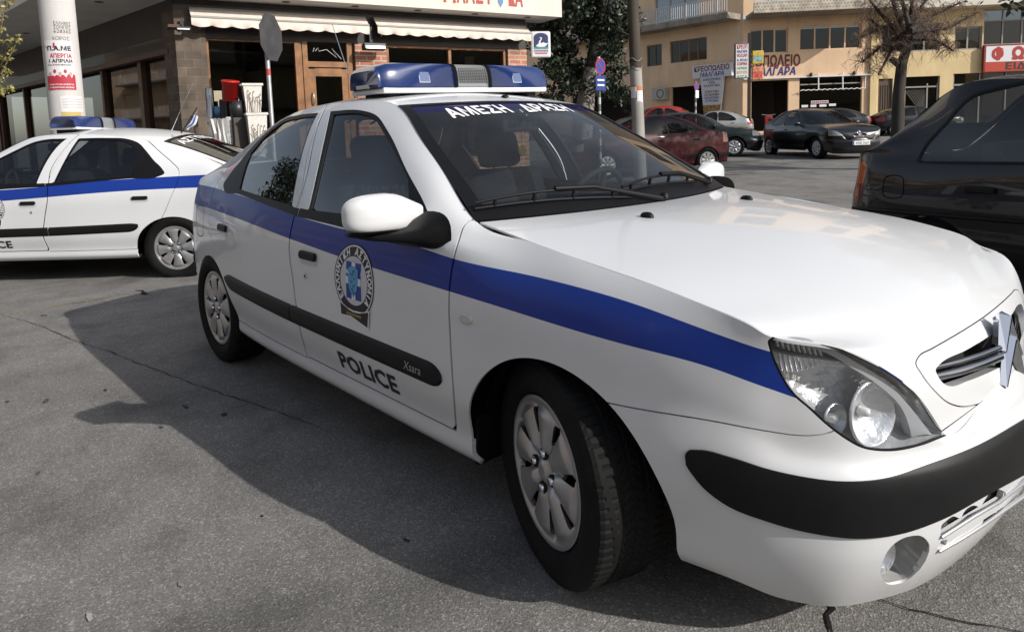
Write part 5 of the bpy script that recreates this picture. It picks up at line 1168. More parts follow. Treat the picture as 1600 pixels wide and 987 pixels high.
# ---------------------------------------------------------------- everything fitted to the police car
def seat(parent, x, y, z=.28, rear=False, wid=.5):
    m = MB()
    for p in ((.1, .02, .22, 0), ):
        m.box((x + .12, y, z + .12), (.50, wid, .16), bev=.05)
    rot = Matrix.Rotation(R(-14), 3, 'Y')
    m.box((x - .20, y, z + .42), (.13, wid, .62), bev=.05, rot=rot)
    if not rear:
        m.box((x - .30, y, z + .82), (.09, .26, .19), bev=.04, rot=rot)
        for s in (-.05, .05): m.tube([(x - .27, y + s, z + .70), (x - .295, y + s, z + .80)], .006, 6)
    else:
        for s in (-.35, .35): m.box((x - .30, y + s, z + .76), (.08, .26, .15), bev=.035, rot=rot)
    return m.build('rear_bench' if rear else 'seat', M_CLOTH, parent, smooth=True)
def make_fittings(root, cs, ch, ct, P):
    # dark skin close behind the panels: makes shut lines read black and lines the cabin
    net = side_net() * np.array([1, -1, 1]); uc, ur = UCS, URS
    qc = np.linspace(uc[0], uc[-1], 150)
    G, a = rows_loft(net, uc, qc, [2, 2, 2, 3, 3, 4, 4, 3, 3, 2, 2, 2]); keep = a <= 9; G = G[keep]; a = a[keep]; b = qc
    D, F = grid_data(G, a, b); D[:, :3] -= D[:, 3:6] * .02; c = Cut(D)
    _, F = c.split(F, lambda D: np.where(D[:, 1] < -.5, np.hypot(D[:, 0] - .025, D[:, 2] - .285) - .36, 1.))
    _, F = c.split(F, lambda D: np.where(D[:, 1] < -.45, np.hypot(D[:, 0] + 2.535, D[:, 2] - .27) - .345, 1.))
    hlp = pxf([(1190, 520), (1260, 515), (1420, 585), (1490, 680), (1400, 715), (1300, 690), (1230, 630)], 4)
    _, F = c.split(F, lambda D: np.where(D[:, 0] > .3, hlp(D), 1.)); fgp = pxf([(1355, 815), (1480, 815), (1480, 915), (1360, 930)], 4); _, F = c.split(F, lambda D: np.where(D[:, 0] > .4, fgp(D), 1.))
    panel(c, F, 'inner_shell', M_DARK, root, 'both', flange=0)
    # thin dark lining under the roof and behind the pillars
    G2, D2, F2, u2 = build_strip(WCEN, WEDG, 60, 16, u=KT); D2[:, :3] -= D2[:, 3:6] * .03; c2 = Cut(D2)
    F2 = c2.split(F2, lambda D: UT[3] + .02 - D[:, 6])[0]; F2 = c2.split(F2, lambda D: D[:, 6] - (UT[7] - .03))[0]
    panel(c2, F2, 'roof_lining', M_LINER, root, 'both', flange=0)
    G3, D3, F3, u3 = build_strip(CEN, EDG, 40, 14, True, KH); D3[:, :3] -= D3[:, 3:6] * .03; c3 = Cut(D3)
    go = pxf([(1440, 560), (1560, 490), (1700, 400), (1740, 470), (1600, 590), (1480, 615)], 4)
    F3 = c3.split(F3, lambda D: np.where(D[:, 0] > .4, go(D), 1.))[1]
    panel(c3, F3, 'bonnet_liner', M_DARK, root, 'both', flange=0)
    # floor, bulkhead, arch liners
    m = MB(); m.box((-1.28, 0, .235), (1.86, 1.56, .02)); m.box((-2.3, 0, .225), (.5, 1.1, .03)); m.box((-.30, 0, .52), (.04, 1.36, .62)); m.box((-2.95, 0, .5), (.04, 1.2, .5)); m.box((.28, 0, .20), (.75, 1.05, .03)); m.box((-2.9, 0, .22), (.7, 1.1, .03))
    m.box((.17, 0, .47), (.72, .80, .40))
    m.build('floor_pan', M_DARK, root)
    for (hx, rz_, rr) in ((.025, .285, .352), (-2.535, .27, .34)):
        for s in (-1, 1):
            m = MB(); V = []; n = 26
            for k in range(n):
                a = R(-8) + R(196) * k / (n - 1)
                for yy in (.76 if math.sin(a) > .25 else .69, .66, .50): V.append((hx + rr * math.cos(a), s * yy, rz_ + rr * math.sin(a)))
            m.add(V, [(k * 3 + j, k * 3 + j + 1, k * 3 + j + 4, k * 3 + j + 3) for k in range(n - 1) for j in range(2)], 0, True)
            m.add([(hx + rr * math.cos(R(-8) + R(196) * k / (n - 1)), s * .50, rz_ + rr * math.sin(R(-8) + R(196) * k / (n - 1))) for k in range(n)], [tuple(range(n))])
            if hx > 0: m.box((hx - .345, s * .735, .285), (.015, .12, .15), bev=.004)
            m.build('arch_liner', M_RUB, root)
    # wheels
    make_wheel(root, (-.008, -.708, .297), False, R(STEER)); make_wheel(root, (-.008, .708, .297), True, R(STEER))
    make_wheel(root, (-2.54, -.700, .297), False); make_wheel(root, (-2.54, .700, .297), True)
    # ---- headlamps
    for far in (False, True):
        mi = 'far' if far else None
        def bowl(name, outline, m_, rings, sg_):
            """smooth cavity behind a trimmed opening: rings of (scale, depth)"""
            pl = curve2d(outline, True, 5); Dv = DS[(DS[:, 0] > .4) & (((CP - DS[:, :3]) * DS[:, 3:6]).sum(1) > .25 * np.linalg.norm(CP - DS[:, :3], axis=1))]; qv, _z = project(Dv[:, :3]); ii = [int(((qv - w_) ** 2).sum(1).argmin()) for w_ in pl]; Pp = Dv[ii, :3]; Nn = Dv[ii, 3:6].mean(0); Pp = sum(np.roll(Pp, k_, 0) for k_ in (-2, -1, 0, 1, 2)) / 5; Nn /= np.linalg.norm(Nn); c0 = Pp.mean(0); n_ = len(Pp); V = []
            for sc_, dp in rings: V += [c0 + (q - c0) * sc_ - Nn * dp for q in Pp]
            V.append(c0 - Nn * rings[-1][1] * 1.05); F_ = [(k * n_ + i, k * n_ + (i + 1) % n_, (k + 1) * n_ + (i + 1) % n_, (k + 1) * n_ + i) for k in range(len(rings) - 1) for i in range(n_)] + [((len(rings) - 1) * n_ + i, (len(rings) - 1) * n_ + (i + 1) % n_, len(rings) * n_) for i in range(n_)]
            if sg_ > 0: V = [(x, -y, z) for x, y, z in V]
            return mesh_obj(name, V, F_, m_, root, smooth=True)
        hb = bowl('headlamp', P['HL'], M_REFL, [(1.0, .003), (.985, .014), (.95, .032), (.80, .046), (.45, .052)], 1 if far else -1)
        # bright bowl set back from the lens, black rim, then lens
        cc = Cut(cs.D); rim_o = [(1208, 547), (1207, 535), (1216, 531), (1250, 533), (1300, 547), (1348, 568), (1390, 592), (1431, 628), (1455, 655), (1474, 679, 'c'), (1440, 691), (1383, 699), (1345, 693), (1328, 684), (1298, 662), (1267, 633), (1246, 614), (1225, 583)]
        inn, rim = cc.split(P['hl'], lambda D: P['hlf'](D) + .0045)
        panel(cc, rim, 'lamp_rim', M_RUB, hb, mi, offset=-.001, flange=.003)
        panel(cc, inn, 'lens', G_LENS, hb, mi, offset=.002, flange=.0)
        shelf = pxf([(1214, 533), (1255, 533), (1305, 548), (1350, 570), (1395, 597), (1430, 632), (1472, 678, 'c'), (1436, 690, 'c'), (1432, 668), (1420, 640), (1385, 606), (1340, 578), (1298, 556), (1250, 543)], 5)
        dk, br = cc.split(inn, shelf)
        panel(cc, dk, 'bezel', mat('lamp_bezel', (.40, .41, .42), .35, metal=.35, coat=.5), hb, mi, offset=-.018, flange=.02)
        sg = -1 if not far else 1
        # round main reflector, small dipped dish and the ribbed indicator, in front of the bowl
        m = MB()
        def dish(u, v, rad, depth, fwd=.0, mm=0, dirx=(1, -.28, .12)):
            c, n = grid_hit(DS, u, v); ax = Vector(dirx).normalized(); c = Vector(c) - Vector(n) * (.024 - fwd)
            M = ax.to_track_quat('Z', 'Y').to_matrix(); pr = [(rad * (k / 8), -depth * (1 - (k / 8) ** 2)) for k in range(9)] + [(rad * 1.05, .002), (rad * 1.07, -.004)]
            pr[0] = (.0006, pr[0][1]); m.lathe(pr, 32, c, mm, M=M); m.lathe([(.0006, -depth + .028), (.009, -depth + .024), (.011, -depth + .005)], 14, c, 2, M=M)
        dish(1376, 652, .064, .036, .004); dish(1313, 661, .030, .022, .004)
        if sg > 0: m.v = [(x, -y, z) for x, y, z in m.v]
        m.build('lamp_bowl', [M_REFL, M_CHROME, mat('lamp_bulb', (.8, .8, .78), .1)], hb)
        m = MB()
        for k in range(9):
            a, n = grid_hit(DS, 1214 + 9 * k, 540 + 1.2 * k); b2, n2 = grid_hit(DS, 1226 + 8.6 * k, 586 + 1.5 * k - .4 * k * k)
            m.tube([Vector(a) - Vector(n) * .03, Vector(b2) - Vector(n2) * .03], .0045, 6)
        if sg > 0: m.v = [(x, -y, z) for x, y, z in m.v]
        m.build('indicator_rib', M_REFL, hb)
        # ---- tail lamp, fog lamp, bumper openings
        tl = panel(cs, P['tl'], 'tail_lamp', mat('tail_red', (.25, .006, .006), .12, coat=1), root, mi, offset=.003)
        fo = bowl('fog_lamp', P['FOG'], mat('fog_housing', (.36, .36, .35), .35, metal=.3), [(1.0, .004), (.95, .030), (.78, .058), (.4, .064)], sg)
        ce, n = grid_hit(DS, 1398, 876); m = MB(); ax = Vector((1, -.32, 0)).normalized(); M = ax.to_track_quat('Z', 'Y').to_matrix()
        cpos = Vector(ce) - Vector(n) * .007 + Vector((-.016, -.006, -.002))
        m.lathe([(.0006, -.03), (.018, -.022), (.032, -.002), (.035, .003)], 24, cpos, 0, M=M); m.lathe([(.0006, -.008), (.009, -.010), (.010, -.02)], 12, cpos, 1, M=M); m.lathe([(.035, .003), (.038, .0), (.038, -.03)], 24, cpos, 2, M=M)
        if sg > 0: m.v = [(x, -y, z) for x, y, z in m.v]
        m.build('lamp_bowl', [M_REFL, M_CHROME, M_SILVER], fo)
        m = MB(); pr = [(.0006, .013), (.012, .0115), (.024, .007), (.034, .002)]; m.lathe(pr, 24, cpos, 0, M=M)
        if sg > 0: m.v = [(x, -y, z) for x, y, z in m.v]
        m.build('fog_lens', G_FLUTE, fo)
        wallc = Cut(cs.D); 
        for k in ('s1', 's2'): panel(cs, P[k], 'bumper_intake', M_DARK, root, mi, offset=-.03, flange=0)
    for ln, ye in (([(1470, 838), (1520, 806), (1560, 783)], .30), ([(1466, 860), (1500, 841), (1535, 819)], .31)):
        pts = [grid_hit(DS, u, v) for u, v in ln]; pts = [Vector(p) + Vector(n) * .001 for p, n in pts]; pts.append(Vector((.866, -.03, pts[-1].z * .98)))
        for s in (1, -1):
            m = MB(); m.tube([(p.x, p.y * s, p.z) for p in pts], .0048, 8); m.build('intake_trim', M_SILVER, root)
    # ---- grille: dark box, bar and double chevron
    panel(ch, P['gop'], 'grille', M_DARK, root, 'both', offset=-.06, flange=0)
    for s in (1, -1):
        m = MB(); pts = [(.735, -.335 * s, .628), (.764, -.25 * s, .628), (.785, -.16 * s, .626), (.80, -.07 * s, .625)]
        for dz, r_ in ((0, .011), (.022, .006)): m.tube([(a + .004, b, c + dz) for a, b, c in pts], r_, 10)
        m.build('grille_bar', mat('dark_chrome', (.30, .30, .32), .12, metal=1.0), root)
    m = MB()
    for apex, near, far_ in (((.792, 0, .700), (.803, -.052, .632), (.806, .098, .590)), ((.803, .004, .650), (.812, -.070, .552), (.813, .102, .538))):
        for e in (near, far_):
            a, b = Vector(apex), Vector(e); t = (b - a).normalized(); n = Vector((1, 0, .35)); n = (n - t * n.dot(t)).normalized(); w = t.cross(n); V = []
            for p_, k_, h_ in ((a - t * .006, .021, .020), (b, .015, .012)): V += [p_ + w * k_, p_ + n * h_ + w * k_ * .15, p_ + n * h_ - w * k_ * .15, p_ - w * k_, p_ - n * .02]
            m.add(V, [(i, (i + 1) % 5, 5 + (i + 1) % 5, 5 + i) for i in range(5)] + [(0, 4, 3, 2, 1), (5, 6, 7, 8, 9)])
    m.build('double_chevron_emblem', M_CHROME, root)
    # ---- side indicators, fuel flap line
    for sg in (-1, 1):
        k = side_hit(729, 497.5); raised('side_indicator', [(k[0] + a, k[2] + b) for a, b in ell(.030, .017, 24)], mat('indicator_lens', (.55, .53, .48), .12, coat=1), root, sg, h=.008, bev=.006)
    k = side_hit(312, 345); V, F = poly_rings([(k[0] + a, k[2] + b) for a, b in rounded(-.085, .085, -.085, .085, .05)], [(k[0] + a, k[2] + b) for a, b in rounded(-.081, .081, -.081, .081, .047)])
    mesh_obj('fuel_flap_gap', [side_pt(x, z, -1, .0012) for x, z in V], F, M_RUB, root, smooth=False)
    # ---- door mirrors
    for sg in (-1, 1):
        th, ph = np.linspace(0, 2 * math.pi, 41), np.linspace(0, math.pi, 25); V = []; c = np.array([-.595, .897, .957])
        def shell(zlo, zhi):
            V = []; F = []
            for i, p in enumerate(ph):
                for j, t in enumerate(th):
                    sx, sy, sz = math.sin(p) * math.cos(t), math.cos(p), math.sin(p) * math.sin(t)
                    e = lambda q, k=.60: math.copysign(abs(q) ** k, q)
                    y = -.132 * e(sy, .68); zz = e(sz); xx = e(sx, .8)
                    taper = 1 - .55 * sstep(.005, .135, y); z = zz * .063 * (taper if zz > 0 else 1)
                    x = xx * (.062 if xx > 0 else .012) * taper - .15 * y * 0
                    z = np.clip(z, zlo, zhi)
                    ya = c[1] - y; xa = c[0] + x - .40 * (ya - .80) * .35
                    V.append((xa, ya * (1 if sg > 0 else -1), c[2] + z + .0))
            nt = len(th)
            for i in range(len(ph) - 1):
                for j in range(nt - 1):
                    f = (i * nt + j, i * nt + j + 1, (i + 1) * nt + j + 1, (i + 1) * nt + j)
                    F.append(f if sg > 0 else f[::-1])
            return V, F
        V, F = shell(-.049, 1); mo = mesh_obj('door_mirror', V, F, M_WHITE, root)
        V, F = shell(-1, -.0485); V = [(x, y, z - .003) for x, y, z in V]; mesh_obj('mirror_base', V, F, M_BLACK, mo)
        m = MB(); y0 = sg
        # arm from housing to the sail panel on the door
        secs = [(-.485, .795, .900, .085, .062), (-.500, .82, .897, .078, .048), (-.525, .85, .890, .064, .026), (-.565, .89, .888, .056, .018), (-.61, .95, .891, .045, .013), (-.645, 1.0, .897, .02, .006)]; nS = 24
        V = []
        for (sx, sy, sz, hx, hz) in secs:
            for k in range(nS):
                t = 2 * math.pi * k / nS; e = lambda q: math.copysign(abs(q) ** .75, q)
                V.append((sx + hx * e(math.cos(t)), sy * sg, sz + hz * e(math.sin(t))))
        m.add(V, [(i * nS + k, i * nS + (k + 1) % nS, (i + 1) * nS + (k + 1) % nS, (i + 1) * nS + k) for i in range(len(secs) - 1) for k in range(nS)] + [tuple(range(nS)), tuple(range((len(secs) - 1) * nS, len(secs) * nS))], 0, True)
        m.build('mirror_arm', M_BLACK, mo)
        m = MB(); m.box((-.655, .915 * sg, .957), (.004, .17, .085), rz=R(-8) * sg); m.build('mirror_glass', M_MIRROR, mo)
    # ---- roof light bar
    lightbar(root)
    # ---- wipers, washer jets, aerial foot
    wipers(root)
    j0, jn = grid_hit(DH, 1011, 339)
    for sy in (1, -1):
        m = MB(); m.lathe([(.019, -.002), (.018, .007), (.012, .014), (.001, .016)], 16, (j0[0], j0[1] * sy, j0[2]), M=Matrix.Diagonal((1.25, .8, 1))); m.build('washer_jet', M_BLACK, root)
    p, n = grid_hit(DT, 789, 152.5); m = MB(); m.lathe([(.017, 0), (.016, .006), (.010, .011), (.001, .012)], 16, p); m.build('roof_cap', M_BLACK, root)
    m = MB(); b0 = np.array((-2.10, -.12, 1.335)); m.lathe([(.022, 0), (.02, .012), (.008, .022), (.006, .03)], 16, b0); e0 = at(519, 38, np.dot(b0 - CP, CF) + .15)
    m.tube([b0 + np.array((0, 0, .02)), b0 * .5 + e0 * .5 + np.array((0.008, 0, 0.0)), e0], [.0036, .003, .0022], 6); m.build('aerial', M_CHROME, root)
    # ---- screen lettering
    for word, u0, v0, u1, v1, hh in (('ΑΜΕΣΗ', 708, 185, 803, 176, .098), ('ΔΡΑΣΗ', 826, 175.5, 897, 175, .098)):
        a, n = grid_hit(DT, u0, v0); b = None
        # the far half of the screen is the mirror image of the near skin
        def hit(u, v):
            r = ray(u, v); best = None
            q1 = grid_hit(DT, u, v)[0]
            if q1[1] < .0: return q1
            t = np.linspace(1.4, 3.4, 4000)[:, None]; Pp = CP + r * t
            idx = None; Dm = DT[::3, :3] * [1, -1, 1]; q, z = project(Dm); dd = (q[:, 0] - u) ** 2 + (q[:, 1] - v) ** 2; i = dd.argmin(); nn = DT[::3][i, 3:6] * [1, -1, 1]; p = Dm[i]
            return CP + r * (np.dot(p - CP, nn) / np.dot(r, nn))
        A, B = hit(u0, v0), hit(u1, v1); v, f = text2d(word, .1, .036, spacing=1.05); xs = [q[0] for q in v]; w0, w1 = min(xs), max(xs)
        V = []
        for x, y in v:
            yy = A[1] + (B[1] - A[1]) * (x - w0) / (w1 - w0); up = y / .073
            s = np.array([.0, yy, 0]); base = A + (B - A) * (x - w0) / (w1 - w0)
            # climb the glass: find the skin point with this y, a given way up from the base
            V.append(screen_pt(yy, base[0] - up * hh * .80))
        w = mesh_obj('windscreen_lettering', V, f, M_WTEXT, root, smooth=False)
    v, f = text2d('ΑΣΤΥΝΟΜΙΑ', .1, .03); xs = [q[0] for q in v]; w0, w1 = min(xs), max(xs)
    V = [screen_pt(.42 - .84 * (x - w0) / (w1 - w0), -2.50 + y / .073 * .085) for x, y in v]; mesh_obj('rear_window_lettering', V, f, M_WTEXT, root, smooth=False)
    # ---- cabin
    for y in (-.36, .36): seat(root, -1.22, y)
    seat(root, -2.05, 0, .27, True, 1.25)
    m = MB(); prof = [(-.33, .915), (-.50, .90), (-.62, .88), (-.70, .83), (-.66, .72), (-.55, .60), (-.45, .45)]
    V = [(x, y, z - .0 - .10 * (abs(y) / .68) ** 4) for y in np.linspace(-.68, .68, 9) for x, z in prof]; k = len(prof)
    m.add(V, [(i * k + j, i * k + j + 1, (i + 1) * k + j + 1, (i + 1) * k + j) for i in range(8) for j in range(k - 1)], 0, True)
    m.box((-.66, .36, .90), (.16, .36, .06), bev=.025); m.build('dashboard', M_TRIM, root)
    m = MB(); M = Matrix.Rotation(R(-68), 3, 'Y'); c = Vector((-.86, .36, .84)); m.tube([M @ Vector((.185 * math.cos(t), .185 * math.sin(t), 0)) + c for t in np.linspace(0, 2 * math.pi, 37)], .014, 8, caps=False)
    for t in (R(0), R(130), R(230)): m.tube([c + M @ Vector((.03 * math.cos(t), .03 * math.sin(t), -.03)), c + M @ Vector((.18 * math.cos(t), .18 * math.sin(t), 0))], .014, 6)
    m.lathe([(.001, .0), (.06, -.005), (.065, -.03)], 16, c, M=M); m.tube([c + M @ Vector((0, 0, -.03)), c + Vector((.22, 0, -.06))], .025, 8); m.build('steering_wheel', M_TRIM, root)
    m = MB(); m.box((-.985, .03, 1.225), (.03, .25, .072), bev=.014, rot=Matrix.Rotation(R(8), 3, 'Z')); m.tube([(-.97, .02, 1.235), (-.93, .02, 1.28)], .009, 8)
    ir = m.build('interior_mirror', M_TRIM, root)
    m = MB(); m.tube([(-.965, .02, 1.19), (-.963, .02, 1.13)], .0016, 5); m.lathe([(.001, .002), (.022, .002), (.024, 0), (.022, -.002), (.001, -.002)], 20, (-.962, .02, 1.108), axis='X', sm=False)
    m.build('charm', M_GOLDM, ir)
M_REFL = mat('lamp_reflector', (.80, .81, .82), .2, metal=.6, bump=(40, .7, .006)); M_GOLDM = mat('gold_metal', (.6, .42, .12), .25, metal=1.0)
G_FLUTE = glass('fluted_lens', (.86, .87, .88), 1.5, .04, dirt=.14, bumpy=(160, .9, .004))
STEER = -18.0
def screen_pt(y, x, lift=.0025):
    """point on the screen skin at lateral y and length x"""
    v = abs(y); D = DT
    d = (np.abs(D[:, 1]) - v) ** 2 + (D[:, 0] - x) ** 2; i = d.argmin(); p, n = D[i, :3], D[i, 3:6]
    py = -v; z = p[2] - (n[0] * (x - p[0]) + n[1] * (py - p[1])) / n[2]
    q = np.array([x, py, z]) + n * lift; q[1] = abs(q[1]) * (1 if y > 0 else -1); return q
G_BLUE = None
def lightbar(root):
    lb = bpy.data.objects.new('light_bar', None); C.objects.link(lb); lb.parent = root; lb.location = (-1.392, .0, 1.378); lb.rotation_euler = (R(1.2), 0, 0); lb.empty_display_size = .2
    blue = bpy.data.materials.new('blue_lens'); blue.use_nodes = True; b = blue.node_tree.nodes['Principled BSDF']
    b.inputs['Base Color'].default_value = (.009, .027, .125, 1); b.inputs['Roughness'].default_value = .3; b.inputs['Coat Weight'].default_value = .6; b.inputs['Coat Roughness'].default_value = .05
    Lh = .49
    prof = [(.137, .022), (.138, .05), (.133, .085), (.124, .110), (.108, .122), (.085, .127), (-.085, .127), (-.108, .122), (-.124, .110), (-.133, .085), (-.138, .05), (-.137, .022)]
    def sect(y0, y1, mm, name, taper0=0., taper1=0., scale=1.0, par=lb, smooth=True):
        st = []
        N_ = 3
        ys = [(y0, taper0), (y0 + .012 * (taper0 > 0), taper0 * .55), (y0 + .05 * (taper0 > 0), taper0 * .12), (y0 + .09 * (taper0 > 0), 0), (y1 - .09 * (taper1 > 0), 0), (y1 - .05 * (taper1 > 0), taper1 * .12), (y1 - .012 * (taper1 > 0), taper1 * .55), (y1, taper1)]
        V = []; k = len(prof)
        for y, t in ys:
            for x, z in prof: V.append((x * scale * (1 - t * .5), y, .022 + (z - .022) * scale * (1 - t)))
        F = [(i * k + j, i * k + j + 1, (i + 1) * k + j + 1, (i + 1) * k + j) for i in range(len(ys) - 1) for j in range(k - 1)] + [tuple(range(k)), tuple(range((len(ys) - 1) * k, len(ys) * k))[::-1]]
        o = mesh_obj(name, V, F, mm, par, smooth=smooth)
        return o
    fine = []
    sect(-Lh, -.105, blue, 'blue_lens', .30, 0); sect(.105, Lh, blue, 'blue_lens', 0, .30)
    gr = sect(-.092, .092, M_SILVER, 'speaker_grille', scale=.985)
    for y0, y1 in ((-.108, -.090), (.090, .108)): sect(y0, y1, M_RUB, 'lens_seal', scale=1.02)
    # speaker slots
    m = MB()
    for i in range(13):
        for k in range(10):
            z = .040 + .0072 * k; x = np.interp(z, [.022, .05, .085, .110], [.137, .138, .133, .124]) * .985 + .0005
            m.box((x, -.0765 + .0127 * i + .003 * (k % 2), .022 + (z - .022) * .985), (.003, .0062, .0030), rot=Matrix.Rotation(R(-8 - 10 * (z > .085)), 3, 'Y'))
    m.build('speaker_slots', M_DARK, gr)
    # base rail and feet
    m = MB(); m.box((0, 0, .010), (.268, 2 * Lh - .03, .024), bev=.008); bs = m.build('base_rail', M_WHITE, lb)
    for y in (-.40, .40): m = MB(); m.box((.0, y, -.018), (.2, .06, .036), bev=.006); m.build('foot', M_BLACK, lb)
    for s, lab in ((-1, 0), (1, 1)):
        m = MB(); m.box((.1335, s * .27, .065), (.006, .056, .050), rot=Matrix.Rotation(R(-12), 3, 'Y'), bev=.002); o = m.build('lens_frame', mat('clear_frame', (.5, .53, .58), .3), lb)
        m = MB(); m.box((.1362, s * .27, .0655), (.004, .048, .042), rot=Matrix.Rotation(R(-12), 3, 'Y')); m.build('lens_pane', mat('lens_blue_pane', (.08, .12, .25), .1, coat=1), o)
    m = MB(); m.box((.0, -Lh - .004, .030), (.10, .012, .016), bev=.003); m.build('end_plate', M_SILVER, lb)
def wipers(root):
    for (p0, p1, pa) in (((741, 331), (985, 312), (1035, 316)), ((968, 305), (1085, 288), (1105, 290))):
        w = MB()
        def on(u, v, lift):
            far = False
            q, z = project(DT[:, :3]); q2, z2 = project(DT[:, :3] * [1, -1, 1])
            d1 = (q[:, 0] - u) ** 2 + (q[:, 1] - v) ** 2; d2 = (q2[:, 0] - u) ** 2 + (q2[:, 1] - v) ** 2
            if d1.min() < d2.min() + 4: i = d1.argmin(); p, n = DT[i, :3], DT[i, 3:6]
            else: i = d2.argmin(); p, n = DT[i, :3] * [1, -1, 1], DT[i, 3:6] * [1, -1, 1]
            r = ray(u, v); return Vector(CP + r * (np.dot(p - CP, n) / np.dot(r, n))) + Vector(n) * lift
        P = [on(p0[0] + (p1[0] - p0[0]) * t, p0[1] + (p1[1] - p0[1]) * t - 5 * math.sin(math.pi * t), .012) for t in np.linspace(0, 1, 9)]
        w.tube(P, .0055, 6)                                              # rubber blade
        up = Vector((.25, 0, 1)).normalized()
        A = [p + up * (.010 + .022 * math.sin(math.pi * min(1, .15 + .7 * t))) for p, t in zip(P, np.linspace(0, 1, 9))]
        w.tube(A, .005, 6)
        for k in (1, 3, 5, 7): w.tube([P[k], A[k]], .006, 6)
        mid = A[4]; piv = on(pa[0], pa[1], .016); w.tube([mid + up * .006, A[6] + up * .010, piv], [.009, .008, .011], 6); w.lathe([(.016, 0), (.015, .02), (.001, .024)], 12, piv)
        w.build('wiper', M_RUB, root)
    m = MB()   # black scuttle below the glass
    cs_ = [(-.235, 0, .925), (-.262, .25, .926), (-.31, .45, .925), (-.385, .66, .918)]; cb = [(-.33, 0, .965), (-.355, .25, .966), (-.40, .43, .965), (-.455, .62, .958)]
    for s in (1, -1):
        V = [(x, y * s, z) for x, y, z in cs_] + [(x, y * s, z) for x, y, z in cb]; m.add(V, [(i, i + 1, 5 + i, 4 + i) for i in range(3)], 0, True)
    m.build('scuttle', M_RUB, root)
car, _cs, _ch, _ct, _P = make_police()
make_fittings(car, _cs, _ch, _ct, _P)
car2 = copy_tree(car)
car2.location = (-7.668, -1.479, -.063); car2.rotation_euler = (0, 0, 3.943)
car2['label'] = 'white police car parked side on behind the near one, its nose cut off at left'
car['group'] = car2['group'] = 'police cars'
for w_ in [o for o in car2.children if o.name.startswith('wheel') and abs(o.location.x) < .5]:
    w_.rotation_euler.z = 0 if w_.location.y < 0 else math.pi
# a small striped flag and a number on the second car's tailgate glass
# ---------------------------------------------------------------- the other cars
def zones(pts): # piecewise-linear map and its slope
    a = np.array(pts, float)
    def f(q): return np.interp(q, a[:, 0], a[:, 1])
    def g(q):
        i = np.clip(np.searchsorted(a[:, 0], q) - 1, 0, len(a) - 2); return (a[i + 1, 1] - a[i, 1]) / (a[i + 1, 0] - a[i, 0])
    return f, g
SEDAN = dict(WCEN=np.array([(-.25, .93), (-.48, 1.075), (-.72, 1.206), (-1.0, 1.318), (-1.35, 1.362), (-1.65, 1.365), (-2.0, 1.325), (-2.35, 1.185), (-2.72, 1.01), (-3.36, .955)]),
             WEDG=np.array([(-.40, .698, .925), (-.625, .645, 1.062), (-.86, .585, 1.195), (-1.085, .525, 1.305), (-1.35, .545, 1.335), (-1.65, .55, 1.33), (-2.0, .545, 1.275), (-2.35, .57, 1.135), (-2.72, .62, .975), (-3.14, .62, .945)]))
BOXY = dict(WCEN=np.array([(-.25, .93), (-.46, 1.08), (-.68, 1.215), (-.95, 1.335), (-1.35, 1.385), (-1.75, 1.395), (-2.15, 1.385), (-2.52, 1.355), (-2.78, 1.14), (-3.02, .93)]),
            WEDG=np.array([(-.40, .698, .925), (-.605, .65, 1.07), (-.82, .60, 1.21), (-1.03, .555, 1.325), (-1.35, .575, 1.36), (-1.75, .58, 1.36), (-2.15, .575, 1.35), (-2.50, .565, 1.325), (-2.74, .60, 1.13), (-2.97, .64, .94)]),
            OUT=np.array([(.865, 0), (.855, .18), (.82, .375), (.79, .46), (.745, .55), (.68, .64), (.58, .71), (.53, .737), (.46, .765), (.30, .805), (.08, .82), (-.16, .825), (-.40, .83), (-.62, .83), (-.86, .83), (-1.03, .83), (-1.35, .83), (-1.75, .828), (-2.15, .82), (-2.5, .805), (-2.74, .785), (-2.95, .75), (-3.06, .66), (-3.10, .36), (-3.11, 0)]))
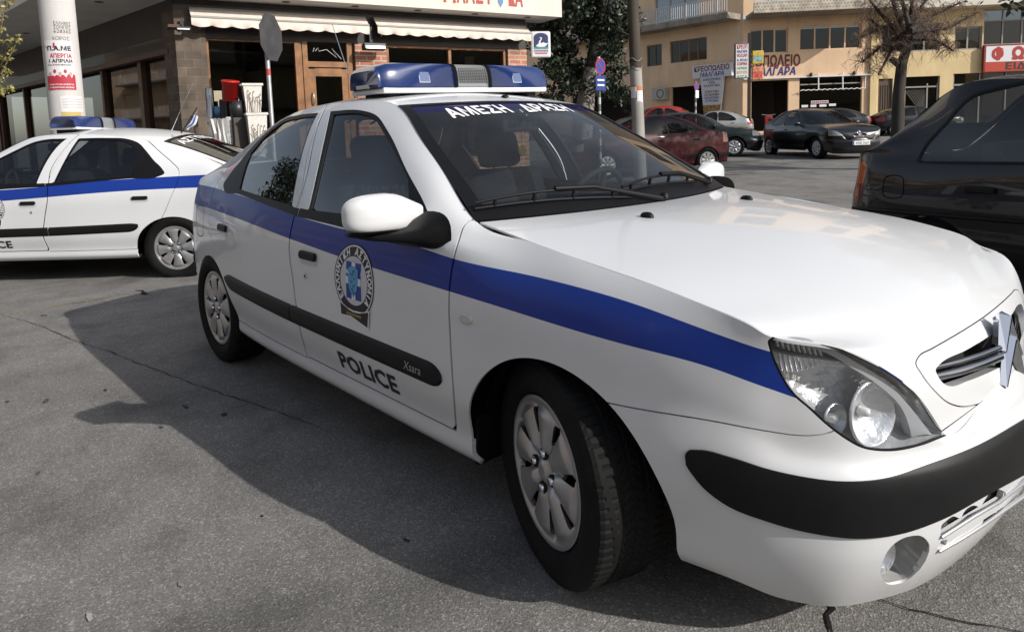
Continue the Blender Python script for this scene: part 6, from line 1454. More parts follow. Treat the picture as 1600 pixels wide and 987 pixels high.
def make_car(name, label, paint, loc, yaw, base=None, xm=None, zm=None, ys=1.0, coarse=True, light=None, plates=(), hub=.0, kidney=False, tail_col=None, gaps=True, rim=None, extra=None, group='cars parked and driving in the street', wheels=True, windows=None, trim=True, tailf=None, flapf=None, gcar=None, edgef=None):
    base = base or {}
    cen, edg, wc, we, ou = CEN, EDG, base.get('WCEN', WCEN), base.get('WEDG', WEDG), base.get('OUT', OUT)
    net = side_net(cen, edg, wc, we, ou)
    ncol, ns = (150, (2, 2, 2, 3, 3, 4, 4, 4, 4, 7, 8, 6)) if coarse else (240, (3, 3, 3, 4, 5, 6, 6, 5, 5, 10, 11, 8))
    G, D, F, uc, ur = build_side(net, ncol, ns); kh = uc[12] - uc[2:13][::-1]; kt = uc[12:22] - uc[12]
    _, DHn, FHn, _ = build_strip(cen, edg, 46, 16, True, kh); _, DTn, FTn, _ = build_strip(wc, we, 90, 18, u=kt)
    fx, gx = zones(xm or [(-4, -4), (2, 2)]); fz, gzp = zones(zm or [(-1, -1), (3, 3)])
    def warp(V, N):
        V2 = np.stack([fx(V[:, 0]), V[:, 1] * ys, fz(V[:, 2])], 1); N2 = np.stack([N[:, 0] / gx(V[:, 0]), N[:, 1] / ys, N[:, 2] / gzp(V[:, 2])], 1)
        return V2, N2 / (np.linalg.norm(N2, axis=1, keepdims=True) + 1e-9)
    wp = lambda p: (float(fx(p[0])), p[1] * ys, float(fz(p[2])))
    t = thing(name, label, 'car', loc, yaw, group)
    cs, ch, ct = Cut(D), Cut(DHn), Cut(DTn); fs, fh, ft = F, FHn, FTn
    _, fs = cs.split(fs, lambda D: np.where(D[:, 1] < -.5, np.hypot(D[:, 0] - .025, D[:, 2] - .285) - .338, 1.)); _, fs = cs.split(fs, lambda D: np.where(D[:, 1] < -.45, np.hypot(D[:, 0] + 2.535, D[:, 2] - .28) - .335, 1.))
    wins = windows or [[(-1.49, 1.275), (-1.20, 1.285), (-.98, 1.20), (-.62, .935, 'c'), (-1.50, .925, 'c')], [(-1.60, 1.275), (-1.95, 1.235), (-2.22, 1.12), (-2.40, .985), (-1.585, .932, 'c')]]
    gl = []; fr = []
    for w in wins:
        f = xzf(w, 6); g = lambda D, f=f: np.where((D[:, 6] > 8.2) & (D[:, 1] < -.3), f(D), 1.)
        a, fs = cs.split(fs, lambda D: g(D) - .018); a, b2 = cs.split(a, g); gl += a; fr += b2
    if gaps:
        for x0 in (-.42, -1.545):
            _, fs = cs.split(fs, lambda D: np.where((D[:, 2] > .3) & (D[:, 6] < 11.5) & (D[:, 1] < -.5), np.abs(D[:, 0] - x0 - .05 * np.sin((D[:, 2] - .3) * 3)) - .0035, 1.))
    hl, fs = cs.split(fs, lambda D: np.maximum(np.maximum(.615 - D[:, 2] - .0 * D[:, 0], .52 - D[:, 0]), D[:, 1] + .34))
    if flapf:
        ff = lambda D, o: np.where((D[:, 0] < -2) & (D[:, 1] < -.5), flapf(D) + o, 1.)
        lid, fs = cs.split(fs, lambda D: ff(D, -.003)); lid, _ = cs.split(lid, lambda D: ff(D, .003))
    tl, fs = cs.split(fs, tailf) if tailf else cs.split(fs, lambda D: np.maximum(np.maximum(np.maximum(.70 - D[:, 2], D[:, 2] - .93), D[:, 0] + 2.98), D[:, 1] + .42))
    tr, fs = cs.split(fs, lambda D: np.maximum(np.abs(D[:, 2] - .42) - .045, .62 - np.abs(D[:, 0] + 1.25) + .0)) if trim else ([], fs)
    it, fs = cs.split(fs, lambda D: np.maximum(np.maximum(np.abs(D[:, 2] - .27) - .05, .60 - D[:, 0]), D[:, 1] - 0))
    gr, fh = ch.split(fh, (lambda D: np.maximum(np.maximum(np.abs(D[:, 2] - .625) - .035, .6 - D[:, 0]), -.30 - D[:, 1])) if not kidney else (lambda D: np.maximum(np.hypot((D[:, 1] + .115) / .08, (D[:, 2] - .632) / .045) - 1, .6 - D[:, 0])))
    _, fh = ch.split(fh, lambda D: .992 - D[:, 7])
    ws, ft = ct.split(ft, lambda D: D[:, 6] - (kt[3] - .012)); wg, wsl = ct.split(ws, lambda D: np.maximum(np.maximum(D[:, 6] - (kt[3] - .03), D[:, 7] - .94), .05 - D[:, 6]))
    r0, r1 = kt[7] - .06, kt[8] + .02
    rw, ft = ct.split(ft, lambda D: np.maximum(np.maximum(r0 - D[:, 6], D[:, 6] - r1), D[:, 7] - .88))
    body = panel(cs, fs, 'body', paint, t, 'both', flange=.012, warp=warp)
    panel(ct, ft, 'roof', paint, t, 'both', flange=0, warp=warp); panel(ch, fh, 'bonnet', paint, t, 'both', flange=.01, warp=warp)
    for far in (None, 'far'):
        g = panel(cs, gl, 'side_window', gcar or G_CAR, t, far, flange=0, warp=warp, offset=-.003); panel(cs, fr, 'window_frame', M_RUB, g, far, flange=.01, warp=warp)
        panel(cs, hl, 'headlamp', light or mat('far_lamp', (.55, .56, .58), .12, metal=.6, coat=1, bump=(40, .6, .01)), t, far, warp=warp, flange=.0, offset=.002)
        if tailf:
            up, lo = cs.split(tl, lambda D: .775 - D[:, 2]); lp = panel(cs, up, 'tail_lamp', tail_col, t, far, warp=warp, flange=.01, offset=.002); panel(cs, lo, 'red_lens', mat('tail_dark_red', (.12, .006, .01), .2, coat=.6), lp, far, warp=warp, flange=.01, offset=.002)
        else: panel(cs, tl, 'tail_lamp', tail_col or mat('tail_red', (.25, .006, .006), .12, coat=1), t, far, warp=warp, flange=0, offset=.002)
    w = panel(ct, wg, 'windscreen', gcar or G_CAR, t, 'both', flange=0, warp=warp); panel(ct, wsl, 'screen_seal', M_RUB, w, 'both', flange=0, warp=warp, offset=.002)
    panel(ct, rw, 'rear_window', gcar or G_CAR, t, 'both', flange=0, warp=warp)
    if flapf: panel(cs, lid, 'fuel_flap', paint, t, None, warp=warp, flange=.006)
    if tr:
        fr_ = [f for f in tr if cs.D[f[0], 0] > -1.25]; re_ = [f for f in tr if cs.D[f[0], 0] <= -1.25]
        for q in (fr_, re_): panel(cs, q, 'bumper_strip', M_BLACK, body, 'both', warp=warp, offset=.004, flange=.01)
    if it: panel(cs, it, 'lower_intake', M_DARK, body, 'both', warp=warp, flange=0)
    g = panel(ch, gr, 'grille', M_DARK, t, 'both', flange=0, warp=warp, offset=-.01)
    # dark inner skin
    D2 = D.copy(); D2[:, :3] -= D2[:, 3:6] * .02; c2 = Cut(D2); f2 = [f for f in F if D2[f[0], 6] < 8.6]
    _, f2 = c2.split(f2, lambda D: np.where(D[:, 1] < -.4, np.minimum(np.hypot(D[:, 0] - .025, D[:, 2] - .285), np.hypot(D[:, 0] + 2.535, D[:, 2] - .28)) - .345, 1.))
    panel(c2, f2, 'inner_shell', M_DARK, t, 'both', flange=0, warp=warp)
    m = MB(); m.box(wp((-1.3, 0, .25)), (2.2, 1.3, .03)); m.box(wp((-.32, 0, .55)), (.05, 1.3, .6)); m.box(wp((.22, 0, .5)), (.8, .8, .4))
    for y in (-.36, .36): m.box(wp((-1.42, y, .78)), (.14, .46, .6), bev=.04); m.box(wp((-1.48, y, 1.16)), (.09, .25, .18), bev=.03); m.box(wp((-1.15, y, .5)), (.5, .46, .16))
    m.box(wp((-2.28, 0, .78)), (.14, 1.2, .5), bev=.04); m.box(wp((-.55, 0, .84)), (.3, 1.25, .12), bev=.04); m.build('seats', M_CLOTH, t)
    if wheels:
        r_ = float(fz(.297)) / .297 if False else 1.0
        for x, s in ((0, -1), (0, 1), (-2.54, -1), (-2.54, 1)):
            w_ = make_wheel(t, (float(fx(x)), .70 * ys * s, .297), s > 0)
            if rim:
                for o in w_.children:
                    if o.name.startswith('rim'): o.data = o.data.copy(); o.data.materials[0] = rim
    m = MB()
    for s in (-1, 1):
        m2 = MB(); c = wp((-.585, .885, .94)); m2.box((c[0], c[1] * s, c[2]), (.09, .17, .11), bev=.035); m2.tube([(c[0] + .03, (abs(c[1]) - .06) * s, c[2] - .03), (c[0] + .05, (abs(c[1]) - .14) * s, c[2] - .05)], .03, 8); m2.build('door_mirror', paint, t, smooth=True)
        for x in (-1.30, -2.24):
            y, n = -.835, None; c = wp((x, .843 if x > -2 else .825, .78)); m3 = MB(); m3.box((c[0], c[1] * s, c[2]), (.15, .02, .035), bev=.008); m3.build('door_handle', paint if kidney else M_BLACK, t)
    for (x, z, txt) in plates:
        c = wp((x, 0, z)); o = MB(); o.box(c, (.02, .50, .11), bev=.003); pl = o.build('number_plate', M_WHITEP, t)
        v, f = text2d(txt, .088, .01); xs = [q[0] for q in v]; mid = (min(xs) + max(xs)) / 2; sgn = 1 if x > 0 else -1
        mesh_obj('plate_lettering', [(c[0] + .0115 * sgn, (q[0] - mid) * sgn + .03, c[2] - .035 + q[1]) for q in v], f, M_KTEXT_, pl, smooth=False)
        o = MB(); o.box((c[0] + .003 * sgn, -.228 * sgn if sgn > 0 else .228, c[2]), (.018, .042, .108)); o.build('plate_band', mat('plate_blue', (.02, .06, .4), .5), pl)
    if extra: extra(t, wp, warp, cs, fs, D)
    return t
G_CAR = glass('car_glass', (.30, .33, .33), 1.55)
P_BLACK = mat('black_paint', (.004, .004, .005), .3, coat=.6, spec=.35); P_MAROON = mat('maroon_paint', (.06, .004, .008), .45, coat=.12, spec=.2, noise=(2, .15)); P_SILVER = mat('silver_paint', (.42, .42, .41), .35, metal=.5, coat=.8)
P_GREEN = mat('dark_green_paint', (.008, .016, .016), .4, coat=.5, spec=.3); P_RED = mat('red_paint', (.30, .012, .008), .45, coat=.3); P_NAVY = mat('navy_paint', (.008, .009, .014), .4, coat=.4, spec=.3)
M_HUB = mat('pale_hubcap', (.50, .49, .47), .45, metal=.3)
def placed(u, d, lx, ly, yaw):
    """origin of a car whose local point (lx, ly) stands under photo column u at depth d"""
    p = at(u, 200, d); c, s_ = math.cos(yaw), math.sin(yaw); x, y = p[0] - (lx * c - ly * s_), p[1] - (lx * s_ + ly * c); return (x, y, float(gz(x, y)))
def ground_at(x, y): return float(gz(x, y))
def kidney_extra(t, wp, warp, cs, fs, D):
    for s in (-1, 1):
        m = MB(); m.tube([wp((.803, s * .115 + .08 * math.cos(a), .632 + .045 * math.sin(a))) for a in np.linspace(0, 2 * math.pi, 25)], .0055, 6, caps=False); m.build('grille_ring', M_CHROME, t)
    m = MB(); m.lathe([(.001, .006), (.035, .004), (.038, -.004)], 16, wp((.755, 0, .715)), M=Matrix.Rotation(R(50), 3, 'Y')); m.build('bonnet_badge', M_CHROME, t)
make_car('hatchback_car', 'black hatchback with twin oval grille driving towards the camera, before the butcher shop', P_BLACK, (-6.84, 17.585, ground_at(-6.84, 17.6)), -.609, xm=[(-4, -4.0), (-2.54, -2.66), (-1.1, -1.36), (-.30, -.52), (0, 0), (.865, .78)], zm=[(-1, -1), (.3, .3), (.9, .93), (1.4, 1.43), (3, 3.1)], ys=1.03, kidney=True, plates=((.875, .42, 'ΑΗΕ 7657'),), extra=kidney_extra, trim=False)
make_car('saloon_car', 'dark red saloon parked just beyond the windscreen of the near police car', P_MAROON, (-9.078, 9.6, ground_at(-9.1, 9.6) - .01), 4.336, base=SEDAN, xm=[(-4, -4.1), (-2.54, -2.55), (0, 0), (2, 2)], rim=M_HUB,
         windows=[[(-1.49, 1.275), (-1.20, 1.285), (-.98, 1.20), (-.62, .935, 'c'), (-1.50, .925, 'c')], [(-1.57, 1.275), (-1.80, 1.26), (-2.02, 1.17, 'c'), (-2.06, .95, 'c'), (-1.555, .932, 'c')], [(-2.08, 1.15), (-2.10, .955, 'c'), (-2.38, .985), (-2.24, 1.07)]], tail_col=mat('tail_orange_red', (.35, .05, .01), .2, coat=1))
make_car('hatchback_car', 'silver hatchback parked at the kerb under the grey butcher sign', P_SILVER, placed(1154, 34.5, -2.54, .75, R(214)), R(214), rim=M_HUB, zm=[(-1, -1), (.3, .3), (.9, .9), (1.4, 1.45), (3, 3.1)])
make_car('hatchback_car', 'dark green car facing right between the dark red saloon and the silver hatchback', P_GREEN, tuple(np.append(at(1146, 236, 21.5)[:2], ground_at(*at(1146, 236, 21.5)[:2]))), R(32), rim=M_SILVER)
make_car('hatchback_car', 'dark blue car parked at the kerb, mostly hidden by the black hatchback driving past', P_NAVY, placed(1364, 33.0, -3.3, .4, R(222)), R(222))
make_car('hatchback_car', 'red car of which only the roof shows beyond the dark red saloon', P_RED, placed(1036, 28.0, -1.6, 0, R(222)), R(225), zm=[(-1, -1), (.3, .3), (.9, 1.0), (1.4, 1.70), (3, 3.4)])
make_car('hatchback_car', 'dark car parked behind the bare tree, glimpsed over the black car at the right', P_NAVY, placed(1430, 33.0, -1.2, 0, R(45)), R(45))
# the big black hatchback at the right edge
BH = (2.499, 2.789, .019); BY = -.164
def bh_world(D):
    c, s = math.cos(BY), math.sin(BY); X = D[:, :3]
    return np.stack([X[:, 0] * c - X[:, 1] * s + BH[0], X[:, 0] * s + X[:, 1] * c + BH[1], X[:, 2] + BH[2]], 1)
def bh_local(P):
    c, s = math.cos(-BY), math.sin(-BY); p = np.asarray(P) - BH; return np.array([p[0] * c - p[1] * s, p[0] * s + p[1] * c, p[2]])
def bh_flank(u, v, y=-.78):
    """local (x,z) of a photo pixel on that car's right flank plane y=const"""
    c, s = math.cos(-BY), math.sin(-BY); o = bh_local(CP); r = ray(u, v); d = np.array([r[0] * c - r[1] * s, r[0] * s + r[1] * c, r[2]]); t = (y - o[1]) / d[1]; q = o + d * t; return (q[0], q[2])
def bh_extra(t, wp, warp, cs, fs, D):
    m = MB(); m.tube([(-3.0, -.742, .615), (-2.85, -.79, .62), (-2.4, -.825, .625), (-1.5, -.842, .63), (-.5, -.842, .63)], .012, 6); m.build('side_rub_strip', M_RUB, t)
wq = [bh_flank(u, v, y) for u, v, y in ((1436, 252, -.75), (1440, 241, -.74), (1480, 197, -.68), (1522, 158, -.62), (1560, 147, -.60))]
bhw = [[(wq[0][0], wq[0][1], 'c'), wq[1], wq[2], wq[3], (wq[4][0], wq[4][1]), (-1.40, 1.315), (-1.32, 1.30, 'c'), (-1.30, .95, 'c')], [(-1.22, 1.295, 'c'), (-1.15, 1.29), (-.93, 1.21), (-.60, .955, 'c'), (-1.22, .945, 'c')]]
def bh_px(pts):
    poly = curve2d(pts, True, 6)
    def f(D):
        q, z = project(bh_world(D)); return sdf(q, poly) * np.abs(z) / FPX
    return f
_tail = bh_px([(1350, 253, 'c'), (1356, 258, 'c'), (1345, 307, 'c'), (1300, 307, 'c'), (1300, 253, 'c')]); _flap = bh_px([(1384, 277), (1397, 274), (1410, 277), (1412, 292), (1409, 307), (1395, 310), (1381, 306), (1380, 291)])
bh = make_car('hatchback_car', 'large black hatchback cropped by the right edge with amber tail lamp, just beyond the bonnet', P_BLACK, BH, BY, base=BOXY, zm=[(-1, -1), (.93, .93), (1.4, 1.425), (3, 3.1)], coarse=False, windows=bhw, extra=bh_extra, gaps=False, tail_col=mat('tail_amber', (.38, .07, .012), .2, coat=.6), tailf=lambda D: np.where((D[:, 0] < -2.6) & (D[:, 1] < -.45), _tail(D), 1.), flapf=_flap, gcar=glass('pale_car_glass', (.72, .72, .68), 1.9))
def scooter():
    P = at(1204, 192, 34); g = ground_at(P[0], P[1]); t = thing('motor_scooter', 'small red motor scooter parked in the butcher shop doorway, behind the black hatchback', 'scooter', (P[0], P[1], g + .13), R(130))
    for x in (-.62, .62): m = MB(); m.lathe([(.12, -.05), (.22, -.05), (.25, 0), (.22, .05), (.12, .05)], 20, (x, 0, .25), axis='Y'); m.build('wheel', M_TYRE, t)
    m = MB(); m.box((-.35, 0, .55), (.75, .32, .30), bev=.08); m.box((.05, 0, .32), (.45, .3, .08), bev=.03); m.box((.45, 0, .68), (.10, .36, .62), bev=.04); m.build('body', P_RED, t)
    m = MB(); m.box((-.35, 0, .78), (.7, .28, .12), bev=.05); m.build('seat', M_CLOTH, t)
    m = MB(); m.tube([(.62, 0, .25), (.48, 0, 1.0)], .03, 8); m.tube([(.44, -.33, 1.05), (.48, 0, 1.02), (.44, .33, 1.05)], .018, 8); m.lathe([(.001, .07), (.06, .05), (.07, 0)], 12, (.50, 0, .98), axis='X'); m.build('handlebar', M_CHROME, t)
scooter()
# ---------------------------------------------------------------- poles, signs, trees, goods
M_POLE = stained('pole_whitewash', (.60, .575, .555), .22)
def poster_pole():
    P = at(117, 300, 8.0); g = -.1; P0 = np.array([P[0], P[1]])
    t = thing('lamp_pole', 'thick white concrete pole pasted with strike posters behind the second police car', 'pole', (P0[0], P0[1], g), math.atan2(CP[1] - P0[1], CP[0] - P0[0]) + math.pi / 2)
    m = MB(); m.lathe([(.182, 0), (.178, 3.0), (.172, 8.0), (.001, 8.0)], 40); m.build('shaft', M_POLE, t)
    rr = lambda z: (.182 - z * .00133 if z < 3 else .178 - (z - 3) * .0012) + .0006
    def hit(u, v):  # local (angle, z) of a pixel on the shaft
        r = ray(u, v); o = CP[:2] - P0; a = r[0] ** 2 + r[1] ** 2; b = 2 * (o @ r[:2]); c = o @ o - .180 ** 2; s = max(b * b - 4 * a * c, 0); k = (-b - math.sqrt(s)) / (2 * a); q = CP + r * k
        yaw = t.rotation_euler.z; dx, dy = q[0] - P0[0], q[1] - P0[1]; return math.atan2(-dx * math.sin(yaw) + dy * math.cos(yaw), dx * math.cos(yaw) + dy * math.sin(yaw)), q[2] - g
    def curved(name, a0, a1, z0, z1, m_, lift, par=t, n=14):
        V = [((rr(z) + lift) * math.cos(a0 + (a1 - a0) * i / n), (rr(z) + lift) * math.sin(a0 + (a1 - a0) * i / n), z) for z in (z0, z1) for i in range(n + 1)]
        return mesh_obj(name, V, [(i, i + 1, n + 2 + i, n + 1 + i) for i in range(n)], m_, par, smooth=False)
    def ctext(name, body, ac, z, h, width, m_, lift, par, bold=.03):
        v, f = text2d(body, 1.0, bold); xs = [p[0] for p in v]; w0, w1 = min(xs), max(xs)
        V = []
        for x, y in v:
            a = ac + ((x - w0) / (w1 - w0) - .5) * width / .18; zz = z + y / .73 * h; V.append(((rr(zz) + lift) * math.cos(a), (rr(zz) + lift) * math.sin(a), zz))
        return mesh_obj(name, V, f, m_, par, smooth=False)
    aL, zt = hit(69, 64); aR, _ = hit(112, 64); _, zb = hit(95, 141)
    aL = max(aL, -math.pi + .02) if aL < 0 else aL
    po = curved('strike_poster', aL, aR, zb, zt, mat('poster_paper', (.66, .64, .64), .6), .002); ac = (aL + aR) / 2; wd = abs(aR - aL) * .18; hh = zt - zb
    ink = mat('poster_red', (.42, .03, .05), .6); blk = M_KTEXT_
    ctext('poster_lettering', 'Π.Α.ΜΕ', ac + .06 * np.sign(aR - aL), zb + hh * .80, hh * .085, wd * .80, blk, .004, po, .05); ctext('poster_lettering', 'ΑΠΕΡΓΙΑ', ac + .12 * np.sign(aR - aL), zb + hh * .655, hh * .08, wd * .72, ink, .004, po, .04)
    ctext('poster_lettering', '1 ΑΠΡΙΛΗ', ac + .08 * np.sign(aR - aL), zb + hh * .555, hh * .07, wd * .78, blk, .004, po, .04); ctext('poster_lettering', '10 π.μ. ΑΓΑΛΜΑ ΒΕΝΙΖΕΛΟΥ', ac, zb + hh * .495, hh * .03, wd * .80, blk, .004, po, .02)
    n = 16; V = []
    for i in range(n + 1):
        a = aL + (aR - aL) * i / n; top = zb + hh * (.22 + .08 * abs(math.sin(i * 1.1)) + .06 * (i % 3 == 0)); V += [((rr(zb) + .0035) * math.cos(a), (rr(zb) + .0035) * math.sin(a), zb + .004), ((rr(top) + .0035) * math.cos(a), (rr(top) + .0035) * math.sin(a), top)]
    mesh_obj('poster_crowd', V, [(2 * i, 2 * i + 2, 2 * i + 3, 2 * i + 1) for i in range(n)], ink, po, smooth=False)
    for k in range(5):
        a = ac + (k - 2) * wd / .18 * .17; z = zb + hh * (.33 + .05 * (k % 2)); V = [((rr(z) + .004) * math.cos(a + .09 * math.cos(q)), (rr(z) + .004) * math.sin(a + .09 * math.cos(q)), z + .022 * math.sin(q)) for q in np.linspace(0, 2 * math.pi, 10, endpoint=False)]
        mesh_obj('poster_figure', V, [tuple(range(10))], ink if k % 2 else mat('poster_pink', (.55, .30, .32), .6), po, smooth=False)
    for k in range(2): ctext('poster_lettering', 'ΟΛΟΙ ΣΤΗΝ ΑΠΕΡΓΙΑ' if k == 0 else 'ΣΥΓΚΕΝΤΡΩΣΗ ΑΓΩΝΑΣ', ac, zb + hh * (.10 - .06 * k), hh * .028, wd * .85, M_WTEXT, .005, po, .02)
    V = [hit(70, 72), hit(84, 67), hit(98, 69), hit(84, 75), hit(74, 76)]; mesh_obj('poster_flag', [((rr(z) + .004) * math.cos(a), (rr(z) + .004) * math.sin(a), z) for a, z in V], [tuple(range(5))], ink, po, smooth=False)
    # small notices and stencilling
    a0, z0 = hit(96, 176); a1, z1 = hit(128, 151); pn = curved('torn_notice', a0, a1, z0, z1, mat('poster_paper'), .002)
    for k in range(4): ctext('notice_lettering', 'ΕΝΟΙΚΙΑΖΕΤΑΙ ΔΙΑΜΕΡΙΣΜΑ', (a0 + a1) / 2, z1 - .04 - .03 * k, .010, abs(a1 - a0) * .15, M_WINALU, .004, pn, .0)
    a0, z0 = hit(97, 183); a1, z1 = hit(126, 175); curved('torn_notice', a0, a1, z0, z1, mat('old_yellow_paper', (.50, .38, .12), .7), .003)
    stn = mat('stencil_grey', (.16, .15, .15), .7)
    for k, tx in enumerate(('ΕΛΛΗΝΕΣ', 'ΣΟΜΠΕΣ', '628365')): a, z = hit(97.5, 36.5 + 6.3 * k); ctext('stencil', tx, a, z - .02, .038, .17, stn, .0015, t, .01)
    a, z = hit(95, 63); ctext('stencil', 'ΧΟΡΟΣ', a, z, .04, .17, stn, .0015, t, .0)
poster_pole()
def rod(name, label, cat, u, v0, v1, depth, r, m, group=None):
    a, b = at(u, v0, depth), at(u, v1, depth); g = ground_at(b[0], b[1]); t = thing(name, label, cat, (b[0], b[1], g), 0, group); return t, a, b, g
def stop_sign():
    P = at(424, 180, 9.3); g = -.08; t = thing('road_sign', 'grey back of an octagonal stop sign on a thin galvanised post before the shop', 'road sign', (P[0], P[1], g), R(50))
    M_GALV = mat('galvanised', (.36, .37, .38), .45, metal=.6, noise=(12, .2)); top = at(413, 24, 9.3)[2] - g
    lean = at(413, 24, 9.3) - at(424, 180, 9.3); c, s = math.cos(-R(50)), math.sin(-R(50)); zz = lambda z: (z - (P[2] - g)) / (top - (P[2] - g)); L = np.array([lean[0] * c - lean[1] * s, lean[0] * s + lean[1] * c])
    at_z = lambda z: (L[0] * zz(z), L[1] * zz(z), z)
    m = MB(); m.tube([at_z(0), at_z(top)], .031, 12); m.build('post', M_GALV, t)
    zc = at(428, 58, 9.3)[2] - g; x0, y0, _ = at_z(zc); m = MB(); k = 8; oc = [(.335 * math.cos(R(22.5 + 45 * i)), .335 * math.sin(R(22.5 + 45 * i))) for i in range(k)]
    V = [(x0 + .06 + a * math.cos(R(80)) * 1.0, y0 - .0 + a * math.sin(R(80)) + .045, zc + b) for a, b in oc] + [(x0 + .06 + a * math.cos(R(80)) - .012, y0 + a * math.sin(R(80)) + .060, zc + b) for a, b in oc]
    m.add(V, [tuple(range(k))[::-1], tuple(range(k, 2 * k))] + [(i, (i + 1) % k, k + (i + 1) % k, k + i) for i in range(k)]); m.build('sign_plate', mat('sign_back', (.05, .05, .055), .55, noise=(6, .3)), t)
    m = MB()
    for dz in (-.14, .14): m.box((x0 + .03, y0 + .025, zc + dz), (.12, .05, .04), rz=R(80))
    m.build('clamp', M_GALV, t)
    m = MB(); m.tube([at_z(zc - .52), at_z(zc - .43)], .033, 12); m.build('tape', mat('tape_red', (.35, .05, .04), .6), t)
stop_sign()
def no_parking(label, u, vt, vb, vbase, depth, plate=True):
    P = at(u, vbase, depth); g = ground_at(P[0], P[1]); t = thing('road_sign', label, 'road sign', (P[0], P[1], g), R(20), 'round no parking signs')
    zt = at(u, vt, depth)[2] - g; zb = at(u, vb, depth)[2] - g; dia = (zt - zb); n = 28
    m = MB(); m.tube([(0, 0, 0), (0, 0, zt + .03)], .03, 10); post = m.build('post', mat('post_striped', (.55, .55, .55), .5), t)
    for k in range(8): m = MB(); m.tube([(0, 0, .35 + .5 * k * .55), (0, 0, .35 + .5 * k * .55 + .14)], .0305, 10); m.build('post_band', mat('post_band_grey', (.12, .12, .12), .6), post)
    yaw = math.atan2(CP[1] - P[1], CP[0] - P[0]) - R(20); rot = Matrix.Rotation(yaw + R(52), 3, 'Z'); c = Vector((0, 0, (zt + zb) / 2)); r = dia / 2
    def disc(rr, x, m_, nm, par):
        q = MB(); q.lathe([(.0005, x), (rr, x), (rr, x - .006)], n, c, axis='X', M=rot, sm=False); return q.build(nm, m_, par)
    d = disc(r, .045, mat('sign_rim_red', (.35, .03, .06), .5), 'sign_disc', t); disc(r * .82, .047, mat('sign_blue', (.03, .06, .30), .5), 'sign_field', d)
    q = MB(); M2 = rot; V = [M2 @ Vector((.049, a, b)) + c for a, b in ((-.62 * r, .52 * r), (-.52 * r, .62 * r), (.62 * r, -.52 * r), (.52 * r, -.62 * r))]; q.add(V, [(0, 1, 2, 3)]); q.build('sign_bar', mat('sign_rim_red'), d)
    if plate:
        q = MB(); q.box(c + rot @ Vector((.04, 0, -r - .17)), (.01, .32, .30), rot=rot); pl = q.build('sub_plate', mat('plate_navy', (.02, .05, .22), .5), t)
        q = MB()
        for k in range(2): q.box(c + rot @ Vector((.0465, 0, -r - .11 - .10 * k)), (.004, .22, .035), rot=rot)
        q.build('plate_line', M_WTEXT, pl)
    else:
        q = MB(); q.box(c + rot @ Vector((.04, .03, -r - .13)), (.01, .17, .26), rot=rot); q.build('sub_plate', M_WHITEP, t)
no_parking('round blue and red no parking sign with blue plate, in front of the dark evergreen', 938, 93, 118, 250, 14.0)
no_parking('small purple no parking sign with white tab beside the butcher board', 1087, 130, 142, 225, 24.0, False)
def utility_pole():
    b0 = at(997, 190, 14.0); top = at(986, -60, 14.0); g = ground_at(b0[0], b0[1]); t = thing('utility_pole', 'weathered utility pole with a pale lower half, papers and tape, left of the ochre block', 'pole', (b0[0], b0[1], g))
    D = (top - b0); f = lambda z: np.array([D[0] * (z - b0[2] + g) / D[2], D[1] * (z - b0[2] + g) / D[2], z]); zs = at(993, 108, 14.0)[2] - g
    m = MB(); m.tube([f(0), f(zs)], [.128, .120], 20); m.build('lower_shaft', stained('pole_pale_grey', (.36, .34, .31), .35), t)
    m = MB(); m.tube([f(zs), f(9.0)], [.117, .10], 20); m.build('upper_shaft', stained('pole_dark_brown', (.07, .055, .042), .4), t)  # dark brown above the wire ties, paler grey below
    m = MB()
    for dz in (0, .18): m.tube([f(zs + dz) + np.array([(.128) * math.cos(a), (.128) * math.sin(a), .04 * math.sin(3 * a)]) for a in np.linspace(0, 2 * math.pi, 20)], .008, 5)
    m.build('wire_tie', M_WINALU, t)
    yaw = math.atan2(CP[1] - b0[1], CP[0] - b0[0])
    for k, (da, z0, w, h, c) in enumerate(((-.55, 145, .16, .22, M_WHITEP), (.45, 140, .14, .12, mat('paper_orange', (.55, .18, .06), .6)), (.5, 152, .15, .25, M_WHITEP), (-.5, 137, .14, .10, mat('paper_orange')))):
        z = at(995, z0, 14.0)[2] - g; c0 = f(z); n = 5; V = [(c0[0] + .132 * math.cos(yaw + da + (i / n - .5) * w / .15), c0[1] + .132 * math.sin(yaw + da + (i / n - .5) * w / .15), z + s * h / 2) for s in (-1, 1) for i in range(n + 1)]
        mesh_obj('pasted_paper', V, [(i, i + 1, n + 2 + i, n + 1 + i) for i in range(n)], c, t, smooth=False)
utility_pole()
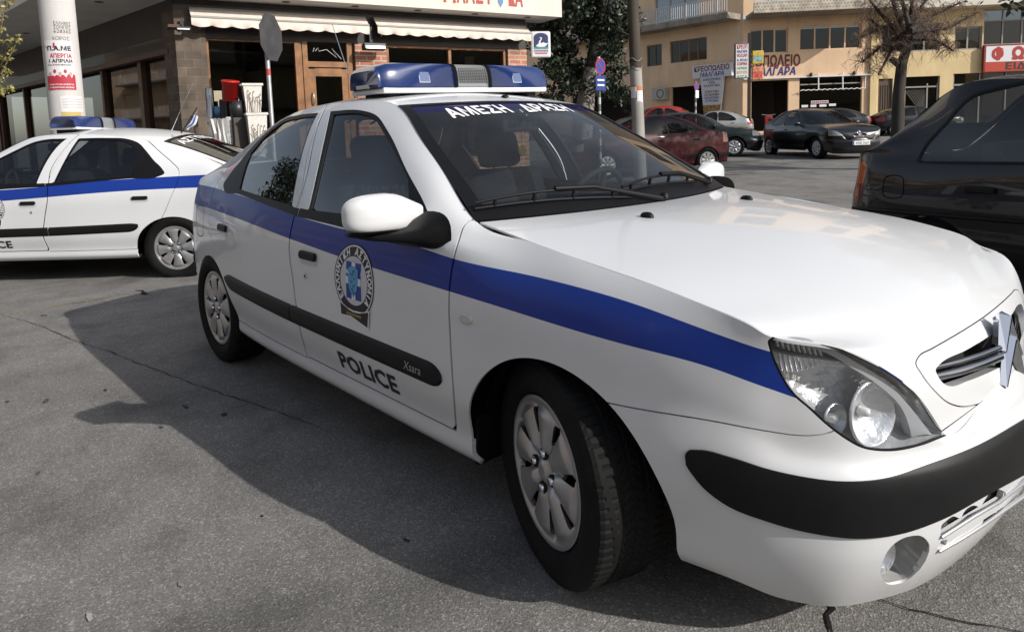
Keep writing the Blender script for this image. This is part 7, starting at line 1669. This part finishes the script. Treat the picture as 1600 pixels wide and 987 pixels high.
# ---------------------------------------------------------------- trees
def leaf_mat(name, a, b, trans=.25):
    m = bpy.data.materials.new(name); m.use_nodes = True; nt = m.node_tree; p = nt.nodes['Principled BSDF']; L = nt.links
    at_ = nt.nodes.new('ShaderNodeAttribute'); at_.attribute_name = 'shade'; r = nt.nodes.new('ShaderNodeValToRGB'); e = r.color_ramp.elements; e[0].color = (*a, 1); e[1].color = (*b, 1)
    L.new(at_.outputs['Fac'], r.inputs['Fac']); L.new(r.outputs['Color'], p.inputs['Base Color']); p.inputs['Roughness'].default_value = .45
    return m
def leaves(name, clumps, n, size, m, parent, seed=1, flat=.5):
    rg = np.random.default_rng(seed); w = np.array([c[3] ** 3 for c in clumps]); w /= w.sum(); V = []; F = []; sh = []
    for ci in rg.choice(len(clumps), n, p=w):
        cx, cy, cz, r = clumps[ci]; d = rg.normal(size=3); d /= np.linalg.norm(d); q = r * rg.uniform(.35, 1.0) ** .6; p = np.array([cx, cy, cz]) + d * q * [1, 1, .8]
        s = size * rg.uniform(.6, 1.35); u = rg.normal(size=3); u /= np.linalg.norm(u); v = np.cross(u, d + rg.normal(size=3) * flat); v /= np.linalg.norm(v) + 1e-9
        b = len(V); k = rg.uniform(.38, .55); tip = u * s; V += [p - tip * .5, p + v * s * k * .5, p + tip * .5, p - v * s * k * .5]; F.append((b, b + 1, b + 2, b + 3)); sh += [rg.uniform(0, 1)] * 4
    o = mesh_obj(name, V, F, m, parent, smooth=False); at_ = o.data.attributes.new('shade', 'FLOAT', 'POINT'); at_.data.foreach_set('value', sh); return o
M_BARK = stained('bark', (.036, .028, .022), .45); M_WASHED = stained('whitewashed_bark', (.33, .29, .26), .25)
def evergreen():
    b = at(908, 200, 15.0); g = ground_at(b[0], b[1]); T = lambda u, v, d=15.0: np.array(at(u, v, d)) - np.array([b[0], b[1], g])
    t = thing('evergreen_tree', 'dark evergreen street tree with slanting trunk between the shop and the ochre block', 'tree', (b[0], b[1], g))
    m = MB(); p = [T(904, 205), T(916, 150), T(925, 108)]; p[0][2] = -.1; m.tube(p, [.21, .19, .165], 14); m.build('trunk_base', M_WASHED, t, label='lower trunk painted pale')
    m = MB(); m.tube([T(925, 108), T(934, 50), T(945, -20), T(955, -110)], [.16, .14, .11, .06], 12)
    for e in ((880, 40), (990, 60), (870, -30), (975, -30), (905, 70), (960, 90)): q = T(930, 75) * .5 + T(938, 30) * .5; m.tube([q, (q + T(*e)) / 2 + np.array([0, 0, .15]), T(*e)], [.07, .045, .015], 7)
    m.build('trunk', M_BARK, t)
    rg = random.Random(3); cl = []
    for u, v, r in ((880, 20, .75), (870, 75, .6), (905, -10, .8), (955, 20, .7), (958, 70, .55), (965, 20, .6), (900, 110, .5), (880, 130, .45), (955, 118, .45), (920, 50, .6), (965, 150, .38), (875, -50, .9), (940, -60, .9), (965, -50, .8), (860, 45, .5), (975, 160, .33), (950, 85, .5), (866, 105, .4), (845, 60, .5), (848, 110, .45), (860, 150, .45), (895, 140, .4), (930, 140, .42), (835, 20, .5)):
        for k in range(4): q = T(u + rg.uniform(-14, 14), v + rg.uniform(-12, 12), 15.0 + rg.uniform(-1.0, 1.6)); cl.append((*q, r * rg.uniform(.45, .8)))
    leaves('crown', cl, 30000, .105, leaf_mat('evergreen_leaf', (.006, .012, .005), (.030, .048, .020)), t, 5)
evergreen()
def twig_tree():
    b = at(1402, 205, 23.5); g = ground_at(b[0], b[1]); O = np.array([b[0], b[1], g]); T = lambda u, v, d=23.5: np.array(at(u, v, d)) - O
    t = thing('bare_tree', 'bare street tree with dark trunk and drooping brown twigs before the ochre block', 'tree', (b[0], b[1], g)); rg = random.Random(11)
    m = MB(); p = [T(1402, 215), T(1404, 150), T(1409, 100), T(1418, 72), T(1422, 40)]; p[0][2] = -.1; m.tube(p, [.22, .19, .17, .14, .10], 14)
    m.tube([T(1409, 105), T(1396, 95), T(1393, 92)], [.12, .11, .10], 10)
    limbs = []
    for e in (((1422, 45), (1440, 10), (1470, -30)), ((1418, 60), (1400, 20), (1385, -30)), ((1422, 50), (1480, 45), (1530, 18)), ((1420, 55), (1425, 5), (1420, -40)), ((1415, 75), (1385, 55), (1360, 30)), ((1422, 48), (1455, 25), (1500, 5)), ((1410, 60), (1375, 20), (1350, -10)), ((1420, 40), (1408, -5), (1395, -50)), ((1424, 60), (1462, 62), (1490, 80)), ((1412, 78), (1378, 72), (1346, 98)), ((1414, 70), (1380, 42), (1338, 62)), ((1418, 62), (1395, 75), (1372, 118))):
        pts = [T(u, v, 23.5 + rg.uniform(-.8, .8)) for u, v in e]; m.tube(pts, [.09, .06, .025], 7); limbs.append(pts)
    m.build('trunk', M_BARK, t)
    q = MB()
    for pts in limbs:
        for k in range(72):
            s = rg.uniform(.15, 1.0); p0 = (pts[0] * (1 - 2 * s) + pts[1] * 2 * s) if s < .5 else (pts[1] * (2 - 2 * s) + pts[2] * (2 * s - 1)); d = np.array([rg.uniform(-1, 1), rg.uniform(-1, 1), rg.uniform(-.3, .8)]); d /= np.linalg.norm(d); L = rg.uniform(.25, .7)
            p1 = p0 + d * L * .6; p2 = p1 + d * L * .4 + np.array([0, 0, -L * rg.uniform(.1, .6)]); q.tube([p0, p1, p2], [.014, .008, .004], 3, caps=False)
            for z in range(3): e = p1 + (p2 - p1) * rg.random(); f = e + np.array([rg.uniform(-.25, .25), rg.uniform(-.25, .25), -rg.uniform(.1, .4)]); q.tube([e, f], [.006, .003], 3, caps=False)
    q.build('crown', mat('twig_brown', (.19, .125, .09), .9, noise=(3, .3)), t)
twig_tree()
def sapling():
    b = at(-45, 420, 7.6); t = thing('young_tree', 'budding yellow green branches reaching in at the top left corner', 'tree', (b[0], b[1], -.1)); O = np.array([b[0], b[1], -.1]); T = lambda u, v, d=7.2: np.array(at(u, v, d)) - O; rg = random.Random(5)
    m = MB(); m.tube([(0, 0, 0), T(-40, 260), T(-30, 150), T(-26, 30), T(-20, -60)], [.05, .04, .03, .02, .01], 8); pts = []
    for e in (((-28, 120), (-5, 80), (8, 8)), ((-34, 170), (0, 120), (30, 58)), ((-36, 190), (-10, 140), (12, 110)), ((-30, 140), (2, 100), (16, 60)), ((-35, 180), (-8, 150), (18, 138)), ((-26, 40), (-5, 20), (14, 4))):
        p = [T(u, v, 7.2 + rg.uniform(-.2, .2)) for u, v in e]; m.tube(p, [.012, .009, .004], 6); pts.append(p)
    m.build('trunk', mat('young_bark', (.16, .13, .06), .8), t)
    cl = [(*(p[1] * (1 - s) + p[2] * s), .05) for p in pts for s in (.2, .45, .7, .9, 1.0)]
    leaves('leaves', cl, 330, .045, leaf_mat('bud_leaf', (.12, .11, .03), (.30, .26, .07)), t, 8)
sapling()
# ---------------------------------------------------------------- goods before the shop
def goods():
    def spot(u, v, d): p = at(u, v, d); return p
    M_REDP = mat('red_plastic', (.62, .02, .015), .4); M_BLKP = mat('black_metal', (.02, .02, .022), .4); M_STEEL = mat('flue_steel', (.55, .55, .55), .25, metal=.9)
    zf = -.04
    def stand(name, label, cat, u, d, rz=0., grp=None): p = at(u, 210, d); return thing(name, label, cat, (p[0], p[1], zf), rz, grp), lambda v: at(u, v, d)[2] - zf
    # crate that carries the stove pots
    t, z = stand('storage_box', 'pale grey cardboard box standing among the goods before the shop window', 'box', 370, 9.05, R(70)); h = z(183); m = MB(); m.box((0, 0, h / 2), (.24, .3, h), bev=.01); m.build('carton', mat('grey_carton', (.46, .47, .48), .7), t); m = MB(); [m.box((0, -.152, h - .07 * k - .05), (.23, .004, .008)) for k in range(5)]; m.build('carton_ribs', M_WINALU, t)
    t, z = stand('coal_bucket', 'black cylindrical bucket under the red bucket', 'bucket', 373, 8.95); z0, z1 = z(184), z(158); m = MB(); m.lathe([(.001, z0), (.085, z0), (.092, z1), (.086, z1), (.08, z0 + .02), (.001, z0 + .02)], 28); m.build('pail', M_BLKP, t); m = MB(); m.tube([(.09 * math.cos(a), 0, z1 + .05 * math.sin(a)) for a in np.linspace(0, math.pi, 12)], .005, 6); m.build('handle', M_STEEL, t)
    m = MB(); m.box((0, 0, z0 / 2), (.16, .16, z0)); m.build('stand', mat('dark_crate', (.07, .06, .05), .8), t)
    t, z = stand('red_bucket', 'bright red bucket tilted on top of the stacked goods', 'bucket', 363, 8.95); z0, z1 = z(158), z(127); m = MB(); Mx = Matrix.Rotation(R(10), 3, 'Y'); m.lathe([(.001, 0), (.088, 0), (.105, z1 - z0), (.112, z1 - z0), (.112, z1 - z0 - .02), (.10, z1 - z0 - .01), (.08, .01)], 30, (0.02, 0, z0), M=Mx); m.build('pail', M_REDP, t)
    m = MB(); m.lathe([(.06, z1 - z0 - .002), (.10, z1 - z0 - .004)], 20, (0.02, 0, z0), M=Mx); m.build('pail_mouth', mat('red_inside', (.35, .01, .01), .5), t)
    for k, (u, vt, lab) in enumerate(((331, 139, 'steel flue pipe, leftmost of the upright pipes beside the stone pillar'), (352, 156, 'dark flue pipe upright between the steel pipe and the red bucket'), )):
        t, z = stand('flue_pipe', lab, 'pipe', u, 9.15); m = MB(); zt = z(vt); m.lathe([(.045, 0), (.045, zt * .55), (.048, zt * .56), (.048, zt * .58), (.045, zt * .59), (.045, zt), (.040, zt), (.040, zt - .05)], 20); m.build('tube', M_STEEL if k == 0 else M_BLKP, t); m = MB(); m.lathe([(.0465, zt * .75), (.0465, zt * .77)], 20); m.build('seam_ring', M_WINALU, t)
    t, z = stand('blue_tub', 'small blue plastic tub between the flue pipes', 'tub', 346, 9.2); z0, z1 = z(182), z(167); m = MB(); m.lathe([(.001, z0), (.07, z0), (.082, z1), (.076, z1), (.066, z0 + .02)], 24); m.build('tub', mat('blue_plastic', (.10, .28, .50), .4), t); m = MB(); m.box((0, 0, z0 / 2), (.17, .17, z0)); m.build('stand', mat('dark_crate'), t)
    t, z = stand('sign_card', 'small beige price card standing behind the blue tub', 'card', 345, 9.35, R(70)); m = MB(); m.box((0, 0, (z(158) + z(143)) / 2), (.10, .012, .14)); m.box((0, 0, z(150) / 2), (.012, .010, z(150))); m.build('card', mat('card_beige', (.42, .37, .25), .7), t)
    t, z = stand('wrapped_parcel', 'tall parcel wrapped in shiny silver foil before the stone pillar', 'parcel', 343, 8.75, R(80)); h = z(186)
    bm = bmesh.new(); bmesh.ops.create_cube(bm, size=1); bmesh.ops.subdivide_edges(bm, edges=bm.edges[:], cuts=7, use_grid_fill=True); rg = random.Random(4)
    for v in bm.verts: v.co = Vector((v.co.x * .20 + rg.uniform(-.012, .012), v.co.y * .18 + rg.uniform(-.012, .012), (v.co.z + .5) * h + rg.uniform(-.01, .01)))
    bm.verts.index_update(); mesh_obj('foil_wrap', [v.co for v in bm.verts], [[v.index for v in f.verts] for f in bm.faces], mat('silver_foil', (.62, .62, .63), .18, metal=.9), t, smooth=False); bm.free()
    def planter(u, d, v0, v1, lab, hw):
        t, z = stand('tall_planter', lab, 'planter', u, d, R(76)); z0, z1 = z(v0), z(v1); m = MB(); a, b_ = hw * .78, hw
        V = [(s * w, q * w * .9, zz) for zz, w in ((z0, a), (z1, b_)) for s, q in ((-1, -1), (1, -1), (1, 1), (-1, 1))]; m.add(V, [(0, 1, 5, 4), (1, 2, 6, 5), (2, 3, 7, 6), (3, 0, 4, 7), (3, 2, 1, 0)]); m.add([(x * .9, y * .9, zz - .004 * (i > 3)) for i, (x, y, zz) in enumerate(V)], [(4, 5, 1, 0), (5, 6, 2, 1), (6, 7, 3, 2), (7, 4, 0, 3)])
        m.box((0, -b_ * .9, z1 - .012), (2 * b_ + .03, .02, .03)); m.box((0, b_ * .9, z1 - .012), (2 * b_ + .03, .02, .03)); m.build('tub', mat('planter_cream', (.66, .63, .58), .6, noise=(40, .12)), t)
        rg = random.Random(u); m = MB()
        for k in range(9):
            x = -a * .9 + 1.8 * a * k / 8; hgt = rg.uniform(.35, .75); p = [(x + .01 * math.sin(q * 2 + k), -(a + (b_ - a) * q * hgt) * .9 - .003, z0 + (z1 - z0) * q * hgt) for q in np.linspace(0, 1, 6)]; m.tube(p, .003, 4)
            m.tube([p[3], (p[3][0] + rg.uniform(-.03, .03), p[3][1] - .001, p[3][2] + .05)], .003, 4); m.tube([p[5], (p[5][0] + .015, p[5][1] - .001, p[5][2] + .02), (p[5][0] + .018, p[5][1] - .001, p[5][2])], .004, 4)
        m.build('twig_pattern', mat('pattern_brown', (.16, .11, .07), .7), t)
        if z0 > .3: m = MB(); m.box((0, 0, z0 / 2), (a * 1.6, a * 1.6, z0)); m.build('stand', mat('planter_cream'), t)
    planter(398, 9.0, 176, 132, 'cream twig patterned planter, upper one of two, left of the stop sign post', .115)
    planter(402, 8.9, 240, 177, 'cream twig patterned planter standing under and before the taller one', .12)
goods()
# ---------------------------------------------------------------- the street behind the photographer (seen in the glass and paint)
def row_house(name, label, x0, y0, length, depth, h, yaw, wallm, seed):
    rg = random.Random(seed); t = thing(name, label, 'building', (x0, y0, 0), yaw)
    ops = []
    nf = int(h // 3)
    for k in range(nf):
        s = 1.0
        while s < length - 2.2:
            w = rg.choice((1.2, 1.8, 2.4)); ops.append((s, s + w, 3 * k + (.2 if k == 0 else .9), 3 * k + 2.4)); s += w + rg.uniform(.9, 1.8)
    m = MB(); wall(m, 0, length, -.5, h, ops, depth=.3); m.box((length / 2, depth / 2 + .2, h / 2), (length, depth - .1, h + 1)); m.build('wall', wallm, t)
    m = MB()
    for o in ops: m.add([(o[0], .28, o[2]), (o[1], .28, o[2]), (o[1], .28, o[3]), (o[0], .28, o[3])], [(0, 1, 2, 3)])
    g = m.build('window_glazing', G_DARKWIN, t); g['kind'] = 'stuff' if len(ops) > 100 else 'part'
    if 'kind' in g and g['kind'] == 'part': del g['kind']
    m = MB()
    for k in range(1, nf): m.box((length / 2, -.45, 3 * k + .05), (length * .9, .95, .14))
    m.build('balcony_slab', M_CONC, t)
    for k in range(1, nf): balcony_rail('balcony_rail', length * .06, length * .94, -.9, 3 * k + .12, 3 * k + 1.0, t, 0, pitch=.2)
    return t
row_house('apartment_block', 'pale apartment block with balconies on the near side of the street, behind the photographer', 30, -20, 34, 8, 9.0, R(186), M_CREAM, 2)
row_house('apartment_block', 'ochre apartment block with balconies at the left end of the street, behind the photographer', -6, -24, 62, 8, 12.0, R(180), M_OCHRE, 3)
row_house('apartment_block', 'low stone coloured block closing the street ahead of the near police car', 34, 24, 40, 8, 9.0, R(262), M_YELLOW, 4)

def plain_tree(label, x, y, h, r, seed):
    rg = random.Random(seed); t = thing('street_tree', label, 'tree', (x, y, 0)); m = MB(); m.tube([(0, 0, -.1), (.1, .05, h * .35), (.05, .1, h * .6), (0, 0, h * .85)], [.17, .14, .10, .04], 10)
    for k in range(5): a = k * 1.3; m.tube([(.08, .06, h * .42), (r * .4 * math.cos(a), r * .4 * math.sin(a), h * .62), (r * .75 * math.cos(a), r * .75 * math.sin(a), h * .8)], [.07, .05, .02], 6)
    m.build('trunk', M_BARK, t)
    leaves('crown', [(rg.uniform(-r, r) * .7, rg.uniform(-r, r) * .7, h * rg.uniform(.55, 1.0), r * rg.uniform(.3, .5)) for k in range(16)], 3500, .2, leaf_mat('evergreen_leaf', (0, 0, 0), (0, 0, 0)) if False else bpy.data.materials['evergreen_leaf'], t, seed)
plain_tree('leafy street tree beyond the left edge, mirrored in the corner shop windows', -19, -6.5, 6.5, 2.0, 1)
plain_tree('second leafy street tree further left, mirrored in the corner shop windows', -27, -10.5, 7.0, 2.3, 2)
plain_tree('leafy street tree on the near pavement behind the photographer', -9, -16, 6.5, 2.2, 3)
def van():
    t = thing('white_van', 'white panel van parked beyond the left edge, mirrored in the corner shop windows', 'van', (-16.5, -3.6, -.05), R(205)); pr = [(2.3, .35), (2.35, .75), (2.2, 1.0), (1.55, 1.15), (1.0, 1.85), (.7, 1.98), (-2.2, 1.98), (-2.35, 1.8), (-2.4, .4)]; n = len(pr)
    V = [(x, y * (1 - .12 * max(0, z - 1.0)), z) for y in (-.86, .86) for x, z in pr]; m = MB(); m.add(V, [tuple(range(n)), tuple(range(n, 2 * n))[::-1]] + [(i, n + i, n + (i + 1) % n, (i + 1) % n) for i in range(n)]); m.build('body', M_WHITE, t)
    for s in (-1, 1):
        q = MB(); q.add([(x, s * (.868 - .86 * .12 * max(0, z - 1)), z) for x, z in ((1.35, 1.12), (.95, 1.72), (.35, 1.74), (.35, 1.12))], [(0, 1, 2, 3)]); q.build('side_window', mat('van_glass', (.02, .022, .025), .1), t)
        for x in (-1.5, 1.5): make_wheel(t, (x, .76 * s, .297), s > 0)
    q = MB(); q.add([(1.56, -.70, 1.17), (1.56, .70, 1.17), (1.06, .66, 1.80), (1.06, -.66, 1.80)], [(0, 1, 2, 3)]); q.build('windscreen', mat('van_glass'), t)
    for y in (-.40, .40): q = MB(); q.box((-2.385, y, 1.42), (.02, .55, .5), rot=Matrix.Rotation(R(-4), 3, 'Y')); q.build('rear_window', mat('van_glass'), t)
van()
def pennant():
    p = at(284, 206, 6.35); t = thing('pennant', 'small blue and white striped pennant on a stick behind the second police car roof', 'flag', p)
    T = lambda u, v: at(u, v, 6.35) - p
    m = MB(); m.tube([T(283, 208), T(296, 188), T(308, 168)], .006, 6); m.build('stick', M_KTEXT_, t)
    a, b = T(306, 172), T(291, 197); dr = (T(306, 194) - T(302, 178)); V = []; F = []; MI = []
    for i in range(10):
        q = a + (b - a) * i / 9
        for k in range(7): V.append(q + dr * (k / 6) * (.62 + .22 * math.sin(i * .5)) + np.array([.012 * math.sin(k + i * .7), .012 * math.cos(k * .9), 0]))
    for i in range(9):
        for k in range(6): F.append((i * 7 + k, i * 7 + k + 1, i * 7 + k + 8, i * 7 + k + 7)); MI.append(k % 2)
    mesh_obj('cloth', V, F, [mat('flag_blue', (.06, .12, .38), .7), mat('flag_white', (.70, .70, .72), .7)], t, midx=MI)
pennant()

def corner_tree():
    b = at(1760, 255, 13.0); g = ground_at(b[0], b[1]); t = thing('street_tree', 'dark leafy tree whose lowest branches hang into the top right corner', 'tree', (b[0], b[1], g)); O = np.array([b[0], b[1], g]); rg = random.Random(9)
    m = MB(); m.tube([(0, 0, -.2), (.05, 0, 2.2), (.1, .05, 4.2), (0, 0, 7.0)], [.24, .20, .16, .06], 12)
    for k in range(7): a = k * .9; m.tube([(.08, 0, 3.2), (1.1 * math.cos(a), 1.1 * math.sin(a), 4.6), (2.1 * math.cos(a), 2.1 * math.sin(a), 5.6)], [.09, .06, .02], 6)
    m.build('trunk', M_BARK, t)
    cl = [(rg.uniform(-2.1, 2.1), rg.uniform(-2.1, 2.1), rg.uniform(4.4, 7.6), rg.uniform(.6, 1.0)) for k in range(26)]
    for u, v, r in ((1560, -8, .35), (1600, -6, .4), (1520, -22, .35), (1640, 0, .5), (1590, 8, .22)): q = at(u, v, 12.0) - O; cl.append((*q, r))
    leaves('crown', cl, 9000, .15, bpy.data.materials['evergreen_leaf'], t, 12)
corner_tree()
